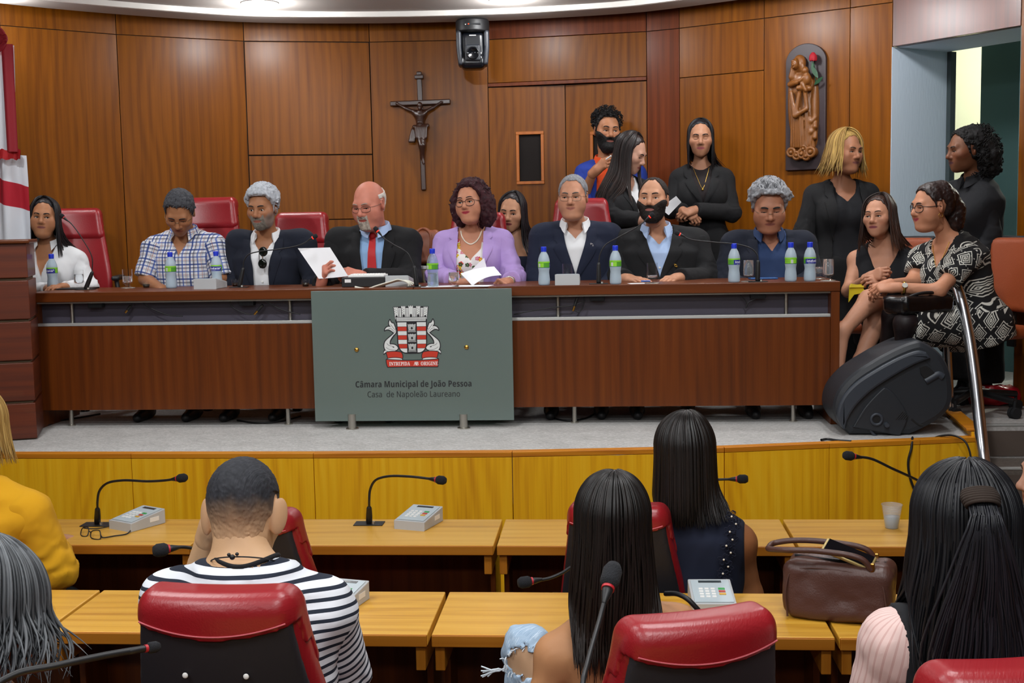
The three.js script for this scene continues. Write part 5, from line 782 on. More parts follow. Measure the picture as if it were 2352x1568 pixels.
// ================================================================ THINGS ON THE WALL
const facet = (i, lift = 0) => { const a = WALL[i], b = WALL[i + 1], t = V(b[0] - a[0], 0, b[1] - a[1]).normalize(), n = V(-t.z, 0, t.x), p = V(a[0], 0, a[1]).addScaledVector(n, lift); return { t, n, p, turn: -Math.atan2(t.z, t.x) }; };
function onWall(i, cx, cyy, lift = 0) { const F = facet(i, lift), o = onPlane(cx, cyy, F.p, F.n); return { o, turn: F.turn, q: (px, py, z = 0) => { const w = onPlane(px, py, F.p, F.n).sub(o); return V(w.dot(F.t), w.y, z); }, m: (px) => px * onPlane(cx + 1, cyy, F.p, F.n).sub(o).length() }; }
{
  const W = onWall(5, 966, 300), t = thing('crucifix', 'dark carved wooden crucifix hanging on the panelled wall', 'crucifix', W.o, W.turn), q = W.q;
  const beam = (a, b, w, z0, z1) => { const d = b.clone().sub(a), g = new RoundedBoxGeometry(w, d.length(), z1 - z0, 3, 0.008).translate(0, 0, (z0 + z1) / 2); g.rotateZ(Math.atan2(-d.x, d.y)); return g.translate((a.x + b.x) / 2, (a.y + b.y) / 2, 0); };
  part('upright_beam', beam(q(963, 165), q(974, 437), 0.037, 0.005, 0.035), M.bronze, t);
  part('cross_beam', [beam(q(897, 239.5), q(1035, 234), 0.036, 0.012, 0.044)], M.bronze, t);
  part('title_plate', [beam(q(953, 178.5), q(974, 177.5), 0.032, 0.03, 0.046)], M.bronze, t);
  const C = (a, b, r1, r2, k = 0.012) => capsule(a, b, r1, r2, k), z = 0.06, P = [];
  P.push(ellipsoid(q(966.5, 245, z + 0.022).toArray(), [0.02, 0.027, 0.022], 0.008, [0.4, 0, 0.1]), ellipsoid(q(966, 252, z + 0.03).toArray(), [0.012, 0.014, 0.014], 0.006));
  for (const [h, e, s] of [[[913, 239], [934, 251], [955, 259]], [[1015, 236], [996, 249], [977, 259]]]) P.push(C(q(...s, z), q(...e, z - 0.004), 0.0145, 0.0115), C(q(...e, z - 0.004), q(...h, z - 0.014), 0.0115, 0.0085), ellipsoid(q(...h, z - 0.012).toArray(), [0.014, 0.012, 0.008], 0.006));
  P.push(C(q(958, 263, z), q(974, 263, z), 0.024, 0.024, 0.02), C(q(966, 268, z), q(967, 292, z), 0.036, 0.026, 0.02), C(q(961, 300, z), q(974, 300, z), 0.026, 0.026, 0.02));
  P.push(C(q(962, 305, z), q(970, 335, z + 0.035), 0.025, 0.02), C(q(970, 335, z + 0.035), q(972, 362, z + 0.01), 0.018, 0.012), C(q(973, 305, z), q(974, 335, z + 0.03), 0.025, 0.02), C(q(974, 335, z + 0.03), q(973, 364, z + 0.004), 0.018, 0.012), C(q(972, 362, z + 0.006), q(975, 376, z + 0.02), 0.014, 0.01));
  for (let i = 0; i < 4; i++) for (const s of [-1, 1]) P.push(C(q(966 + s * 2, 268 + i * 5, z + 0.032), q(966 + s * 7, 270 + i * 5, z + 0.022), 0.003, 0.003, 0.004));
  part('figure', new Field(P, 0.006, 0.006).mesh(), M.bronze, t);
  const L = [C(q(953, 293, z + 0.012), q(984, 290, z + 0.014), 0.014, 0.014)]; for (let i = 0; i < 5; i++) L.push(C(q(957 + i * 6, 294, z + 0.024), q(960 + i * 5, 318 + (i % 2) * 5, z + 0.03), 0.011, 0.013, 0.005)); for (let i = 0; i < 3; i++) L.push(C(q(950 + i * 3, 298, z), q(943 + i * 5, 326, z + 0.008), 0.012, 0.012, 0.004));
  part('loincloth', new Field(L, 0.006, 0.006).mesh(), M.bronze, t);
}
{
  const W = onWall(10, 1853, 250), t = thing('wall_plaque', 'arched dark plaque with a carved wooden robed woman and child and a red rose', 'plaque', W.o, W.turn), q = W.q;
  const a = q(1808, 392), b = q(1899, 392), top = q(1853, 101), w = (b.x - a.x) / 2, cx = (a.x + b.x) / 2, s = new THREE.Shape(); s.moveTo(cx - w, a.y); s.lineTo(cx + w, a.y); s.lineTo(cx + w, top.y - w * 0.85); s.absellipse(cx, top.y - w * 0.85, w, w * 0.85, 0, Math.PI); s.lineTo(cx - w, a.y);
  part('backboard', extrude(s, 0.03, 0.004, 24), M.plaque, t);
  const k = 0.0036 * 0.92, E = (px, py, z, rx, ry, rz, kk = 0.01, rot) => ellipsoid(q(px, py, z).toArray(), [rx * k, ry * k, rz], kk, rot), C = (p, z0, p2, z1, r1, r2, kk = 0.008) => capsule(q(...p, z0), q(...p2, z1), r1 * k, r2 * k, kk), P = [];
  P.push(E(1839.5, 150, 0.092, 7.5, 10.5, 0.03, 0.003), E(1844, 148, 0.055, 13, 17, 0.034, 0.004), E(1838.5, 153, 0.122, 1.6, 3.2, 0.008, 0.002), E(1838, 144, 0.116, 5.5, 1.6, 0.008, 0.002), E(1839, 159, 0.119, 2.6, 1.2, 0.006, 0.002), C([1834, 150], 0.07, [1829, 178], 0.06, 5, 8), C([1852, 152], 0.07, [1862, 190], 0.055, 5, 8), E(1844, 186, 0.03, 22, 18, 0.05, 0.01));
  P.push(E(1847, 205, 0.02, 25, 34, 0.055, 0.012), E(1848, 262, 0.015, 27, 66, 0.058, 0.012), E(1851, 318, 0.015, 29, 34, 0.056, 0.012), E(1824, 235, 0.02, 9, 62, 0.04, 0.006), E(1876, 250, 0.02, 9, 66, 0.04, 0.006));
  for (let i = 0; i < 9; i++) P.push(C([1828 + i * 5.2, 250 + (i % 3) * 10], 0.088 - Math.abs(i - 4) * 0.006, [1825 + i * 6.4, 338], 0.078 - Math.abs(i - 4) * 0.007, 2.2, 3.2, 0.003));
  P.push(C([1830, 215], 0.092, [1840, 268], 0.1, 4, 5), C([1840, 268], 0.1, [1866, 252], 0.095, 5, 4), C([1852, 205], 0.1, [1842, 265], 0.1, 4, 4), C([1862, 210], 0.095, [1866, 252], 0.09, 4, 4));
  P.push(C([1826, 196], 0.075, [1846, 192], 0.11, 6, 5), C([1846, 192], 0.11, [1856, 186], 0.115, 3.6, 3), C([1870, 205], 0.08, [1850, 205], 0.115, 6, 5));
  P.push(E(1864, 165, 0.105, 6.5, 7.5, 0.024, 0.006), E(1866, 184, 0.1, 9, 12, 0.028, 0.008), C([1858, 196], 0.115, [1866, 210], 0.11, 4, 3.5), C([1862, 181], 0.12, [1853, 190], 0.125, 3, 2.4));
  for (let i = 0; i < 4; i++) P.push(C([1880, 270 + i * 12], 0.05, [1872 + (i % 2) * 8, 280 + i * 12], 0.06, 4, 5, 0.006));
  part('carved_figure', new Field(P, 0.0055, 0.006).mesh(), M.carved, t);
  const B = []; for (const [x, y, r] of [[1828, 351, 10], [1852, 354, 10], [1872, 350, 11], [1840, 358, 9], [1862, 359, 9], [1856, 343, 8]]) { const c = q(x, y, 0.075); B.push(new THREE.TorusGeometry(r * k * 0.72, r * k * 0.34, 8, 20).translate(c.x, c.y, c.z), ball(r * k * 0.45, c.x, c.y, c.z + 0.006, 12), new THREE.SphereGeometry(r * k, 16, 10).scale(1, 1, 1.3).translate(c.x, c.y, c.z - 0.035)); }
  part('cloud_base', B, M.carved, t);
  const rose = thing('rose', 'red artificial rose with green leaves fixed beside the carved figure', 'flower', W.o.clone(), W.turn), gm = std({ color: col(0x1d4a2c), roughness: 0.5 }), rm = std({ color: col(0xa60e22), roughness: 0.7 });
  const c0 = q(1877, 134, 0.07); for (let i = 0; i < 7; i++) { const a2 = i * 2.4, g = new THREE.SphereGeometry(0.03, 12, 8, 0, 2.2, 0.5, 1.6).scale(0.62 + i * 0.04, 1.15, 0.62 + i * 0.04).rotateY(a2).translate(c0.x, c0.y - i * 0.001, c0.z); part('petal', g, rm, rose); }
  part('bud', new THREE.SphereGeometry(0.02, 12, 10).scale(0.8, 1.4, 0.8).translate(c0.x, c0.y + 0.004, c0.z), rm, rose);
  part('stem', tube([q(1877, 145, 0.066), q(1880, 165, 0.058), q(1881, 196, 0.05)], 0.004, 16, 6), gm, rose);
  for (const [x, y, r, l] of [[1881, 168, 0.5, 1], [1889, 188, -0.9, 0.8], [1876, 152, 0.2, 0.4]]) { const c = q(x, y, 0.07), s2 = new THREE.Shape(); s2.moveTo(0, -0.045 * l); s2.quadraticCurveTo(0.028 * l, 0, 0, 0.05 * l); s2.quadraticCurveTo(-0.028 * l, 0, 0, -0.045 * l); part('leaf', new THREE.ExtrudeGeometry(s2, { depth: 0.002, bevelEnabled: false }).rotateY(0.3).rotateZ(r).translate(c.x, c.y, c.z), gm, rose); }
}
{ // pan-tilt camera hung from the rim
  const p = at(1086, 104, 8.22), t = thing('video_camera', 'black pan and tilt video camera hanging upside down below the ceiling rim', 'camera', V(p.x, p.y, p.z), 0.1);
  const k = 0.00308, Y = (py) => (104 - py) * k;
  part('base', lathe([[0, Y(48)], [0.104, Y(50)], [0.112, Y(54)], [0.113, Y(74)], [0.108, Y(78)], [0.02, Y(80)], [0, Y(80)]], 40), M.black, t);
  part('indicator_bar', rbox(0.11, 0.012, 0.01, 0.003, 0, Y(64), 0.108), M.blackMatte, t);
  part('red_led', ball(0.004, -0.025, Y(64), 0.114, 8), std({ color: col(0xff5020), emissive: col(0xff3010), emissiveIntensity: 1.2 }), t); part('white_led', ball(0.0035, -0.046, Y(65), 0.113, 8), M.white, t);
  const arm = (s) => new Field([rbf(s * 0.093, Y(112), 0.0, 0.018, 0.115, 0.075, 0.015, (x, y, z) => [x + s * (y < -0.02 ? (y + 0.02) * -0.1 : 0), y, z])], 0.007, 0.004).mesh();
  for (const s of [-1, 1]) part('yoke_arm', mapUV(arm(s), (x, y) => [x, y]), std({ color: col(0x2e3138), roughness: 0.4 }), t);
  part('head', mapUV(new Field([rbf(0, Y(106), 0.0, 0.078, 0.085, 0.07, 0.03), rbf(0, Y(140), 0.005, 0.085, 0.052, 0.08, 0.04)], 0.007, 0.004).mesh(), (x, y) => [x, y]), std({ color: col(0x0b0e14), roughness: 0.25 }), t);
  part('lens_housing', rbox(0.105, 0.11, 0.04, 0.014, 0, Y(124), 0.08, 3), std({ color: col(0x23262c), roughness: 0.45 }), t);
  part('lens', [lathe([[0.036, 0.0], [0.042, 0.01], [0.042, 0.022], [0.034, 0.024], [0.03, 0.012], [0, 0.008]], 32).rotateX(Math.PI / 2).translate(0, Y(125), 0.095)], std({ color: col(0x0a0d12), roughness: 0.12 }), t);
  part('badge', box(0.045, 0.006, 0.002, 0, Y(86), 0.071), M.white, t);
}
{ // ceremonial flag with ribbon, rosette and fringe
  const d = 6.85, t0 = at(0, 300, d), t = thing('flag', 'red and white ceremonial flag with a red rosette and ribbon at the left edge', 'flag', V(t0.x, DAIS, t0.z)), Q = (px, py, z = 0) => { const p = at(px, py, d); return V(p.x - t0.x, p.y - DAIS, z); };
  const folds = (rows, cols, fn, z0, mat, name) => { const P = [], U = [], I = []; for (const e of [0, -0.004]) for (let j = 0; j <= rows; j++) for (let i = 0; i <= cols; i++) { const [px, py, z] = fn(i / cols, j / rows), p = Q(px, py, z + z0 + e); P.push(p.x, p.y, p.z); U.push(i / cols, 1 - j / rows); } const n = (rows + 1) * (cols + 1); for (let j = 0; j < rows; j++) for (let i = 0; i < cols; i++) { const a = j * (cols + 1) + i; I.push(a, a + cols + 1, a + 1, a + 1, a + cols + 1, a + cols + 2); I.push(n + a, n + a + 1, n + a + cols + 1, n + a + 1, n + a + cols + 2, n + a + cols + 1); } const g = new THREE.BufferGeometry(); g.setAttribute('position', new THREE.Float32BufferAttribute(P, 3)); g.setAttribute('uv', new THREE.Float32BufferAttribute(U, 2)); g.setIndex(I); g.computeVertexNormals(); return part(name, g, mat, t); };
  const wave = (u, v) => 0.03 * Math.sin(u * 17 + v * 1.5) + 0.014 * Math.sin(u * 39 + 1);
  const fabric = (c) => cloth(c, { roughness: 0.7 });
  const fmap = canvasTexture(256, 512, (g, w, h) => { g.fillStyle = '#dfe3ea'; g.fillRect(0, 0, w, h); g.fillStyle = '#b3182c'; g.beginPath(); g.moveTo(0, 60); g.bezierCurveTo(90, 60, 190, 110, 256, 150); g.lineTo(256, 265); g.bezierCurveTo(190, 230, 90, 180, 0, 165); g.fill(); g.fillRect(120, 420, 90, 92); g.fillStyle = '#20242c'; g.fillRect(60, 430, 60, 82); });
  folds(30, 40, (u, v) => [lerp(-170, 50 + v * 16, u), lerp(352, 600, v) + u * u * 4, wave(u, v) * 1.3], -0.03, std({ map: fmap, roughness: 0.8, side: THREE.DoubleSide }), 'striped_cloth');
  folds(20, 34, (u, v) => [lerp(-150, 34 + v * 6, u), lerp(105, 352, v), wave(u, v)], 0.03, fabric(0xe4e8f0), 'white_cloth');
  folds(16, 8, (u, v) => [lerp(17 + v * 14, 41 + v * 12, u), lerp(105, 350, v), 0.012 * Math.sin(u * 5)], 0.075, fabric(0x8f0f20), 'ribbon');
  folds(3, 60, (u, v) => [lerp(-120, 60, u), lerp(345, 367, v) + 2 * Math.sin(u * 70), 0.006 * Math.sin(u * 190) * v + wave(u, 1) * 0.7], 0.07, fabric(0xb51a22), 'fringe');
  const c = Q(3, 96, 0.1), ros = []; for (let i = 0; i < 28; i++) { const a = i / 28 * 6.283; ros.push(new THREE.ConeGeometry(0.014, 0.058, 5).scale(1, 1, 0.5).rotateZ(-a - Math.PI / 2 + 3.1416).translate(Math.cos(a) * 0.058, Math.sin(a) * 0.058, 0.004 * (i % 2))); }
  part('rosette', [cyl(0.078, 0.082, 0.01, 0, 0, 0, 28).rotateX(Math.PI / 2), ...ros].map((g) => g.translate(c.x, c.y, c.z)), fabric(0x8f0f20), t);
  const wh = []; for (let i = 0; i < 22; i++) { const a = i / 22 * 6.283; wh.push(rbox(0.042, 0.009, 0.006, 0.002, 0.024, 0, 0).rotateZ(a).translate(c.x, c.y, c.z + 0.014 + 0.001 * (i % 2))); } part('rosette_centre', wh, fabric(0xe0e2e6), t);
  part('button', new THREE.SphereGeometry(0.012, 14, 10).scale(1, 1, 0.6).translate(c.x, c.y, c.z + 0.02), M.black, t);
  part('pole', [cyl(0.016, 0.016, 2.3, -0.14, 1.15, -0.06, 16), cyl(0.15, 0.17, 0.05, -0.14, 0.025, -0.06, 28)], phy({ map: TEX.table, roughness: 0.4 }), t);
}
// ================================================================ RAILING, MONITOR SPEAKER
{
  const t = thing('handrail', 'curved polished steel handrail beside the dais steps', 'railing', V(1.8, DAIS, -6.5)), O = V(1.8, DAIS, -6.5), L = (px, py, d) => at(px, py, d).sub(O);
  const foot = L(2183, 955, 6.56); foot.y = 0.03; const top = L(2166, 590, 6.56);
  part('post', [tube([foot, foot.clone().lerp(top, 0.5), top], 0.022, 20, 16), cyl(0.05, 0.05, 0.008, foot.x, foot.y + 0.004, foot.z, 24)], M.chrome, t);
  const pts = [L(2166, 588, 6.56), L(2178, 606, 6.5), L(2203, 672, 6.4), L(2223, 760, 6.27), L(2238, 860, 6.12), L(2249, 960, 5.97), L(2258, 1040, 5.83), L(2265, 1090, 5.7), L(2271, 1140, 5.6)]; 
  const end = pts[pts.length - 1].clone(); const bend = end.clone().add(V(0.01, -0.08, 0.01));
  part('rail_tube', new THREE.TubeGeometry(new THREE.CatmullRomCurve3([...pts, bend, V(bend.x, -DAIS + 0.165, bend.z)]), 80, 0.029, 18), M.chrome, t);
  part('flange', cyl(0.06, 0.06, 0.01, bend.x, -DAIS + 0.17, bend.z, 24), M.chrome, t);
}
{
  const d0 = 6.02, O = V(at(2050, 950, d0).x, DAIS, -6.2), q = (px, py, d = d0) => { const p = at(px, py, d).sub(O); return [p.x, p.y]; };
  const t = thing('monitor_speaker', 'black plastic monitor speaker tilted back at the corner of the dais', 'speaker', O);
  const out = [[1952, 1015], [1926, 988], [1915, 955], [1926, 915], [1958, 878], [2006, 846], [2058, 818], [2100, 802], [2124, 803], [2160, 828], [2180, 860], [2189, 905], [2186, 945], [2165, 975], [2122, 1001], [2090, 1016]].map(([x, y]) => q(x, y));
  const sh = new THREE.Shape(); sh.moveTo(...out[0]); sh.splineThru(out.slice(1).map((p) => new THREE.Vector2(...p))); sh.closePath();
  const pm = std({ color: col(0x23272d), roughness: 0.55, bumpMap: TEX.leather, bumpScale: 0.001 }), dm = std({ color: col(0x0c0d10), roughness: 0.7 }), lm = std({ color: col(0x353b44), roughness: 0.5 });
  const drop = Math.min(...out.map((p) => p[1])); part('cabinet', extrude(sh, 0.36, 0.03, 10).translate(0, -Math.min(0, drop) + 0.0, -0.18), pm, t);
  const zf = 0.18, band = (pts, th, z, mat, name) => part(name, tube(pts.map(([x, y]) => V(...q(x, y), z)), th, 40, 8), mat, t);
  // baffle shell along the upper left edge
  { const a = [[1934, 982], [1922, 955], [1932, 916], [1962, 880], [2010, 848], [2062, 820], [2104, 805], [2126, 808]].map((p) => q(...p)), b = [[2136, 822], [2096, 838], [2046, 866], [2000, 897], [1966, 930], [1946, 962], [1940, 985]].map((p) => q(...p)); const s2 = new THREE.Shape(); s2.moveTo(...a[0]); s2.splineThru(a.slice(1).map((p) => new THREE.Vector2(...p))); s2.lineTo(...b[0]); s2.splineThru(b.slice(1).map((p) => new THREE.Vector2(...p))); s2.closePath(); part('front_rim', extrude(s2, 0.39, 0.012, 8).translate(0, 0, -0.19), lm, t); }
  { const s2 = new THREE.Shape(); const a = [[1958, 980], [1985, 935], [2022, 895], [2035, 890], [2054, 905], [2078, 940], [2082, 965], [2066, 1000]].map((p) => q(...p)); s2.moveTo(...a[0]); s2.splineThru(a.slice(1).map((p) => new THREE.Vector2(...p))); s2.closePath(); part('side_panel', extrude(s2, 0.02, 0.006, 10).translate(0, 0, zf - 0.008), pm, t); }
  { const c = q(2012, 962); part('pole_socket', [new THREE.TorusGeometry(0.026, 0.007, 10, 28).translate(c[0], c[1], zf + 0.014)], lm, t); part('socket_bore', cyl(0.024, 0.024, 0.012, 0, 0, 0, 24).rotateX(Math.PI / 2).translate(c[0], c[1], zf + 0.008), dm, t); const k = q(2034, 974); part('clamp_knob', cyl(0.011, 0.013, 0.03, 0, 0, 0, 16).rotateX(Math.PI / 2).translate(k[0], k[1], zf + 0.02), lm, t); }
  { const a = [q(2112, 843), q(2128, 840), q(2148, 858), q(2146, 868), q(2128, 872), q(2114, 858)]; const s2 = new THREE.Shape(); s2.moveTo(...a[0]); s2.splineThru(a.slice(1).map((p) => new THREE.Vector2(...p))); s2.closePath(); part('handle_recess', extrude(s2, 0.01, 0.002).translate(0, 0, zf - 0.004), dm, t); band([[2126, 876], [2140, 868], [2156, 860], [2166, 866]], 0.02, zf - 0.008, lm, 'handle'); }
  for (let i = 0; i < 5; i++) band([[2056 + i * 5.5, 962 - i * 0], [2072 + i * 3, 944 + i * 2.4]], 0.0026, zf + 0.012, dm, 'vent_slot');
  band([[1998, 985], [2010, 1000], [2028, 1012]], 0.008, zf - 0.004, lm, 'bracket_edge'); band([[2093, 962], [2110, 975], [2120, 977]], 0.008, zf - 0.006, dm, 'clip'); band([[2096, 846], [2104, 834], [2120, 828], [2140, 842]], 0.004, zf - 0.003, pm, 'handle_bezel');
}
const cord = (name, label, pts, r, mat = M.black) => solo(name, [new THREE.TubeGeometry(new THREE.CatmullRomCurve3(pts), pts.length * 12, r, 8)], mat, label, 'cable');
cord('speaker_cable', 'black cable running from the speaker down the dais front', [at(2096, 1004, 6.0), at(2095, 1012, 5.87), at(2093, 1030, 5.855), at(2086, 1060, 5.85), at(2090, 1095, 5.85), at(2110, 1150, 5.85), at(2125, 1200, 5.85)], 0.006);
cord('speaker_cable', 'black cable looping over the right corner of the dais', [at(2140, 1008, 6.0), at(2160, 1001, 5.95), at(2190, 1000, 5.9), at(2215, 1012, 5.86), at(2228, 1040, 5.84), at(2229, 1090, 5.84), at(2228, 1130, 5.84)], 0.005);
cord('floor_cable', 'short black cable lying on the carpet left of the speaker', [onY(1886, 1010, DAIS + 0.006), onY(1900, 1008, DAIS + 0.006), onY(1925, 1011, DAIS + 0.006), onY(1955, 1013, DAIS + 0.006)], 0.006);
cord('floor_cable', 'dark cable coiled on the carpet under the left end of the table', [onY(74, 975, DAIS + 0.006), onY(100, 978, DAIS + 0.006), onY(140, 965, DAIS + 0.006), onY(185, 958, DAIS + 0.006), onY(230, 950, DAIS + 0.006)], 0.005);
cord('floor_cable', 'dark cable on the carpet left of the glass sign under the table', [onY(545, 965, DAIS + 0.006), onY(590, 971, DAIS + 0.006), onY(640, 968, DAIS + 0.006), onY(690, 955, DAIS + 0.006)], 0.005);
cord('floor_cable', 'dark cable on the carpet right of the glass sign under the table', [onY(1266, 950, DAIS + 0.006), onY(1275, 961, DAIS + 0.006), onY(1310, 966, DAIS + 0.006), onY(1345, 960, DAIS + 0.006), onY(1365, 950, DAIS + 0.006)], 0.005);
// cables, plugs and junction boxes hanging in the gap under the table top
for (const [px, where] of [[219, 'the left microphone'], [567, 'the second microphone from the left'], [1372, 'the microphone of the man in the navy suit'], [1741, 'the rightmost table microphone']]) { const p = at(px, 693, 6.41); solo('junction_box', [rbox(0.078, 0.036, 0.05, 0.003)], M.blackMatte, 'black box under the table top below ' + where, 'box', V(p.x, 1.507, -6.42)); }
{ const mk = (label, pts, plug) => { const t = thing('audio_cable', label, 'cable', at(...pts[0], 6.40)), O = t.position, P = pts.map((q) => at(...q, 6.40).sub(O)); part('wire', new THREE.TubeGeometry(new THREE.CatmullRomCurve3(P), 40, 0.0032, 6), M.black, t); if (plug) { const a = at(...plug[0], 6.40).sub(O), b = at(...plug[1], 6.40).sub(O), m = a.clone().lerp(b, 0.62); part('plug', [rod(a, m, 0.008, 12)], M.black, t); part('plug_tip', [rod(m, b, 0.006, 12)], M.brass, t); } };
  mk('thin black cable with a plug hanging left under the table top', [[301, 686], [303, 700], [296, 711]], [[300, 702], [288, 718]]);
  mk('long black cable sagging under the left table half', [[320, 686], [335, 700], [356, 712], [390, 724], [420, 726]]);
  mk('black cable with a yellow tipped plug under the left table half', [[528, 686], [530, 700], [545, 712], [575, 722], [592, 716]], [[604, 700], [584, 722]]);
  mk('black cable drooping left of the glass sign', [[606, 686], [625, 700], [650, 712], [690, 722]]);
  mk('black plug hanging just right of the glass sign', [[1332, 678], [1326, 690], [1318, 705]], [[1326, 684], [1316, 714]]);
  mk('reddish black cable looping under the right table half', [[1342, 677], [1340, 700], [1330, 716], [1318, 712]]);
  mk('black cable sagging right of the glass sign', [[1180, 722], [1220, 714], [1270, 706], [1320, 700], [1345, 690]]);
  mk('short black cable end under the right microphone', [[1700, 678], [1710, 688], [1716, 700], [1712, 708], [1720, 694], [1735, 686]]); }
// ================================================================ THINGS ON THE HEAD TABLE
const tabP = (px, py) => { const q = onY(px, py, TT), d = clamp(-q.z, 6.40, 6.74), x = at(px, py, d).x; return V(x, TT, -d); };
const labelTex = canvasTexture(512, 128, (g) => { g.fillStyle = '#2a2f8c'; g.fillRect(0, 0, 220, 128); g.fillStyle = '#4f9a26'; g.fillRect(220, 0, 292, 128); g.fillStyle = '#8ccf2e'; g.fillRect(0, 0, 512, 26); g.fillRect(232, 34, 180, 84); g.fillStyle = '#f0f2f4'; g.font = 'bold 58px sans-serif'; g.fillText('indaiá', 18, 92); g.fillRect(196, 44, 10, 26); g.font = '14px sans-serif'; g.fillText('água mineral', 40, 116); g.fillRect(330, 40, 30, 74); g.fillStyle = '#222'; for (let i = 0; i < 8; i++) g.fillRect(332, 44 + i * 9, 26, 3); g.fillStyle = '#2f5f1c'; for (let i = 0; i < 5; i++) g.fillRect(246, 44 + i * 14, 70, 4); g.fillStyle = '#16347a'; g.fillRect(0, 122, 512, 6); });
const labelMat = std({ map: labelTex, roughness: 0.5 });
let bottle0;
function bottle(px, py, turn, label, clear) {
  const p = tabP(px, py);
  if (bottle0 && !clear) return copyOf(bottle0, label, p, turn);
  const t = thing('water_bottle', label, 'bottle', p, turn);
  const prof = [[0, 0.002], [0.024, 0], [0.0295, 0.004], [0.0308, 0.012], [0.0308, 0.03], [0.029, 0.05], [0.0272, 0.066], [0.0285, 0.08], [0.0308, 0.092], [0.0308, 0.126], [0.029, 0.14], [0.0225, 0.16], [0.0135, 0.176], [0.0125, 0.184], [0.0125, 0.192]];
  part('body', lathe(prof, 32), clear ? M.bottle : M.frostWater, t);
  part('label', new THREE.CylinderGeometry(0.0314, 0.0314, 0.033, 36, 1, true).translate(0, 0.109, 0), labelMat, t);
  part('cap', [lathe([[0.0142, 0.182], [0.0148, 0.184], [0.0148, 0.2], [0.0135, 0.2035], [0, 0.2035]], 28), lathe([[0.0125, 0.176], [0.0145, 0.177], [0.0145, 0.181], [0.0125, 0.182]], 24)], M.cap, t);
  if (clear) part('water', lathe([[0, 0.004], [0.028, 0.006], [0.029, 0.03], [0.027, 0.05], [0.0265, 0.066], [0.027, 0.075], [0, 0.075]], 28), M.water, t); else bottle0 = t;
  return t;
}
bottle(122, 664, -1.75, 'leftmost water bottle, its blue label facing forward, before the young woman in white');
bottle(394, 661.5, 1.5, 'water bottle with a green label before the man in the plaid shirt');
bottle(499, 659, -1.75, 'water bottle standing behind the grey voting console, blue label forward');
bottle(1250, 655, 1.9, 'water bottle with a green label before the smiling man in the navy suit');
bottle(1414, 654, 1.7, 'water bottle with a green label between the navy suit and the bearded man');
bottle(1686, 648, -3.0, 'water bottle with a half blue half green label before the grey-haired man looking down');
bottle(1816, 646, 1.0, 'water bottle with a plain green label, second from the right end of the table');
bottle(1860, 646, -2.2, 'rightmost water bottle, next to the two water glasses');
bottle(995, 662, 1.2, 'half empty clear water bottle behind the top of the glass sign', true);
let glass0, glassB;
function waterGlass(px, py, label, level = 0.06, coaster = true, rear = 0) {
  const p = tabP(px, py); p.z -= rear; const t = thing('water_glass', label, 'glass', p);
  const y0 = coaster ? 0.004 : 0;
  part('bowl', lathe([[0, y0 + 0.002], [0.022, y0], [0.023, y0 + 0.004], [0.012, y0 + 0.009], [0.012, y0 + 0.016], [0.026, y0 + 0.024], [0.028, y0 + 0.032], [0.028, y0 + 0.105], [0.0268, y0 + 0.105], [0.0268, y0 + 0.034], [0.02, y0 + 0.027], [0, y0 + 0.024]], 32), M.glass, t);
  if (level) part('water', lathe([[0, y0 + 0.026], [0.02, y0 + 0.029], [0.0262, y0 + 0.036], [0.0262, y0 + level + 0.01], [0, y0 + level + 0.01]], 28), M.water, t);
  if (coaster) { const c = solo('coaster', [lathe([[0, 0.004], [0.036, 0.004], [0.04, 0.0025], [0.04, 0], [0, 0]], 28)], M.steel, 'metal coaster under the ' + label.replace(/^(short |stemmed )+/, ''), 'coaster', V(p.x, TT, p.z)); }
  return t;
}
waterGlass(182, 660, 'short stemmed water glass beside the leftmost bottle', 0.07);
waterGlass(294, 660, 'short stemmed water glass standing alone beside the plaid shirted man', 0.055);
waterGlass(836, 652, 'short stemmed empty glass behind the white keyboard', 0, false, 0.12);
waterGlass(1043, 664, 'short stemmed water glass before the woman in lilac', 0.065, false);
waterGlass(1303, 651, 'short stemmed empty glass behind the small grey console', 0, false, 0.07);
waterGlass(1498, 651, 'short stemmed nearly empty glass between the bearded man\'s hands', 0.03);
waterGlass(1719, 647, 'short stemmed full water glass left of the rightmost microphone', 0.1);
waterGlass(1880, 640, 'short stemmed water glass half hidden behind the rightmost bottle', 0.05);
waterGlass(1902, 646, 'short stemmed water glass nearest the right end of the table', 0.1);
let cup0;
function coffeeCup(px, py, label) {
  const p = tabP(px, py); if (cup0) return copyOf(cup0, label, p);
  const t = cup0 = thing('coffee_cup', label, 'cup', p);
  part('cup', lathe([[0, 0.001], [0.017, 0], [0.0235, 0.037], [0.0245, 0.038], [0.0242, 0.0395]], 28), M.glass, t);
  part('coffee', lathe([[0, 0.002], [0.0165, 0.002], [0.0202, 0.021], [0, 0.021]], 24), M.coffee, t);
}
coffeeCup(336, 656, 'small clear coffee cup before the man in the plaid shirt'); coffeeCup(541, 657, 'small clear coffee cup at the foot of the second microphone'); coffeeCup(702, 658, 'small clear coffee cup beside the bald man\'s hand');
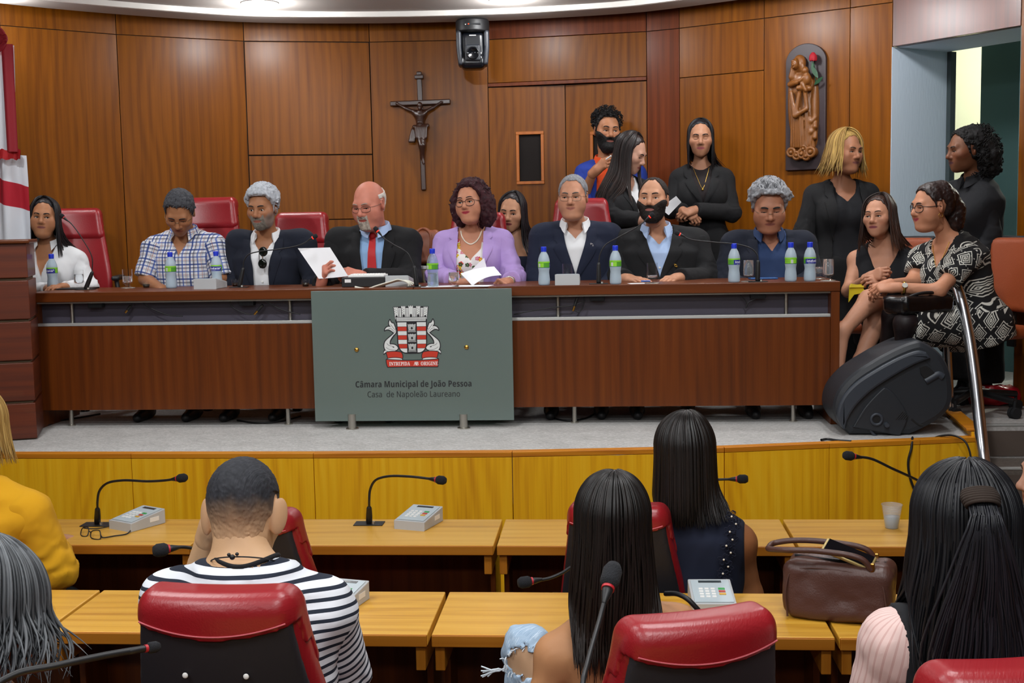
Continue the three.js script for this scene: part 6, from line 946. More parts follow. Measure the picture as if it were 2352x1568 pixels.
// microphones: plate, stem, gooseneck, red ring, foam
function mic(base, path, label, { foam = 0.013, fl = 0.034, lit = false, plate = true, r = 0.0042, grip = 0.12, pw = 0.09 } = {}) {
  const t = thing('microphone', label, 'microphone', base), O = base, P = path.map((p) => p.clone().sub(O)), n = P.length, e = P[n - 1], d = e.clone().sub(P[n - 2]).normalize();
  if (plate) { part('plate', rbox(pw, 0.004, pw * 0.55, 0.0015, 0, 0.002, 0), M.black, t); part('button', cyl(0.007, 0.008, 0.009, 0.018, 0.008, 0.008, 16), M.steel, t); }
  const g0 = P[0], up = P[1].clone().sub(g0).normalize(), g1 = g0.clone().addScaledVector(up, grip);
  part('grip', [lathe([[0, 0], [0.011, 0], [0.0125, 0.01], [0.0125, grip * 0.45], [0.01, grip * 0.9], [0.006, grip], [0, grip]], 18).applyQuaternion(new THREE.Quaternion().setFromUnitVectors(V(0, 1, 0), up)).translate(g0.x, g0.y, g0.z)], M.black, t);
  part('gooseneck', new THREE.TubeGeometry(new THREE.CatmullRomCurve3([g1.clone().addScaledVector(up, -0.01), ...P.slice(1).filter((p) => p.distanceTo(g0) > grip * 1.1)], false, 'centripetal'), 70, r, 8), M.black, t);
  const q = new THREE.Quaternion().setFromUnitVectors(V(0, 1, 0), d), put = (g) => g.applyQuaternion(q).translate(e.x, e.y, e.z);
  part('capsule_stem', put(lathe([[0, -0.03], [r, -0.03], [foam * 0.55, -0.008], [foam * 0.6, 0.004], [0, 0.004]], 18)), M.black, t);
  part('ring', put(cyl(foam * 0.68, foam * 0.68, 0.005, 0, 0.001, 0, 20)), lit ? M.redLamp : M.redRing, t);
  part('foam', put(lathe([[0, 0.003], [foam * 0.75, 0.004], [foam, fl * 0.28], [foam, fl * 0.75], [foam * 0.7, fl * 0.97], [0, fl]], 20)), M.foam, t);
  return t;
}
{
  const tm = (bx, by, pts, label, lit) => { const b = tabP(bx, by); b.z = Math.max(b.z, -6.62); const P = [V(b.x, TT + 0.004, b.z), ...pts.map(([x, y, dd]) => at(x, y, -b.z + (dd ?? 0)))]; return mic(b, P, label, { lit, grip: 0.11, r: 0.0032, foam: 0.0125, fl: 0.03, pw: 0.1 }); };
  tm(217, 661, [[214, 620], [211, 590], [190, 550], [165, 515], [147, 500]], 'table microphone leaning left in front of the young woman in white');
  tm(561, 658, [[558, 620], [560, 600], [570, 585], [592, 578], [640, 572], [690, 562], [718, 546]], 'table microphone bent right in front of the man in the navy blazer', true);
  tm(957, 661, [[953, 625], [948, 605], [935, 580], [905, 562], [880, 545], [868, 531]], 'table microphone aimed at the bald man reading', true);
  tm(1375, 652, [[1375, 610], [1378, 585], [1390, 563], [1420, 545], [1465, 520], [1492, 498]], 'table microphone reaching up to the bearded man\'s mouth', true);
  tm(1740, 648, [[1741, 605], [1740, 588], [1728, 572], [1700, 562], [1640, 556], [1585, 549], [1562, 538]], 'rightmost table microphone stretching left across the table', true);
}
// grey voting consoles
let console0;
function votingConsole(p, turn, label) {
  if (console0) return copyOf(console0, label, p, turn);
  const t = console0 = thing('voting_console', label, 'console', p, turn);
  const s = [[-0.085, 0], [0.085, 0], [0.085, 0.058], [-0.085, 0.034]];
  part('case', extrude(s, 0.13, 0.003).translate(0, 0, -0.065).rotateY(Math.PI / 2), M.greyPlastic, t);
  const a = Math.atan2(0.024, 0.17), P = (g, z, x = 0) => g.rotateX(a).translate(x, 0.0465 + 0.024 * (-z / 0.17) + 0.0012, z);
  part('keypad_sheet', P(box(0.115, 0.0016, 0.15), 0), std({ color: col(0xb9c6cc), roughness: 0.4 }), t);
  part('display', P(rbox(0.07, 0.003, 0.016, 0.001), -0.062), std({ color: col(0x3c4448), roughness: 0.15 }), t);
  for (let i = 0; i < 4; i++) for (let j = 0; j < 3; j++) part('key', P(rbox(0.013, 0.004, 0.011, 0.0015, 0, 0.001, 0), -0.012 + i * 0.0175, -0.032 + j * 0.018), M.white, t);
  [0x2fa04a, 0xc23a2a, 0xd7a52a].forEach((c, i) => part('key', P(rbox(0.02, 0.004, 0.011, 0.0015, 0, 0.001, 0), -0.012 + i * 0.0175, 0.03), std({ color: col(c), roughness: 0.4 }), t));
  part('sticker', rbox(0.001, 0.018, 0.045, 0.0004, 0.0656, 0.028, -0.03), M.white, t);
  return t;
}
const deskP = (px, py, dd = 0) => onY(px, py + dd, HD);
votingConsole(deskP(316, 1207), -0.5, 'grey voting console beside the reading glasses on the left front desk');
votingConsole(deskP(962, 1205), -0.3, 'grey voting console right of the bent microphone on the front desk');
votingConsole(deskP(778, 1390), -0.25, 'grey voting console half hidden by the striped shirt');
votingConsole(deskP(1635, 1392), 0.02, 'grey voting console on the second row desk beside the bare shouldered woman');
{ const p = tabP(484, 662); votingConsole(V(p.x, TT, p.z + 0.0), Math.PI - 0.05, 'grey voting console on the head table in front of a water bottle'); const p2 = tabP(1304, 653); votingConsole(V(p2.x, TT, p2.z - 0.01), Math.PI, 'grey voting console on the head table before the smiling man in the navy suit'); const p3 = at(918, 650, 6.57); votingConsole(V(p3.x, TT, -6.57), Math.PI, 'grey voting console under the bundle of white cable on the head table'); }
{ // black box with a white keyboard on it
  const p = tabP(828, 662), b = solo('computer_box', [rbox(0.24, 0.052, 0.2, 0.004, 0, 0.026, 0)], M.black, 'flat black computer box on the head table before the bald man', 'computer', V(p.x, TT, -6.58));
  const k = thing('keyboard', 'white computer keyboard lying on the flat black computer box', 'keyboard', V(p.x + 0.01, TT + 0.052, -6.57)); part('case', rbox(0.2, 0.012, 0.12, 0.003, 0, 0.006, 0), M.white, k); for (let j = 0; j < 5; j++) for (let i = 0; i < 12; i++) part('key', rbox(0.0125, 0.005, 0.017, 0.002, -0.083 + i * 0.0151, 0.014, -0.042 + j * 0.021, 1), M.white, k);
  const st = part('sticker', box(0.034, 0.018, 0.001, -0.085, 0.034, 0.1005), M.white, b);
  const cb = thing('cable_bundle', 'bundle of white cable lying over the grey console', 'cable', V(at(880, 655, 6.44).x, TT, -6.44)), O = cb.position; for (let i = 0; i < 4; i++) part('strand', new THREE.TubeGeometry(new THREE.CatmullRomCurve3([[815, 658 + i * 0.5], [835 + i * 4, 662], [862, 660 - i], [890 + i * 3, 652 - i * 2], [915, 645 - i], [938, 645 + i * 2], [953 - i * 5, 652 + i * 2]].map(([x, y], j) => at(x, y, 6.44 - i * 0.012 + j * 0.003).sub(O))), 50, 0.0038, 8), std({ color: col(0xdcdacb), roughness: 0.5 }), cb);
}
// papers and small things on the table
const sheetAt = (label, pts, z = [6.5, 6.5, 6.5, 6.5], bendAmt = 0.01, mat = M.paper, name = 'paper_sheet') => { const q = pts.map(([x, y], i) => at(x, y, z[i])), c = q.reduce((a, p) => a.add(p), V(0, 0, 0)).multiplyScalar(0.25), nrm = q[1].clone().sub(q[0]).cross(q[3].clone().sub(q[0])).normalize(), P = [], U = [], I = [], n = 10; for (const e of [0.0008, -0.0008]) for (let j = 0; j <= n; j++) for (let i = 0; i <= n; i++) { const u = i / n, v = j / n, p = q[0].clone().multiplyScalar((1 - u) * (1 - v)).addScaledVector(q[1], u * (1 - v)).addScaledVector(q[2], u * v).addScaledVector(q[3], (1 - u) * v).addScaledVector(nrm, bendAmt * Math.sin(u * 3.14) * (0.5 + 0.5 * v) + e).sub(c); P.push(p.x, p.y, p.z); U.push(u, v); } const m = (n + 1) * (n + 1); for (let j = 0; j < n; j++) for (let i = 0; i < n; i++) { const a = j * (n + 1) + i; I.push(a, a + 1, a + n + 1, a + 1, a + n + 2, a + n + 1, m + a, m + a + n + 1, m + a + 1, m + a + 1, m + a + n + 1, m + a + n + 2); } const g = new THREE.BufferGeometry(); g.setAttribute('position', new THREE.Float32BufferAttribute(P, 3)); g.setAttribute('uv', new THREE.Float32BufferAttribute(U, 2)); g.setIndex(I); g.computeVertexNormals(); return solo(name, [g], mat, label, 'paper', c); };
sheetAt('stack of white pages held up by the bald man', [[684, 570], [758, 568], [800, 634], [732, 640]], [6.66, 6.66, 6.62, 6.62], 0.006);
sheetAt('white page lifted in the right hand of the woman in lilac', [[1058, 628], [1135, 612], [1152, 632], [1085, 656]], [6.6, 6.62, 6.5, 6.5], -0.02);
sheetAt('patterned sheer page held before the floral blouse', [[1085, 640], [1074, 628], [1112, 592], [1120, 625]], [6.66, 6.7, 6.76, 6.68], 0.01, std({ color: col(0xd9d4dc), roughness: 0.8 }));
for (const [px, py, a, w, d, l] of [[1010, 660, 0.1, 0.2, 0.13, 'white sheet lying flat behind the half empty bottle'], [1085, 661, -0.15, 0.2, 0.14, 'white sheet lying flat before the woman in lilac'], [1466, 652, 0.2, 0.1, 0.07, 'small white card under the bearded man\'s fingers']]) { const p = tabP(px, py); solo('paper_sheet', [rbox(w, 0.0012, d, 0.0004, 0, 0.0006, 0)], M.paper, l, 'paper', V(p.x, TT, p.z - 0.02), a); }
{ const p = tabP(1481, 648); solo('pen', [rod(V(-0.02, 0.006, 0), V(0.03, 0.006, 0.004), 0.004, 10)], std({ color: col(0x2468c8), roughness: 0.4 }), 'blue pen lying beside the bearded man\'s hand', 'pen', p); const p2 = tabP(1758, 643); solo('mobile_phone', [rbox(0.15, 0.009, 0.07, 0.004, 0, 0.0045, 0)], std({ color: col(0x1f4f8c), roughness: 0.35 }), 'mobile phone in a blue case before the man looking down', 'phone', V(p2.x, TT, -6.68), 0.1);
  const p3 = tabP(190, 657); solo('notebook', [rbox(0.2, 0.008, 0.14, 0.002, 0, 0.004, 0)], M.black, 'thin black folder on the table in front of the young woman in white', 'folder', V(p3.x - 0.02, TT, -6.72), 0.05); }
// cabinet, box and handbag behind the table between the bald man and the woman in lilac
{
  const p = at(968, 608, 7.28), w = 0.5; const t = thing('side_cabinet', 'low beige cabinet behind the table under the brown handbag', 'cabinet', V(p.x + 0.02, DAIS, -7.3)); part('case', rbox(w, p.y - DAIS, 0.4, 0.005, 0, (p.y - DAIS) / 2, 0), M.boxBeige, t); part('drawer', rbox(w - 0.03, 0.13, 0.012, 0.003, 0, p.y - DAIS - 0.1, 0.206), M.boxBeige, t); part('top', rbox(w + 0.02, 0.02, 0.42, 0.004, 0, p.y - DAIS - 0.01, 0), M.white, t);
  const b = thing('handbag', 'tan brown leather handbag standing behind the table beside the lilac jacket', 'bag', V(p.x + 0.015, p.y, -7.3)); const f = new Field([rbf(0, 0.105, 0, 0.11, 0.105, 0.06, 0.03, (x, y, z) => [x * (1 + (y - 0.1) * 0.9), y, z * (1 + (y - 0.1) * 3)])], 0.008, 0.004).post((x, y, z, v) => v + fbm(x * 20, y * 20, z * 20, 2) * 0.008).mesh(); part('body', mapUV(f, (x, y, z) => [x * 5, y * 5]), M.tanLeather, b); for (const z of [0.03, -0.03]) part('strap', tube([V(-0.03, 0.1, z + 0.03), V(-0.03, 0.2, z + 0.02), V(0, 0.22, z), V(0.045, 0.19, z + 0.02), V(0.05, 0.08, z + 0.035)], 0.007, 30, 8), M.tanLeather, b);
}
// ================================================================ THINGS ON THE BENCHES
mic(deskP(224, 1205), [deskP(224, 1204).setY(HD + 0.004), at(224, 1150, 4.47), at(228, 1128, 4.46), at(245, 1110, 4.44), at(280, 1103, 4.42), at(340, 1105, 4.38), at(378, 1103, 4.36), at(407, 1099, 4.34)], 'bent black microphone on the left front desk beside the reading glasses', { foam: 0.0165, fl: 0.044, grip: 0.1, r: 0.0048, pw: 0.12 });
mic(deskP(848, 1203), [deskP(848, 1203).setY(HD + 0.004), at(848, 1148, 4.5), at(850, 1125, 4.5), at(862, 1103, 4.48), at(888, 1094, 4.46), at(940, 1094, 4.42), at(1001, 1101, 4.38)], 'bent black microphone beside the grey console in the centre of the front row', { foam: 0.0165, fl: 0.042, grip: 0.09, r: 0.0048, pw: 0.115 });
mic(deskP(1560, 1205), [deskP(1560, 1205).setY(HD + 0.004), at(1560, 1150, 4.48), at(1570, 1120, 4.48), at(1600, 1104, 4.46), at(1650, 1101, 4.44), at(1692, 1100, 4.42)], 'front row microphone mostly hidden behind the woman in the navy top', { foam: 0.0165, fl: 0.042, grip: 0.09, r: 0.0048, pw: 0.115 });
mic(deskP(2190, 1212), [deskP(2190, 1212).setY(HD + 0.004), at(2180, 1165, 4.4), at(2150, 1128, 4.38), at(2110, 1104, 4.36), at(2050, 1076, 4.3), at(2000, 1053, 4.28), at(1962, 1048, 4.26)], 'front row microphone leaning left above the plastic cup', { foam: 0.0165, fl: 0.042, grip: 0.09, r: 0.0048, pw: 0.115 });
mic(deskP(560, 1400), [deskP(560, 1400).setY(HD + 0.004), at(552, 1330, 3.5), at(530, 1290, 3.45), at(490, 1268, 3.3), at(450, 1260, 3.24), at(415, 1256, 3.2), at(388, 1260, 3.18)], 'second row microphone poking out left of the man in stripes', { foam: 0.0185, fl: 0.044, grip: 0.09, r: 0.0048, pw: 0.115 });
mic(deskP(1400, 1400), [deskP(1400, 1400).setY(HD + 0.004), at(1395, 1350, 3.5), at(1370, 1310, 3.45), at(1320, 1300, 3.4), at(1290, 1316, 3.36), at(1260, 1328, 3.34), at(1222, 1334, 3.32)], 'second row microphone poking out left of the bare shouldered woman', { foam: 0.0165, fl: 0.042, grip: 0.09, r: 0.0048, pw: 0.115 });
{ const b = V(at(1352, 1660, 1.62).x, HD, -1.62); mic(b, [V(b.x, HD + 0.004, b.z), at(1338, 1580, 1.7), at(1350, 1520, 1.75), at(1378, 1420, 1.85), at(1396, 1352, 1.9)], 'upright blurred microphone in front of the long dark hair', { foam: 0.016, fl: 0.052, grip: 0.12, r: 0.0042, pw: 0.115 });
  const b2 = V(at(-60, 1700, 1.66).x, HD, -1.66); mic(b2, [V(b2.x, HD + 0.004, b2.z), at(-30, 1600, 1.7), at(30, 1550, 1.74), at(130, 1528, 1.78), at(250, 1503, 1.85), at(334, 1489, 1.9)], 'slim bare microphone reaching in from the lower left corner', { foam: 0.0095, fl: 0.026, grip: 0.1, r: 0.0058, pw: 0.115 }); }
{ // spectacles lying on the desk
  const d = HD + 0.006, t = thing('spectacles', 'folded open dark rimmed reading glasses lying on the left front desk', 'glasses', onY(222, 1228, HD)), O = t.position, q = (x, y, h = 0.004) => onY(x, y, HD + h).sub(O);
  const ring = (c) => new THREE.TubeGeometry(new THREE.CatmullRomCurve3(c.map((p) => q(...p)), true), 40, 0.0021, 8, true);
  part('rim', [ring([[186, 1221, 0.004], [190, 1212, 0.02], [202, 1211, 0.024], [203, 1224, 0.01], [199, 1231, 0.002], [190, 1231, 0.002]]), ring([[208, 1228, 0.004], [212, 1219, 0.022], [228, 1218, 0.024], [231, 1228, 0.01], [229, 1238, 0.002], [214, 1237, 0.002]]), tube([q(203, 1221, 0.012), q(206, 1220, 0.014), q(208, 1223, 0.01)], 0.002, 8, 6)], M.black, t);
  part('temple', tube([q(231, 1228, 0.01), q(236, 1234, 0.006), q(265, 1230, 0.004), q(290, 1226, 0.004), q(304, 1212, 0.01), q(310, 1203, 0.016)], 0.0026, 30, 8), M.black, t);
  part('temple', tube([q(190, 1212, 0.02), q(210, 1214, 0.012), q(240, 1211, 0.006), q(258, 1205, 0.006)], 0.0024, 24, 8), M.black, t);
  for (const c of [[[186, 1221, 0.004], [190, 1212, 0.02], [202, 1211, 0.024], [203, 1224, 0.01], [190, 1231, 0.002]], [[208, 1228, 0.004], [212, 1219, 0.022], [228, 1218, 0.024], [231, 1228, 0.01], [214, 1237, 0.002]]]) { const p = c.map((k) => q(...k)), m = p.reduce((a, b) => a.add(b), V(0, 0, 0)).divideScalar(5), P = []; p.forEach((a, i) => { const b = p[(i + 1) % 5]; P.push(m.x, m.y, m.z, a.x, a.y, a.z, b.x, b.y, b.z); }); const g = new THREE.BufferGeometry(); g.setAttribute('position', new THREE.Float32BufferAttribute(P, 3)); g.computeVertexNormals(); part('lens', g, specMat.lens, t); }
}
{ const p = deskP(2048, 1212), t = thing('plastic_cup', 'clear disposable cup half full of water on the front desk', 'cup', p); part('cup', lathe([[0, 0.001], [0.024, 0], [0.0365, 0.086], [0.039, 0.088], [0.0385, 0.09], [0.036, 0.089], [0.0235, 0.002], [0, 0.003]], 36), M.plasticCup, t); part('water', lathe([[0, 0.003], [0.0232, 0.003], [0.0295, 0.044], [0, 0.044]], 30), M.frostWater, t); for (let i = 0; i < 4; i++) part('rib', new THREE.TorusGeometry(0.0322 + i * 0.0011, 0.0006, 6, 32).rotateX(Math.PI / 2).translate(0, 0.056 + i * 0.008, 0), M.plasticCup, t); }
{ // brown handbag with a phone
  const c = onY(1945, 1440, HD), t = thing('handbag', 'dark brown leather handbag with looped handles on the second row desk', 'bag', V(c.x - 0.0, HD, -3.5), -0.32);
  const f = new Field([rbf(0, 0.085, 0, 0.155, 0.085, 0.085, 0.035, (x, y, z) => [x, y, z * (1 + (y - 0.05) * 2.2)])], 0.006, 0.005).post((x, y, z, v) => v + fbm(x * 14, y * 14, z * 14, 3) * 0.009 + 0.012 * Math.exp(-(((x - 0.0) / 0.06) ** 2) - ((z) / 0.03) ** 2) * sstep(0.12, 0.17, y)).mesh();
  part('body', mapUV(f, (x, y, z) => [x * 6, (y + z) * 6]), M.brownLeather, t);
  part('piping', [new THREE.TubeGeometry(new THREE.CatmullRomCurve3([V(-0.135, 0.01, 0.09), V(-0.142, 0.08, 0.083), V(-0.13, 0.135, 0.07), V(-0.09, 0.15, 0.066), V(0.06, 0.148, 0.066), V(0.12, 0.13, 0.07), V(0.14, 0.06, 0.086)]), 50, 0.003, 8)], M.brownLeather, t);
  for (const z of [0.06, -0.05]) part('handle', new THREE.TubeGeometry(new THREE.CatmullRomCurve3([V(0.095, 0.16, z), V(0.07, 0.19, z + 0.004), V(-0.05, 0.205, z + 0.01), V(-0.15, 0.2, z + 0.012), V(-0.2, 0.19, z * 0.55 + 0.004), V(-0.205, 0.187, 0.008)]), 50, 0.0085, 10), M.brownLeather, t);
  for (const z of [0.06, -0.05]) part('buckle', rbox(0.012, 0.03, 0.012, 0.003, 0.098, 0.165, z), M.brass, t); part('zip_pull', [ball(0.008, 0.12, 0.15, 0.05), rod(V(0.12, 0.15, 0.05), V(0.13, 0.14, 0.06), 0.003)], M.brass, t);
  part('zip', tube([V(-0.13, 0.168, 0.0), V(0, 0.162, 0.0), V(0.13, 0.168, 0.0)], 0.004, 20, 6), M.blackMatte, t);
  const ph = thing('mobile_phone', 'mobile phone in a gold case sticking out of the brown handbag', 'phone', V(c.x + 0.02, HD + 0.188, -3.475)); ph.rotation.set(-0.95, -0.55, -0.42, 'YXZ'); ph.rotation.set(0.25, -0.45, -0.32, 'YXZ'); part('case', rbox(0.15, 0.011, 0.072, 0.005, 0, 0, 0, 3), std({ color: col(0xc9b273), roughness: 0.35, metalness: 0.5 }), ph); part('screen', rbox(0.136, 0.002, 0.064, 0.001, 0, 0.006, 0), std({ color: col(0x0a0c12), roughness: 0.05 }), ph);
}
// ================================================================ SMALL THINGS ON THE RIGHT
{ const p = at(1965, 672, 6.62); const t = thing('note_pad', 'yellow folded paper held at the right end of the table', 'paper', p); part('cover', extrude([[-0.04, -0.05], [-0.036, 0.04], [0.03, 0.045], [0.055, 0.0], [-0.01, -0.01]], 0.006).rotateY(0.2), std({ color: col(0xd6c21c), roughness: 0.7 }), t); part('pages', extrude([[-0.038, 0.03], [-0.03, 0.05], [0.05, 0.036], [0.045, 0.028]], 0.008).rotateY(0.25).translate(0, 0, 0.008), std({ color: col(0xe6d23a), roughness: 0.7 }), t); }
{ const p = onY(2215, 905, DAIS), t = thing('red_bag', 'crumpled red bag lying on the floor under the right chair', 'bag', V(p.x + 0.05, DAIS, -7.0)); const f = new Field([ellipsoid([0, 0.05, 0], [0.17, 0.06, 0.1], 0.03)], 0.009, 0.01).post((x, y, z, v) => Math.max(v + fbm(x * 22, y * 22, z * 22, 3) * 0.03, 0.004 - y)).mesh(); part('body', mapUV(f, (x, y, z) => [x * 4, z * 4]), std({ color: col(0xb01424), roughness: 0.3 }), t); part('strap', tube([V(-0.12, 0.08, 0.05), V(-0.14, 0.12, 0.06), V(-0.08, 0.11, 0.08)], 0.006, 16, 6), std({ color: col(0xd8d4d0), roughness: 0.6 }), t); }
// upholstered visitors' chairs
let visitor0;
function visitorChair(x, z, turn, label, h = 0.0) {
  if (visitor0) return copyOf(visitor0, label, V(x, DAIS, z), turn);
  const t = visitor0 = thing('visitor_chair', label, 'chair', V(x, DAIS, z), turn), m = (g) => mapUV(g, (a, b, c) => [a * 5 + c * 3, b * 5]);
  part('seat', m(new Field([rbf(0, 0.45, 0.02, 0.23, 0.035, 0.22, 0.03)], 0.01, 0.005).mesh()), M.orangeLeather, t); part('backrest', m(new Field([rbf(0, 0.75, -0.2, 0.21, 0.2, 0.03, 0.028, (x2, y, z2) => [x2 * (1 + (y - 0.75) * 0.3), y, z2 + (y - 0.5) * 0.2 - x2 * x2 * 0.7])], 0.01, 0.005).mesh()), M.orangeLeather, t);
  part('back_shell', m(new Field([rbf(0, 0.75, -0.235, 0.215, 0.21, 0.012, 0.01, (x2, y, z2) => [x2 * (1 + (y - 0.75) * 0.3), y, z2 + (y - 0.5) * 0.2 - x2 * x2 * 0.7])], 0.009, 0.004).mesh()), M.shell, t); part('column', cyl(0.026, 0.026, 0.32, 0, 0.25, 0), M.black, t); part('back_bracket', rbox(0.06, 0.3, 0.02, 0.006, 0, 0.5, -0.25), M.black, t);
  for (let i = 0; i < 5; i++) { const a = i / 5 * 6.283 + 0.5, e = V(Math.sin(a) * 0.26, 0.09, Math.cos(a) * 0.26), l = part('leg', [rod(V(0, 0.12, 0), e, 0.018, 10)], M.black, t); part('caster', [cyl(0.03, 0.03, 0.018, 0, 0, 0, 16).rotateZ(Math.PI / 2).translate(e.x + 0.013, 0.03, e.z), cyl(0.03, 0.03, 0.018, 0, 0, 0, 16).rotateZ(Math.PI / 2).translate(e.x - 0.013, 0.03, e.z), cyl(0.008, 0.008, 0.05, e.x, 0.07, e.z, 8)], M.blackMatte, l); }
  return t;
}

// ================================================================ PEOPLE
const C = { navy: cloth(0x0e1424), navy2: cloth(0x10182e), black: cloth(0x0b0b0e), black2: cloth(0x101116), white: cloth(0xdfe0e2), ltblue: cloth(0x8fb2dc), paleblue: cloth(0xa9c0e4), lilac: cloth(0xae92cc), blueJacket: cloth(0x1a348c), orange: cloth(0xdb4c18), polo: cloth(0x24385e), yellow: cloth(0xd9a010), red: phy({ color: col(0xb80f14), roughness: 0.6, sheen: 0.3 }), trousers: cloth(0x14161c), mesh: cloth(0x1c1416) };
const gold = std({ color: col(0xd8ae52), roughness: 0.28, metalness: 1 }), pearl = phy({ color: col(0xe6ddcc), roughness: 0.25 }), silverPin = std({ color: col(0xc9c9cc), roughness: 0.3, metalness: 1 });
const rep = (t, x, y) => { t.wrapS = t.wrapT = THREE.RepeatWrapping; t.repeat.set(1 / x, 1 / y); return t; };
const plaidT = canvasTexture(256, 256, (g) => { g.fillStyle = '#dcdde2'; g.fillRect(0, 0, 256, 256); const bar = (v, p, w, c) => { g.fillStyle = c; v ? g.fillRect(p, 0, w, 256) : g.fillRect(0, p, 256, w); }; for (const v of [0, 1]) { bar(v, 20, 26, 'rgba(30,52,120,0.75)'); bar(v, 84, 12, 'rgba(20,24,50,0.8)'); bar(v, 104, 6, 'rgba(20,24,50,0.6)'); bar(v, 148, 22, 'rgba(40,70,160,0.6)'); bar(v, 208, 10, 'rgba(150,90,80,0.5)'); bar(v, 230, 6, 'rgba(40,60,90,0.6)'); } });
const stripeT = canvasTexture(64, 256, (g) => { g.fillStyle = '#dfe3ea'; g.fillRect(0, 0, 64, 256); g.fillStyle = '#1b2333'; g.fillRect(0, 90, 64, 96); });
const floralT = canvasTexture(256, 256, (g) => { g.fillStyle = '#e8e4e2'; g.fillRect(0, 0, 256, 256); const r = rng(3); const cs = ['#d9a51c', '#c43a52', '#e2c02c', '#39512e', '#c97a8a', '#d03a3a']; for (let i = 0; i < 34; i++) { const x = r() * 256, y = r() * 256; g.fillStyle = cs[Math.floor(r() * 6)]; for (let k = 0; k < 5; k++) { g.beginPath(); g.ellipse(x + Math.cos(k * 1.26) * 11, y + Math.sin(k * 1.26) * 11, 9, 7, k, 0, 7); g.fill(); } } });
const aztecT = canvasTexture(256, 256, (g) => { g.fillStyle = '#0d0d10'; g.fillRect(0, 0, 256, 256); g.strokeStyle = '#d4d2c8'; g.lineWidth = 9; const dia = (cx, cy2, s) => { g.beginPath(); g.moveTo(cx, cy2 - s); g.lineTo(cx + s * 0.8, cy2); g.lineTo(cx, cy2 + s); g.lineTo(cx - s * 0.8, cy2); g.closePath(); g.stroke(); }; for (const [x, y] of [[128, 128], [0, 0], [256, 0], [0, 256], [256, 256]]) for (const s of [14, 40, 66, 100]) dia(x, y, s); for (let i = 0; i < 8; i++) { g.fillStyle = '#d4d2c8'; g.fillRect(i * 32, 60, 12, 10); g.fillRect(i * 32 + 10, 186, 12, 10); } });
const stripe2T = canvasTexture(64, 64, (g) => { g.fillStyle = '#d9bcb6'; g.fillRect(0, 0, 64, 64); g.fillStyle = '#c9a49e'; g.fillRect(0, 0, 18, 64); });
const jeansT = canvasTexture(256, 256, (g) => { g.fillStyle = '#9fb6cc'; g.fillRect(0, 0, 256, 256); const r = rng(8); for (let i = 0; i < 900; i++) { g.fillStyle = r() < 0.5 ? 'rgba(230,238,246,0.5)' : 'rgba(110,140,170,0.4)'; g.fillRect(r() * 256, r() * 256, 2, 10); } });
const mapCloth = (t, x, y) => std({ map: rep(t, x, y), roughness: 0.92, bumpMap: TEX.fabric, bumpScale: 0.0003 });
C.plaid = mapCloth(plaidT, 0.085, 0.085); C.stripe = mapCloth(stripeT, 0.03, 0.0205); C.floral = mapCloth(floralT, 0.17, 0.17); C.aztec = mapCloth(aztecT, 0.115, 0.13); C.pink = mapCloth(stripe2T, 0.012, 0.012); C.jeans = mapCloth(jeansT, 0.2, 0.2);
function adopt(person, t, name) { t.position.sub(person.o.position); person.o.add(t); t.name = name; delete t.userData.category; }
const TAB = { floor: DAIS, mat: C.trousers, kneeH: 0.5 };
const menLine = [[0, 0.084], [30, 0.082], [48, 0.06], [60, 0.03], [72, -0.01], [80, -0.018], [88, 0.005], [100, 0.034], [118, 0.02], [128, -0.05], [180, -0.062]];
const womLine = [[0, 0.094], [25, 0.088], [45, 0.066], [60, 0.03], [75, -0.02], [90, -0.05], [120, -0.06], [180, -0.075]];
const suitV = (b, w = 0.072) => [[-0.3, -1], [b, -0.001], [0.99, w]];
// ---- behind the head table, left to right
placeChair(172, 478, 7.42, 0.25, DAIS, 'red leather chair behind the young woman in white'); 
makePerson({ label: 'person in a white blouse with long straight black hair at the table\'s left end', sex: 'f', floor: DAIS, head: [102, 500, 6.98], hh: 0.222, hy: 14, hp: -2, hr: 4, neck: [112, 562, 7.05], sw: 0.155, skin: 0xa97452, lip: 0x8a4e48, gaze: [20, 4], legs: TAB, face: { plump: 1 },
  arms: { R: { el: [62, 668, 7.0], wr: [110, 664, 6.78] }, L: { sh: [176, 588, 7.08], el: [207, 662, 7.02], wr: [150, 660, 6.78] } },
  hair: { color: 0x0b090b, color2: 0x17131a, gloss: 1, th: 0.012, line: womLine, locks: { n: 330, len: 0.25, open: 58, part: -0.018, w: 0.009, thick: 0.16, puff: 0.004, flare: 0.06 } },
  wear: [{ kind: 'top', name: 'blouse', off: 0.016, mat: C.white, v: [[0.55, -1], [0.56, 0], [1, 0.062]], fold: 0.008, sleeveCrease: 0.005 }, { kind: 'collar', gap: 38, tip: 0.09, r: 0.062, h: 0.03 }] });
placeChair(486, 453, 7.45, 0.0, DAIS, 'red leather chair behind the man in the plaid shirt');
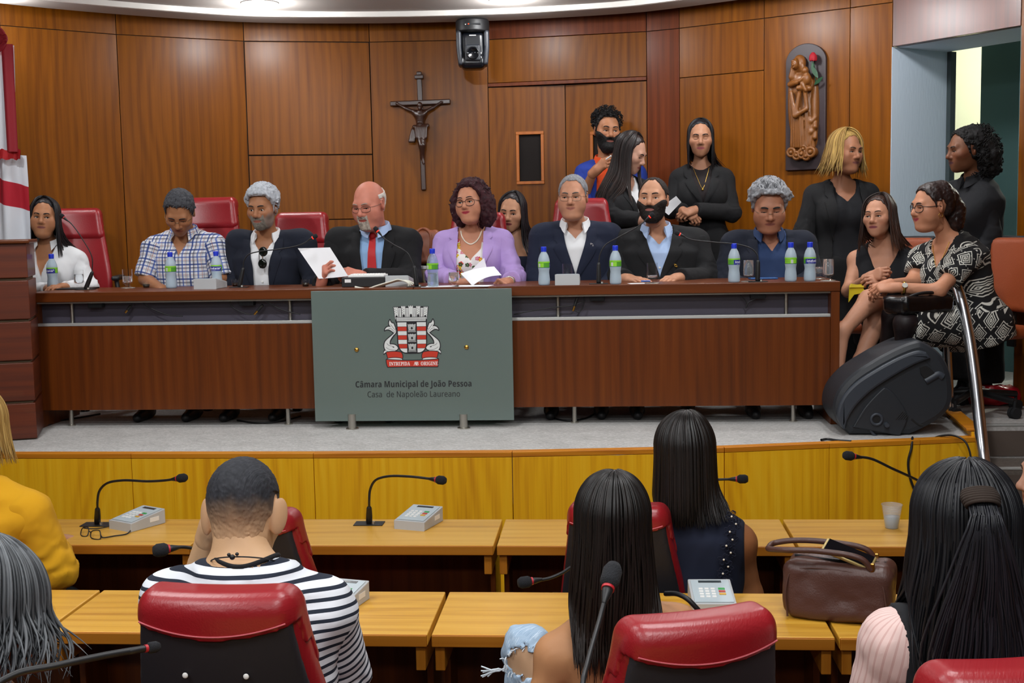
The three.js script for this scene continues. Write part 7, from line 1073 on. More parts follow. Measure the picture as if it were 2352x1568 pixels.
makePerson({ label: 'person in a blue and white plaid shirt looking down through rimless glasses', sex: 'm', floor: DAIS, head: [413, 488, 6.9], hh: 0.245, hy: 6, hp: 38, hr: 4, neck: [424, 538, 7.06], skin: 0xa4704e, legs: TAB, face: { eyes: 0.4, wide: 1.0 }, sw: 0.172,
  arms: { R: { sh: [358, 558, 7.05], el: [335, 640, 6.98], wr: [370, 664, 6.75], hand: { pose: 'flat' } }, L: { sh: [492, 556, 7.05], el: [512, 640, 6.98], wr: [470, 660, 6.75], hand: { pose: 'flat' } } },
  hair: { color: 0x23242a, color2: 0x4c4d52, th: 0.014, side: 0.007, rough: 0.003, line: menLine, tufts: { n: 380, len: 0.045, w: 0.006, comb: 0.4, lift: 0.0, max: 1.02 } }, glasses: { mat: 'wire', rimless: true }, 
  wear: [{ kind: 'top', name: 'shirt', off: 0.018, mat: C.plaid, v: [[0.72, -1], [0.73, 0], [1, 0.06]], sleeve: 0.98, fold: 0.008, sleeveOff: 0.012 }, { kind: 'collar', gap: 34, tip: 0.08, r: 0.07 }] });
placeChair(694, 487, 7.42, -0.06, DAIS, 'red leather chair behind the man with grey hair and sunglasses on his shirt');
makePerson({ label: 'person with grey hair in an open navy blazer with sunglasses hung on a white shirt', sex: 'm', floor: DAIS, head: [603, 478, 6.95], hh: 0.243, hy: -9, hp: 8, neck: [612, 545, 7.05], skin: 0x9c6a4a, legs: TAB, gaze: [-6, -6], beardShade: 0.75, stubble: 0x8d8680, brow: 0x2a2422, sw: 0.185, mw: 1.05,
  arms: { R: { sh: [549, 548, 7.06], el: [528, 650, 7.02], wr: [560, 690, 6.85] }, L: { sh: [694, 546, 7.06], el: [724, 648, 7.02], wr: [690, 690, 6.85] } },
  hair: { color: 0x8f949c, color2: 0xc2c6cc, th: 0.03, side: 0.012, rough: 0.004, line: [[0, 0.078], [35, 0.074], [50, 0.05], [66, 0.02], [76, -0.02], [88, 0.0], [100, 0.032], [118, 0.02], [128, -0.05], [180, -0.062]], freq: 70, tufts: { n: 380, len: 0.04, w: 0.006, up: 0.4, lift: 0.1 } }, beard: { color: 0x80796f, th: 0.0015, side: 0.03, rise: 1.4, wide: 0.04 },
  wear: [{ kind: 'top', name: 'shirt', off: 0.012, mat: C.white, v: [[0.74, -1], [0.75, 0], [1, 0.056]], sleeve: 0 }, { kind: 'collar', gap: 40, tip: 0.1, r: 0.069 }, { kind: 'buttons', at: [[0.004, 0.5], [0.004, 0.36]], mat: M.white },
    { kind: 'top', name: 'blazer', off: 0.027, mat: C.navy, v: [[-0.3, 0.075], [0.2, 0.052], [0.6, 0.05], [0.99, 0.08]], neck: 0.074, fold: 0.006 }, { kind: 'lapels', t0: 0.34, t1: 0.98, edge: [[-0.3, 0.075], [0.2, 0.052], [0.6, 0.05], [0.99, 0.08]], w: 0.062 }] });
{ const o = at(604, 592, 6.86), t = thing('sunglasses', 'dark round sunglasses hanging from the neckline of the white shirt', 'sunglasses', o); for (const [x, y] of [[0.003, 0.036], [-0.004, -0.034]]) { part('lens', new THREE.SphereGeometry(0.024, 20, 14).scale(1, 1.08, 0.25).translate(x, y, 0), specMat.shade, t); part('rim', new THREE.TorusGeometry(0.0245, 0.0018, 8, 28).scale(1, 1.08, 1).translate(x, y, 0), specMat.dark, t); } part('bridge', rod(V(0, 0.01, 0.003), V(-0.002, -0.008, 0.003), 0.003), specMat.wire, t); part('temple', tube([V(-0.02, 0.05, 0), V(-0.024, 0.0, -0.006), V(-0.022, -0.06, -0.008)], 0.0022, 16, 6), specMat.dark, t); }
makePerson({ label: 'person bald with white side hair in a black suit and red tie reading pages aloud', sex: 'm', floor: DAIS, head: [848, 470, 6.86], hh: 0.258, hy: -22, hp: 14, hr: -2, neck: [862, 530, 7.0], skin: 0xc07a66, lip: 0xa05048, legs: TAB, face: { eyes: 0.4, jaw: 1.1, plump: 1, wide: 1.02 }, brow: 0x9a8478, sw: 0.19, mw: 1.1, belly: 0.09,
  arms: { R: { sh: [778, 545, 7.02], el: [752, 640, 6.95], wr: [738, 652, 6.68], hand: { to: [748, 612, 6.63], up: [-0.8, 0.2, 0.6], pose: 'pinch' } }, L: { sh: [938, 545, 7.02], el: [940, 642, 6.9], wr: [838, 637, 6.68], hand: { to: [780, 624, 6.64], up: [0, 0.6, 0.8], pose: 'pinch' } } },
  hair: { color: 0xbcb6ae, color2: 0xe0dcd4, th: 0.005, side: 0.005, rough: 0.002, bald: 0.05, tufts: { n: 260, len: 0.026, w: 0.005, lift: 0, max: 1.01 }, line: [[0, 0.3], [66, 0.3], [74, 0.03], [82, -0.005], [88, 0.01], [100, 0.034], [118, 0.02], [128, -0.05], [180, -0.06]] }, beard: { color: 0xb0a498, th: 0.004, side: 0.052, wide: 0.032, rise: 0.8 }, glasses: { mat: 'dark', h: 0.0155, r: 0.001 },
  wear: [{ kind: 'top', name: 'shirt', off: 0.01, mat: C.ltblue, sleeve: 0, neck: 0.06 }, { kind: 'collar', gap: 16, tip: 0.06, mat: C.paleblue }, { kind: 'tie', mat: C.red, t1: 0.95, t0: 0.1 }, { kind: 'top', name: 'suit_jacket', off: 0.027, mat: C.black, v: [[-0.3, 0.05], [0.2, 0.045], [0.99, 0.076]], neck: 0.074, fold: 0.006 }, { kind: 'lapels', t0: 0.3, t1: 0.98, edge: [[-0.3, 0.05], [0.2, 0.045], [0.99, 0.076]], w: 0.07 }] });
placeChair(1100, 488, 7.42, -0.05, DAIS, 'red leather chair behind the woman in lilac');
makePerson({ label: 'person in a lilac blazer and pearls with curly dark red hair and round glasses', sex: 'f', floor: DAIS, head: [1080, 464, 6.95], hh: 0.228, hy: -16, hp: 0, hr: -5, neck: [1084, 528, 7.05], skin: 0xba8064, lip: 0x9c2438, legs: TAB, gaze: [-10, 0], face: { plump: 1, smile: 0.003 }, brow: 0x241418, browUp: 0.003, sw: 0.165, mw: 1.15, bust: 1.15,
  arms: { R: { sh: [1024, 548, 7.06], el: [1004, 634, 6.98], wr: [1062, 650, 6.72], hand: { to: [1098, 648, 6.62], up: [0, 0.9, 0.4], pose: 'grip' } }, L: { sh: [1150, 546, 7.06], el: [1182, 640, 6.98], wr: [1168, 648, 6.72], hand: { to: [1145, 650, 6.6], up: [0.3, 0.8, 0.4], pose: 'grip' } } },
  hair: { color: 0x21080f, color2: 0x3c0e18, cap: true, line: womLine, th: 0.02, side: 0.014, rough: 0.008, freq: 50, mass: [[[-0.088, -0.02, -0.03], [0.05, 0.085, 0.07]], [[0.088, -0.02, -0.03], [0.05, 0.09, 0.07]], [[-0.085, -0.08, -0.045], [0.045, 0.06, 0.06]], [[0.088, -0.09, -0.045], [0.048, 0.065, 0.06]], [[0, 0.06, -0.04], [0.098, 0.088, 0.1]], [[0, -0.04, -0.08], [0.1, 0.12, 0.05]]], mamp: 0.02, mfreq: 42, massCut: (x, y, z) => Math.min(z - 0.03, 0.075 - Math.abs(x)) - (y > 0.085 ? 0.06 : 0), curls: { n: 340, c: [0, -0.005, -0.035], r: [0.118, 0.135, 0.1], rad: 0.008, w: 0.006, len: 0.05, turns: 1.8, hang: 0.5, keep: (d) => !(d.z > 0.3 && Math.abs(d.x) < 0.8 && d.y < 0.72) && d.y > -0.95 } }, glasses: { mat: 'brown', w: 0.026, h: 0.021, sq: 0.85, r: 0.0016 },
  wear: [{ kind: 'top', name: 'blouse', off: 0.008, mat: C.floral, v: [[0.62, -1], [0.63, 0], [0.8, 0.06], [1, 0.075]], sleeve: 0, sq: [0.9, 1.2] }, { kind: 'top', name: 'blazer', off: 0.024, mat: C.lilac, v: [[-0.3, 0.08], [0.3, 0.07], [0.6, 0.08], [0.99, 0.078]], neck: 0.072, sleeve: 1.62, fold: 0.008, sleeveOff: 0.006, sleeveCrease: 0.006 }, { kind: 'lapels', t0: 0.56, t1: 0.99, edge: [[-0.3, 0.08], [0.3, 0.07], [0.6, 0.08], [0.99, 0.078]], w: 0.062 },
    { kind: 'beads', r: 0.0042, n: 46, mat: pearl, path: [[-0.06, 0.99], [-0.052, 0.93], [-0.03, 0.865], [0, 0.835], [0.03, 0.865], [0.052, 0.93], [0.06, 0.99]], off: 0.003 }, { kind: 'earrings', r: 0.006, mat: pearl }, { kind: 'watch', side: 'L', mat: M.steel, back: 0.03 }] });
makePerson({ label: 'person seated further back in a strapless navy dress between lilac and navy jackets', sex: 'f', floor: DAIS, head: [1176, 488, 7.62], hh: 0.236, hy: -12, hp: 6, hr: 4, neck: [1184, 545, 7.66], skin: 0xb78668, lip: 0x6e2a34, legs: { ...TAB, skirt: true, mat: C.navy2 }, gaze: [8, 0], sw: 0.15,
  arms: { R: { sh: [1142, 565, 7.68], el: [1140, 640, 7.6], wr: [1185, 648, 7.42] }, L: { sh: [1224, 565, 7.68], el: [1228, 642, 7.6], wr: [1206, 645, 7.42], hand: { to: [1192, 638, 7.38], pose: 'clasp' } } },
  hair: { color: 0x0f0b0c, color2: 0x20151a, gloss: 1, th: 0.012, line: womLine, locks: { n: 300, len: 0.36, open: 60, part: 0.012, w: 0.009, thick: 0.16, toward: [0.25, 0, 0.7], wave: 0.004, flare: 0.05 } },
  wear: [{ kind: 'top', name: 'dress', off: 0.012, mat: C.navy2, sleeve: 0, noShoulder: true, sq: [0.76, 0.72], neck: 0 }, { kind: 'earrings', r: 0.0045, drop: 0.03, mat: gold }] });
placeChair(1335, 455, 7.45, 0.05, DAIS, 'red leather chair behind the smiling man in the navy suit');
makePerson({ label: 'person smiling in a navy suit and open white shirt with rimless glasses', sex: 'm', floor: DAIS, head: [1316, 452, 6.95], hh: 0.242, hy: -8, hp: 2, neck: [1322, 520, 7.06], skin: 0xb98468, lip: 0x9c5f52, legs: TAB, gaze: [-12, 0], face: { smile: 0.004, eyes: 0.55, plump: 1, wide: 1.04, jaw: 1.1 }, brow: 0x55504c, sw: 0.19, mw: 1.12,
  arms: { R: { sh: [1246, 535, 7.07], el: [1232, 640, 7.02], wr: [1280, 690, 6.85] }, L: { sh: [1400, 535, 7.07], el: [1412, 640, 7.02], wr: [1370, 690, 6.85] } },
  hair: { color: 0x5e5f63, color2: 0x97989c, th: 0.007, side: 0.005, rough: 0.0015, freq: 140, tufts: { n: 320, len: 0.022, w: 0.005, comb: -0.3, lift: 0.0, max: 1.02 }, line: [[0, 0.088], [25, 0.09], [40, 0.075], [56, 0.04], [70, 0.0], [80, -0.018], [88, 0.005], [100, 0.034], [118, 0.02], [128, -0.05], [180, -0.062]] }, glasses: { mat: 'wire', w: 0.0255, h: 0.0155, r: 0.0009 },
  wear: [{ kind: 'top', name: 'shirt', off: 0.012, mat: C.white, v: [[0.84, -1], [0.85, 0], [1, 0.05]], sleeve: 0 }, { kind: 'collar', gap: 34, tip: 0.09 }, { kind: 'top', name: 'suit_jacket', off: 0.027, mat: C.navy2, v: suitV(0.34), neck: 0.074, fold: 0.005 }, { kind: 'lapels', t0: 0.34, t1: 0.97, edge: suitV(0.34), w: 0.075 }, { kind: 'pin', x: 0.095, t: 0.8, mat: silverPin }] });
makePerson({ label: 'person with a full dark beard, black suit and light blue shirt at a microphone', sex: 'm', floor: DAIS, head: [1500, 459, 6.92], hh: 0.248, hy: -14, hp: -7, neck: [1512, 530, 7.05], skin: 0xb98668, lip: 0x9a5b54, legs: TAB, gaze: [-4, 8], face: { jaw: 1.12, wide: 1.04, eyes: 0.7 }, brow: 0x2a1d18, sw: 0.2, mw: 1.22, md: 1.1, belly: 0.11, neckR: 1,
  arms: { R: { sh: [1434, 548, 7.06], el: [1420, 640, 6.98], wr: [1436, 640, 6.72], hand: { to: [1485, 646, 6.56], up: [0, 1, 0.25], pose: 'flat' } }, L: { sh: [1598, 546, 7.06], el: [1628, 640, 6.98], wr: [1562, 638, 6.74], hand: { to: [1518, 644, 6.58], up: [0, 1, 0.25], pose: 'relaxed' } } },
  hair: { color: 0x19120f, color2: 0x2a1f1a, th: 0.006, side: 0.005, rough: 0.0015, freq: 160, line: [[0, 0.1], [20, 0.104], [34, 0.085], [52, 0.05], [66, 0.02], [76, -0.025], [84, -0.03], [88, 0.005], [100, 0.034], [118, 0.02], [128, -0.05], [180, -0.06]] }, beard: { color: 0x1c1410, th: 0.004, drop: 0.01, side: 0.004, rise: 0.72 },
  wear: [{ kind: 'top', name: 'shirt', off: 0.012, mat: C.paleblue, v: [[0.82, -1], [0.83, 0], [1, 0.056]], sleeve: 0 }, { kind: 'collar', gap: 34, tip: 0.1, r: 0.072 }, { kind: 'buttons', at: [[0.0, 0.6]], mat: M.white }, { kind: 'top', name: 'suit_jacket', off: 0.027, mat: C.black, v: suitV(0.4, 0.078), neck: 0.078, fold: 0.005 }, { kind: 'lapels', t0: 0.4, t1: 0.97, edge: suitV(0.4, 0.078), w: 0.078 }, { kind: 'pin', x: 0.09, t: 0.62, mat: gold }] });
makePerson({ label: 'person with tousled grey hair and glasses looking down in a navy blazer and blue polo', sex: 'm', floor: DAIS, head: [1766, 474, 6.9], hh: 0.262, hy: -2, hp: 20, neck: [1768, 542, 7.04], skin: 0xa9745a, lip: 0x8a5248, legs: TAB, face: { eyes: 0.3, jaw: 1.12, plump: 1, wide: 1.06 }, brow: 0x2c2826, browT: 0.0045, sw: 0.195, mw: 1.18, belly: 0.1,
  arms: { R: { sh: [1688, 552, 7.05], el: [1662, 645, 6.98], wr: [1712, 662, 6.85] }, L: { sh: [1842, 552, 7.05], el: [1868, 645, 6.98], wr: [1820, 662, 6.85] } },
  hair: { color: 0x4c4d52, color2: 0xa4a6aa, th: 0.03, side: 0.011, rough: 0.007, freq: 40, line: menLine, seed: 3, tufts: { n: 620, len: 0.04, w: 0.006, up: 0.7, comb: -0.5, lift: 0.25, mess: 0.9, max: 1.07 } }, glasses: { mat: 'wire', h: 0.013, rimless: true, y: -0.01, z: 0.1 },
  wear: [{ kind: 'top', name: 'polo_shirt', off: 0.014, mat: C.polo, v: [[0.8, -1], [0.81, 0], [1, 0.05]], sleeve: 0 }, { kind: 'collar', gap: 32, tip: 0.07, r: 0.072 }, { kind: 'top', name: 'blazer', off: 0.028, mat: C.navy, v: [[-0.3, 0.1], [0.2, 0.09], [0.99, 0.085]], neck: 0.076, fold: 0.008 }, { kind: 'lapels', t0: 0.35, t1: 0.97, edge: [[-0.3, 0.1], [0.2, 0.09], [0.99, 0.085]], w: 0.07 }] });
// ---- standing by the wall
const STAND = { floor: DAIS, stand: true, mat: C.black };
makePerson({ label: 'person with curly black hair and beard in a blue jacket over an orange polo shirt', sex: 'm', floor: DAIS, head: [1394, 300, 8.1], hh: 0.25, hy: 16, hp: 4, hr: 3, neck: [1398, 372, 8.16], pelvis: [0, -0.52, 0], skin: 0xa57050, lip: 0x96584e, legs: { ...STAND, mat: C.trousers }, gaze: [22, 0], face: { eyes: 0.6, jaw: 0.94 }, brow: 0x0d0a0a, sw: 0.178,
  arms: { R: { sh: [1346, 392, 8.18], el: [1338, 455, 8.06], wr: [1362, 398, 7.96], hand: { to: [1398, 366, 7.92], up: [-0.5, 0.3, 0.8], pose: 'pinch' } }, L: { sh: [1458, 394, 8.18], el: [1478, 470, 8.14], wr: [1480, 530, 8.06] } },
  hair: { color: 0x070606, color2: 0x151112, th: 0.012, side: 0.01, rough: 0.006, line: menLine, curls: { n: 420, c: [0, 0.064, -0.02], r: [0.094, 0.088, 0.108], rad: 0.006, w: 0.0055, len: 0.02, turns: 1.6, keep: (d) => d.y > -0.45 && !(d.z > 0.35 && d.y < 0.38) } }, beard: { color: 0x0b0808, th: 0.005, drop: 0.022, side: 0.008, rise: 0.75 },
  wear: [{ kind: 'top', name: 'polo_shirt', off: 0.012, mat: C.orange, sleeve: 0, v: [[0.86, -1], [0.87, 0], [1, 0.045]] }, { kind: 'collar', gap: 30, tip: 0.07 }, { kind: 'top', name: 'jacket', off: 0.026, mat: C.blueJacket, v: [[-0.3, 0.1], [0.3, 0.085], [0.99, 0.078]], neck: 0.074, sleeve: 1.1, fold: 0.008 }] });
solo('pen', [rod(V(0, 0, 0), V(0.03, 0.02, 0.01), 0.005), ball(0.006, 0.03, 0.02, 0.01, 8)], M.white, 'small white object between the raised fingers of the man in blue', 'pen', at(1392, 366, 7.9));
makePerson({ label: 'person in a black jacket with long straight brown hair bending her head over papers', sex: 'f', floor: DAIS, head: [1450, 352, 7.66], hh: 0.232, hy: 66, hp: 24, hr: 0, neck: [1432, 410, 7.72], pelvis: [-0.02, -0.5, -0.02], ty: 42, skin: 0xb98c76, lip: 0x9c5a58, legs: STAND, face: { eyes: 0.4 }, sw: 0.15, gaze: [0, -16],
  arms: { R: { sh: [1410, 425, 7.66], el: [1410, 498, 7.58], wr: [1470, 506, 7.5], hand: { to: [1510, 496, 7.46], pose: 'grip', up: [0, 0.5, 0.8] } }, L: { el: [1485, 495, 7.72], wr: [1505, 490, 7.52], hand: { none: true } } },
  hair: { color: 0x130d0d, color2: 0x2a1c19, gloss: 1, th: 0.012, line: womLine, locks: { n: 340, len: 0.33, open: 66, part: 0.01, w: 0.009, thick: 0.18, toward: [-0.3, 0, 0.1], side: 0.5, tip: 0x2c1a12 } },
  wear: [{ kind: 'top', name: 'blouse', off: 0.01, mat: C.white, sleeve: 0, v: [[0.8, -1], [0.81, 0], [1, 0.05]] }, { kind: 'top', name: 'jacket', off: 0.024, mat: C.black, v: suitV(0.35, 0.07), neck: 0.07 }, { kind: 'lapels', t0: 0.35, t1: 0.98, edge: suitV(0.35, 0.07), w: 0.06 }] });
sheetAt('folded white papers held beside the bearded man\'s ear', [[1516, 478], [1553, 450], [1565, 464], [1536, 494]], [7.46, 7.44, 7.44, 7.46], 0.008);
makePerson({ label: 'person in a black blazer with gold necklace, eyes lowered and hands clasped', sex: 'f', floor: DAIS, head: [1609, 318, 7.84], hh: 0.232, hy: -4, hp: 2, neck: [1609, 383, 7.9], pelvis: [0.01, -0.5, 0], skin: 0xa9785c, lip: 0x9a4c54, legs: { ...STAND, skirt: true, long: true }, face: { eyes: 0.05, jaw: 0.92 }, sw: 0.158,
  arms: { R: { sh: [1562, 402, 7.9], el: [1543, 480, 7.84], wr: [1568, 484, 7.68], hand: { to: [1592, 498, 7.64], pose: 'clasp', up: [0, 0.7, 0.8] } }, L: { sh: [1662, 402, 7.9], el: [1680, 488, 7.82], wr: [1598, 482, 7.66], hand: { to: [1565, 492, 7.6], pose: 'clasp', up: [0, 0.8, 0.8] } } },
  hair: { color: 0x08080b, color2: 0x12121a, gloss: 1, th: 0.011, line: womLine, locks: { n: 340, len: 0.20, open: 64, part: 0.0, w: 0.009, thick: 0.12, toward: [0.1, 0, -0.3] } },
  wear: [{ kind: 'top', name: 'lace_top', off: 0.006, mat: C.mesh, sleeve: 0, neck: 0.052 }, { kind: 'top', name: 'blazer', off: 0.023, mat: C.black, v: suitV(0.42, 0.072), neck: 0.07 }, { kind: 'lapels', t0: 0.42, t1: 0.98, edge: suitV(0.42, 0.072), w: 0.06 }, { kind: 'beads', chain: true, r: 0.0016, mat: gold, path: [[-0.05, 0.98], [-0.03, 0.86], [0, 0.72], [0.03, 0.86], [0.05, 0.98]], off: 0.012, pendant: 0.008 }] });
makePerson({ label: 'person with wavy blonde hair in a black blazer standing left of the doorway', sex: 'f', floor: DAIS, head: [1944, 348, 7.5], hh: 0.24, hy: 32, hp: 4, hr: 2, neck: [1936, 420, 7.58], pelvis: [-0.01, -0.5, 0], ty: 6, skin: 0xa06c50, lip: 0x7a4a48, legs: { ...STAND, long: true, skirt: true }, gaze: [20, 0], face: { plump: 1, jaw: 1.05, eyes: 0.6 }, brow: 0x3a2a20, sw: 0.175, mw: 1.12,
  arms: { R: { sh: [1872, 440, 7.58], el: [1846, 530, 7.55], wr: [1872, 600, 7.5] }, L: { sh: [1992, 438, 7.6], el: [2012, 530, 7.58], wr: [1996, 600, 7.5] } },
  hair: { color: 0x6e5028, color2: 0xc2a058, th: 0.014, line: womLine, locks: { n: 420, len: 0.17, open: 56, part: 0.014, w: 0.009, thick: 0.2, puff: 0.006, wave: 0.018, waveF: 42, flare: 0.35, jit: 0.9, layered: 0.35, toward: [-0.25, 0, 0.1] } },
  wear: [{ kind: 'top', name: 'black_top', off: 0.01, mat: C.black2, sleeve: 0, v: [[0.74, -1], [0.75, 0], [0.9, 0.06], [1, 0.07]] }, { kind: 'top', name: 'blazer', off: 0.024, mat: C.black, v: [[-0.3, 0.1], [0.2, 0.085], [0.99, 0.085]], neck: 0.07 }, { kind: 'lapels', t0: 0.3, t1: 0.97, edge: [[-0.3, 0.1], [0.2, 0.085], [0.99, 0.085]], w: 0.06 }] });
makePerson({ label: 'person in black with a mass of curly black hair standing in profile in the doorway', sex: 'f', floor: DAIS, head: [2216, 345, 7.1], hh: 0.24, hy: -78, hp: 4, neck: [2238, 412, 7.14], pelvis: [0.03, -0.5, -0.02], ty: -62, skin: 0x6e4630, lip: 0x4a2a34, legs: { ...STAND, long: true, skirt: true }, face: { eyes: 0.6, nose: 1.05 }, brow: 0x0d0908, sw: 0.165, mw: 1.1,
  arms: { L: { sh: [2262, 445, 7.04], el: [2276, 540, 7.02], wr: [2248, 600, 6.98] }, R: { el: [2192, 520, 7.3], wr: [2190, 590, 7.2], hand: { none: true } } },
  hair: { color: 0x070606, color2: 0x141011, th: 0.012, side: 0.012, rough: 0.006, line: womLine, mass: [[[0, 0.05, -0.05], [0.1, 0.085, 0.095]], [[0.03, -0.03, -0.11], [0.1, 0.11, 0.07]], [[-0.03, -0.03, -0.11], [0.1, 0.11, 0.07]], [[0, -0.1, -0.13], [0.1, 0.07, 0.06]]], mamp: 0.02, mfreq: 40, massCut: (x, y, z) => z - 0.035, curls: { n: 420, c: [0, -0.02, -0.085], r: [0.12, 0.155, 0.115], rad: 0.007, w: 0.006, len: 0.035, turns: 2, hang: 0.5, keep: (d) => d.z < 0.55 && d.y > -0.95 } },
  wear: [{ kind: 'top', name: 'black_top', off: 0.02, mat: C.black2, neck: 0.06, fold: 0.006 }, { kind: 'collar', gap: 10, r: 0.058, h: 0.045, up: 0.012 }] });
// ---- seated at the right end
visitorChair(at(2262, 760, 6.55).x, -6.72, -1.15, 'orange brown upholstered chair under the woman in the patterned dress'); visitorChair(at(2045, 760, 7.0).x, -7.12, -0.5, 'orange brown upholstered chair under the woman in the sleeveless black dress');
const inSleeveless = makePerson({ label: 'person in a sleeveless black dress with long brown hair seated beyond the table end', sex: 'f', floor: DAIS, head: [2018, 497, 6.9], hh: 0.226, hy: -34, hp: -2, hr: -2, neck: [2032, 560, 6.98], pelvis: [0.03, -0.46, -0.05], ty: -22, skin: 0xb9856a, lip: 0x84404a, gaze: [-14, 4], face: { eyes: 0.7 }, brow: 0x2a1812, browUp: 0.003, sw: 0.158, mw: 1.08, bareLegs: [[[2036, 735, 7.02], [1998, 690, 6.55], [1936, 760, 6.45], [1925, 850, 6.42]], [[2064, 740, 7.0], [2010, 745, 6.62], [1975, 830, 6.55], [1962, 885, 6.52]]], 
  arms: { R: { sh: [1967, 586, 7.0], el: [1948, 668, 6.9], wr: [1990, 640, 6.66], hand: { to: [2022, 628, 6.6], pose: 'clasp', up: [-0.3, 0.4, 0.9] } }, L: { sh: [2082, 588, 6.98], el: [2096, 668, 6.88], wr: [2030, 652, 6.66], hand: { to: [1996, 640, 6.58], pose: 'clasp', up: [0.3, 0.6, 0.8] } } },
  hair: { color: 0x1c100c, color2: 0x3a2016, gloss: 1, th: 0.012, line: womLine, locks: { n: 360, len: 0.20, open: 62, part: 0.012, w: 0.009, thick: 0.18, puff: 0.004, wave: 0.006, flare: 0.2, toward: [0.2, 0, 0.2], tip: 0x4a2a18 } },
  wear: [{ kind: 'top', name: 'dress', off: 0.012, mat: C.black2, sleeve: 0, t0: -0.24, v: [[0.5, -1], [0.51, 0], [1, 0.085]], armhole: 0.142 }, { kind: 'earrings', r: 0.006, drop: 0.02, mat: silverPin, only: 1 }, { kind: 'skirt', mat: C.black2, to: 0.8, drape: 1 }] });
{ const t = thing('shoe', 'silver high heeled shoe on the carpet behind the table end', 'shoe', onY(1955, 888, DAIS), -0.5); const g = new Field([capsule(V(0, 0.05, -0.07), V(0, 0.03, 0), 0.03, 0.032, 0.02), capsule(V(0, 0.025, 0), V(0, 0.018, 0.09), 0.034, 0.016, 0.02)], 0.006, 0.004).post((x, y, z, v) => Math.max(v, 0.001 - y, y - 0.05)).mesh(); part('upper', mapUV(g, (x, y, z) => [x, z]), std({ color: col(0x9a948c), roughness: 0.35, metalness: 0.5 }), t); part('heel', cyl(0.012, 0.005, 0.055, 0, 0.0275, -0.085, 12), M.black, t); part('strap', new THREE.TorusGeometry(0.036, 0.004, 8, 24).rotateX(1.2).translate(0, 0.055, -0.02), M.black, t); adopt(inSleeveless, t, 'shoe'); }
makePerson({ label: 'person in a black and white patterned dress leaning forward with glasses and tied dark hair', sex: 'f', floor: DAIS, head: [2137, 474, 6.5], hh: 0.236, hy: -72, hp: 4, hr: 0, neck: [2178, 548, 6.58], pelvis: [0.135, -0.45, -0.0], ty: -58, skin: 0xbb8264, lip: 0xa03a48, tights: 0x1c1416, tightsFrom: -0.09, gaze: [0, -4], face: { smile: 0.006, eyes: 0.5, nose: 1.1, plump: 1 }, brow: 0x24140f, sw: 0.165, mw: 1.2, md: 1.15, arm: 1.1, bareLegs: [[[2235, 742, 6.5], [2080, 742, 6.22], [2072, 840, 6.3], [2085, 935, 6.4]], [[2225, 742, 6.75], [2052, 725, 6.5], [2030, 840, 6.55], [2040, 930, 6.6]]],
  arms: { L: { sh: [2222, 580, 6.44], el: [2155, 668, 6.3], wr: [2062, 660, 6.32], hand: { to: [2010, 662, 6.34], pose: 'clasp', up: [0.1, 0.8, 0.6] } }, R: { sh: [2120, 580, 6.72], el: [2094, 650, 6.6], wr: [2044, 652, 6.42], hand: { to: [2000, 668, 6.38], pose: 'clasp', up: [0.1, 0.8, 0.6] } } },
  hair: { color: 0x140c0b, color2: 0x2c1814, gloss: 1, th: 0.01, side: 0.008, back: 0.02, rough: 0.002, line: [[0, 0.088], [25, 0.084], [45, 0.06], [62, 0.03], [74, -0.01], [88, 0.006], [100, 0.034], [118, 0.01], [130, -0.05], [180, -0.062]], mass: [[[0, -0.03, -0.14], [0.055, 0.06, 0.06]], [[0, -0.09, -0.14], [0.05, 0.06, 0.045]], [[0, 0.03, -0.11], [0.06, 0.06, 0.05]]], mamp: 0.008, mfreq: 60 }, glasses: { mat: 'dark', w: 0.025, h: 0.02, r: 0.0018, sq: 0.8 },
  wear: [{ kind: 'top', name: 'dress', off: 0.016, mat: C.aztec, sleeve: 0.62, sleeveOff: 0.008, t0: -0.22, v: [[0.68, -1], [0.69, 0], [1, 0.08]], fold: 0.006 }, { kind: 'skirt', mat: C.aztec, to: 0.94, drape: 1 }, { kind: 'beads', chain: true, r: 0.002, mat: gold, path: [[-0.06, 0.98], [-0.035, 0.86], [0, 0.74], [0.035, 0.86], [0.06, 0.98]], off: 0.006, pendant: 0.006 }, { kind: 'earrings', hoop: 0.011, mat: gold }, { kind: 'watch', side: 'L', mat: gold, back: 0.03, dial: [0, 0.5, 1] }] });
{ const t = thing('handbag', 'glossy black handbag on the lap of the woman in the patterned dress', 'bag', at(2110, 712, 6.3), 0.5); part('body', mapUV(new Field([rbf(0, 0.03, 0, 0.17, 0.05, 0.09, 0.035)], 0.008, 0.005).post((x, y, z, v) => v + fbm(x * 16, y * 16, z * 16, 2) * 0.008).mesh(), (x, y, z) => [x * 6, z * 6]), phy({ color: col(0x0b0b0d), roughness: 0.25, bumpMap: TEX.leather, bumpScale: 0.001 }), t); part('strap', tube([V(-0.16, 0.06, 0.05), V(-0.05, 0.09, 0.06), V(0.08, 0.085, 0.05), V(0.16, 0.05, 0.03)], 0.008, 24, 8), M.black, t); }
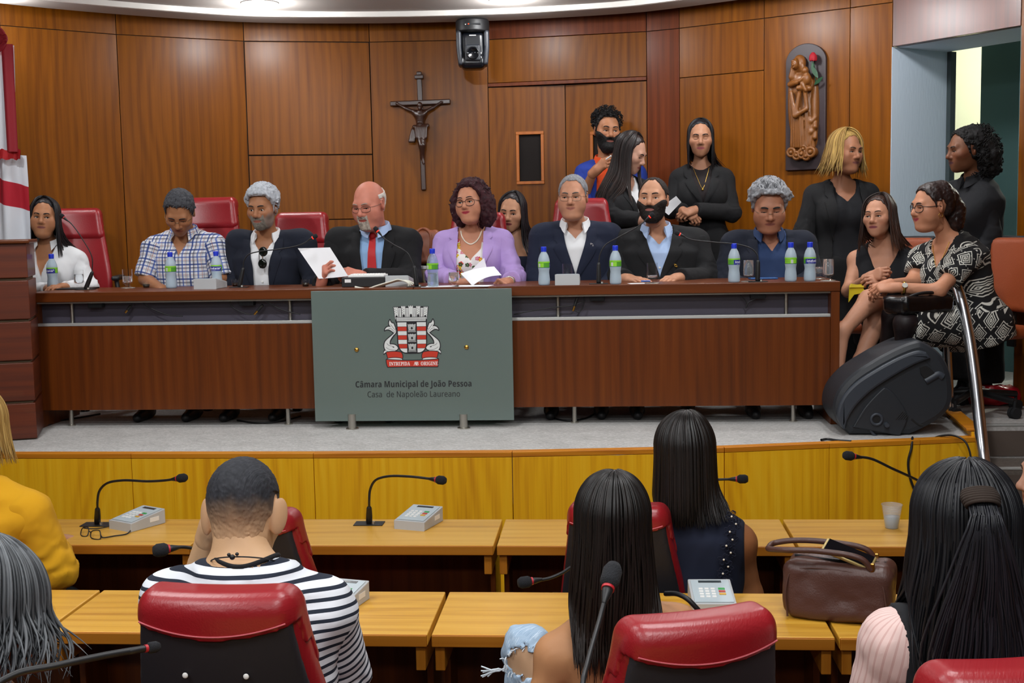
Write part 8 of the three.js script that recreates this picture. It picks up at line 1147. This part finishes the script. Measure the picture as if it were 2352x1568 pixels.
// ---- the benches, seen from behind
placeChair(1, 1600, 2.45, Math.PI, 0, 'red leather chair under the person in yellow at the left edge').position.set(at(-90, 1500, 3.82).x, 0, -3.86);
makePerson({ label: 'person in a yellow blouse with blonde hair cut off by the left edge', sex: 'f', head: [-62, 985, 4.02], hh: 0.256, hy: 175, hp: 6, neck: [-60, 1112, 3.96], pelvis: [0, -0.5, 0.05], ty: 180, skin: 0xc08e70, noFace: true, sw: 0.195, mw: 1.25, md: 1.1, arm: 1.45, hcell: 0.005,
  arms: { R: { sh: [62, 1160, 3.96], el: [126, 1306, 4.0], wr: [122, 1240, 4.3], hand: { to: [172, 1234, 4.42], pose: 'relaxed', up: [0.1, 1, -0.1] } }, L: {} }, legs: { floor: 0, mat: C.trousers },
  hair: { color: 0x8a6830, color2: 0xd0ae68, th: 0.014, line: womLine, locks: { n: 500, len: 0.13, open: 60, w: 0.008, thick: 0.2, puff: 0.012, wave: 0.008, waveF: 40, flare: 0.3, steps: 12 } },
  wear: [{ kind: 'top', name: 'blouse', off: 0.018, mat: C.yellow, sleeve: 1.55, fold: 0.01, sleeveCrease: 0.006, sleeveOff: 0.004, sleeveCap: 1, neck: 0.066 }] });
placeChair(578, 1162, 3.8, Math.PI - 0.2, 0, 'red chair standing empty in front of the man in the striped shirt');
placeChair(1420, 1152, 3.8, Math.PI - 0.16, 0, 'red chair with the woman in the navy top sitting in it');
placeChair(505, 1343, 2.3, Math.PI - 0.02, 0, 'red and black chair back of the man in the striped shirt');
placeChair(1600, 1402, 2.35, Math.PI + 0.36, 0, 'turned red chair back of the woman with bare shoulders');
placeChair(2345, 1512, 1.95, Math.PI + 0.2, 0, 'red chair cut off by the lower right corner');
placeChair(-60, 1700, 1.9, Math.PI, 0, 'red chair hidden under the grey-haired person at the lower left');
makePerson({ label: 'person with a shaved neck in a striped shirt, head in hands', sex: 'm', head: [561, 1180, 2.64], hh: 0.245, hy: 182, hp: 16, drop: 0.01, neck: [568, 1305, 2.57], pelvis: [0.01, -0.5, 0.03], ty: 180, tilt: 0.04, skin: 0xcfa67e, noFace: true, hcell: 0.0024, sw: 0.186, mw: 1.02, legs: { floor: 0, mat: C.trousers }, face: { neck: 0.06, ears: 1.3 },
  arms: { R: { sh: [742, 1395, 2.58], el: [806, 1600, 2.72], wr: [690, 1420, 2.92], hand: { to: [630, 1330, 2.88], pose: 'flat' } }, L: { sh: [398, 1375, 2.6], el: [428, 1410, 2.86], wr: [478, 1230, 2.82], hand: { to: [500, 1160, 2.8], up: [-1, 0.2, 0.3], pose: 'flat' } } },
  hair: { color: 0x191b20, color2: 0x33343a, th: 0.006, side: 0.0025, rough: 0.0012, freq: 220, line: [[0, 0.09], [40, 0.08], [60, 0.03], [76, -0.02], [88, 0.0], [100, 0.02], [114, -0.01], [126, -0.04], [150, -0.058], [180, -0.064]], fade: [-0.058, 0.042, 0.10] },
  wear: [{ kind: 'top', name: 'striped_shirt', off: 0.018, mat: C.stripe, sleeve: 0.78, fold: 0.005, sleeveOff: 0.002, sleeveCrease: 0.007, cell: 0.0065, neck: 0.066, crease: 0.6 }, { kind: 'neckband', R: 0.069, zc: 0, r: 0.0055, mat: C.black2 }, { kind: 'cord', R: 0.074, t: 1.03, r: 0.0016, knot: true, slope: -0.06, mat: M.black }] });
const inNavy = makePerson({ label: 'person in a sleeveless navy lace-trimmed top with straight dark hair, front row', sex: 'f', head: [1574, 1044, 3.99], hh: 0.262, hy: 176, hp: 4, hr: 2, neck: [1590, 1160, 3.97], pelvis: [0.0, -0.48, 0.04], ty: 172, skin: 0x9a6440, noFace: true, hcell: 0.005, sw: 0.18, mw: 1.16, arm: 1.28, legs: { floor: 0, mat: C.trousers },
  arms: { R: { sh: [1693, 1228, 3.97], el: [1722, 1368, 4.0], wr: [1690, 1290, 4.3] }, L: { sh: [1500, 1232, 3.98], el: [1470, 1360, 4.02], wr: [1500, 1270, 4.3] } },
  hair: { color: 0x0d0a09, color2: 0x1f1714, gloss: 1, th: 0.012, line: womLine, locks: { n: 950, side: 0.3, len: 0.23, open: 40, part: -0.01, polez: -0.02, w: 0.008, thick: 0.14, steps: 14, puff: 0.002, flare: 0.06, seg: 0.02 } },
  wear: [{ kind: 'top', name: 'navy_top', off: 0.012, mat: C.navy2, sleeve: 0, armhole: 0.17, fold: 0.007, neck: 0.075 }] });
{ // lace flowers with beads along the armhole
  const t = thing('lace_trim', 'dark navy lace flowers with beads along the armhole of the navy top', 'trim', at(1675, 1270, 3.87)); const O = t.position.clone(), r = rng(4), lm = cloth(0x0c1228); const pts = [[1680, 1185], [1690, 1202], [1676, 1220], [1682, 1238], [1668, 1252], [1678, 1268], [1662, 1284], [1672, 1300], [1660, 1316], [1668, 1330]];
  pts.forEach(([x, y], i) => { const c = at(x, y, 3.845 - i * 0.005 + 0.01 * (i % 2)).sub(O), gs = []; for (let k = 0; k < 6; k++) { const a = k / 6 * 6.283 + r(); gs.push(new THREE.TorusGeometry(0.009, 0.002, 6, 14).scale(1, 0.6, 1).rotateZ(a).translate(c.x + Math.cos(a) * 0.010, c.y + Math.sin(a) * 0.010, c.z + r() * 0.004)); } part('flower', gs, lm, t); part('bead', ball(0.0036, c.x, c.y, c.z + 0.006, 8), pearl, t); }); adopt(inNavy, t, 'lace_trim'); }
const bareShouldered = makePerson({ label: 'person with bare shoulders and very long dark hair seated in the second row', sex: 'f', head: [1405, 1203, 2.86], hh: 0.236, hy: 184, hp: 2, hr: -2, neck: [1420, 1385, 2.87], pelvis: [0.02, -0.48, 0.06], ty: 188, tilt: 0.18, skin: 0xb9855c, noFace: true, hcell: 0.005, sw: 0.165, legs: null,
  arms: { L: { sh: [1276, 1480, 2.84], el: [1225, 1650, 2.8], wr: [1260, 1600, 3.1] }, R: { sh: [1556, 1412, 2.88], el: [1625, 1560, 2.9], wr: [1560, 1540, 3.15] } },
  bareLegs: [[[1400, 1850, 2.8], [1300, 1800, 3.1], [1290, 2100, 3.2], [1290, 2400, 3.2]]],
  hair: { color: 0x0b0908, color2: 0x1d1512, gloss: 1, th: 0.012, line: womLine, locks: { n: 1100, side: 0.12, len: 0.36, open: 40, part: 0.0, polez: -0.02, w: 0.007, thick: 0.14, steps: 14, puff: 0.002, flare: 0.03, seg: 0.022, wave: 0.003, waveF: 14, layered: 0.12, tip: 0x1e120b } },
  wear: [{ kind: 'top', name: 'camisole', off: 0.008, mat: C.black2, sleeve: 0, noShoulder: true, sq: [0.7, 0.5], neck: 0 }] });
{ // straps of the camisole, and a knee in torn jeans
  const t = thing('camisole_strap', 'thin black strap over the right bare shoulder beside the long hair', 'strap', at(1575, 1380, 2.80)); part('band', tube([[1528, 1363, 2.84], [1556, 1364, 2.81], [1580, 1376, 2.79], [1598, 1394, 2.785], [1612, 1410, 2.79]].map((q) => at(...q).sub(t.position)), 0.0062, 24, 8), M.black, t);
  const k = thing('raised_knee', 'knee in torn pale blue jeans beside the bare shoulder', 'jeans', at(1210, 1540, 3.02)), O = k.position, A = at(1215, 1494, 3.1).sub(O), B = at(1210, 1780, 3.1).sub(O), D = at(1400, 1760, 2.98).sub(O);
  const tears = (x, y, z) => Math.hypot((x - A.x + 0.01) / 0.05, (y - A.y + 0.012) / 0.038, 0) - 1;
  const g = new Field([capsule(A, B, 0.066, 0.06, 0.03), capsule(A, D, 0.066, 0.08, 0.03)], 0.006, 0.006).post((x, y, z, v) => { const w = v + fbm(x * 22, y * 22, z * 22, 3) * 0.012; return z < A.z + 0.02 ? w : Math.max(w, -tears(x, y, z) * 0.03 - noise(x * 130, y * 130) * 0.012); }).mesh(); part('jeans_leg', mapUV(g, (x, y, z) => [x + z, y]), C.jeans, k);
  const s = new Field([capsule(A, B, 0.058, 0.052, 0.03), capsule(A, D, 0.058, 0.07, 0.03)], 0.008, 0.004).mesh(); paint(s, (x, y, z, c) => c.copy(col(0xc09a78))); part('knee', mapUV(s, (x, y, z) => [x * 8, y * 8]), skinMat, k);
  const r = rng(9), fr = []; for (let i = 0; i < 34; i++) { const a = i / 34 * 6.283, p = V(A.x - 0.01 + Math.cos(a) * 0.05, A.y - 0.012 + Math.sin(a) * 0.038, A.z + 0.054), e = p.clone().add(V((r() - 0.4) * -0.03, (r() - 0.5) * 0.03, 0.012)); fr.push(tube([p, p.clone().lerp(e, 0.5).add(V(0, 0.004, 0.004)), e], 0.0016, 6, 5)); } for (let i = 0; i < 8; i++) { const p = V(A.x - 0.055, A.y - 0.03 - i * 0.003, A.z + 0.03); fr.push(tube([p, p.clone().add(V(-0.025, -0.008 + i * 0.004, 0.02)), p.clone().add(V(-0.05 - r() * 0.02, -0.004 + (r() - 0.5) * 0.03, 0.02))], 0.0022, 8, 5)); } part('frayed_threads', fr, cloth(0xd8e2ea), k); adopt(bareShouldered, t, 'strap'); adopt(bareShouldered, k, 'raised_knee'); }
const halfTied = makePerson({ label: 'person with dark half-tied hair in a pink sleeved blouse and black vest at the right', sex: 'f', head: [2212, 1213, 2.32], hh: 0.236, hy: 184, hp: 4, drop: -0.015, neck: [2236, 1432, 2.34], pelvis: [0.02, -0.48, 0.05], ty: 182, skin: 0xb08060, noFace: true, hcell: 0.005, sw: 0.168, mw: 1.05, arm: 1.1, legs: { floor: 0, mat: C.trousers },
  arms: { L: { sh: [2062, 1500, 2.33], el: [1998, 1720, 2.38], wr: [2060, 1640, 2.6] }, R: { el: [2470, 1720, 2.3], wr: [2400, 1640, 2.6] } },
  hair: { color: 0x0b0c10, color2: 0x1e1f24, gloss: 1, th: 0.012, back: 0.012, line: womLine, locks: { n: 1000, side: 0.1, len: 0.36, open: 40, part: 0.01, polez: -0.04, w: 0.0065, thick: 0.16, steps: 14, puff: 0.006, flare: 0.02, seg: 0.022, wave: 0.006, waveF: 18, layered: 0.15 } },
  wear: [{ kind: 'top', name: 'blouse', off: 0.012, mat: C.pink, sleeve: 1.7, sleeveOff: 0.012, sleeveCap: 1, fold: 0.009, sleeveCrease: 0.004, neck: 0.064 }, { kind: 'top', name: 'vest', off: 0.024, mat: C.black2, sleeve: 0, armhole: 0.152, neck: 0.066, fold: 0.006 }] });
{ // ponytail band and tail
  const p = at(2252, 1148, 2.19), t = thing('hair_band', 'ribbed brown hair band holding the half ponytail', 'hair band', p), gs = []; for (let i = 0; i < 7; i++) gs.push(new THREE.TorusGeometry(0.024 + Math.sin(i / 6 * 3.14) * 0.003, 0.0038, 8, 26).scale(1.15, 0.8, 1).rotateX(0.9).translate(0, 0.012 - i * 0.003, -0.012 + i * 0.004)); part('band', gs, cloth(0x2c2018), t);
  const tail = thing('ponytail', 'dark ponytail falling from the brown hair band', 'hair', p), r = rng(21), gg = []; for (let i = 0; i < 260; i++) { const a = r() * 6.283, q = Math.sqrt(r()) * 0.02, x = Math.cos(a) * q * 1.2, y = Math.sin(a) * q * 0.6, len = 0.24 + r() * 0.12, sp = 1.6 + r() * 1.4, pts = []; for (let k = 0; k <= 11; k++) { const t = k / 11, e = sstep(0, 0.12, t); pts.push(V(x * (1 + sp * 1.2 * sstep(0, 0.9, t)) + 0.006 * t * Math.sin(k * 0.8 + a), y * (1 - e) - len * 1.15 * t * t * 0.4 - len * 0.75 * t, 0.004 + e * (0.03 + q * 0.5) - t * 0.014 + 0.003 * Math.sin(k * 0.7 + a))); } const g = lockGeometry(pts, 0.0055, 0.004, (w) => V(w.x, 0, 0.1).normalize(), r()); const tone = r(); paint(g, (x2, y2, z2, c) => c.copy(col(0x0b0c10)).lerp(col(0x22232a), tone)); gg.push(g); } part('strands', joined(gg), MH.gloss, tail); adopt(halfTied, t, 'hair_band'); adopt(halfTied, tail, 'ponytail'); }
makePerson({ label: 'person with wavy grey hair at the lower left corner, seen from behind', sex: 'f', head: [-8, 1402, 2.2], hh: 0.24, hy: 140, hp: 8, neck: [-30, 1600, 2.22], pelvis: [0, -0.48, 0.05], ty: 170, skin: 0xb98868, hcell: 0.004, legs: { floor: 0, mat: C.trousers }, glasses: { mat: 'dark' },
  hair: { color: 0x1d2024, color2: 0x74787c, gloss: 1, th: 0.016, line: womLine, locks: { n: 900, len: 0.14, open: 54, part: 0.012, w: 0.0065, thick: 0.2, puff: 0.014, wave: 0.02, waveF: 40, flare: 0.5, jit: 0.6, steps: 14, seg: 0.016, layered: 0.55 } },
  wear: [{ kind: 'top', name: 'dark_top', off: 0.014, mat: C.black2, neck: 0.066 }] });
makePerson({ label: 'person in dark clothes whose nose and lips just enter at the right edge', sex: 'm', head: [2424, 1092, 4.0], hh: 0.262, hy: -88, hp: 0, neck: [2440, 1190, 4.0], pelvis: [0.02, -0.54, 0], ty: -70, skin: 0xc09078, legs: { floor: 0, mat: C.trousers }, hair: { color: 0x15110f, th: 0.012, line: menLine },
  arms: { L: { sh: [2420, 1250, 3.86], el: [2350, 1400, 3.92], wr: [2330, 1330, 4.2], hand: { none: true } } }, wear: [{ kind: 'top', name: 'dark_jacket', off: 0.024, mat: cloth(0x0d1620), neck: 0.066 }] });

renderer.render(scene, camera);
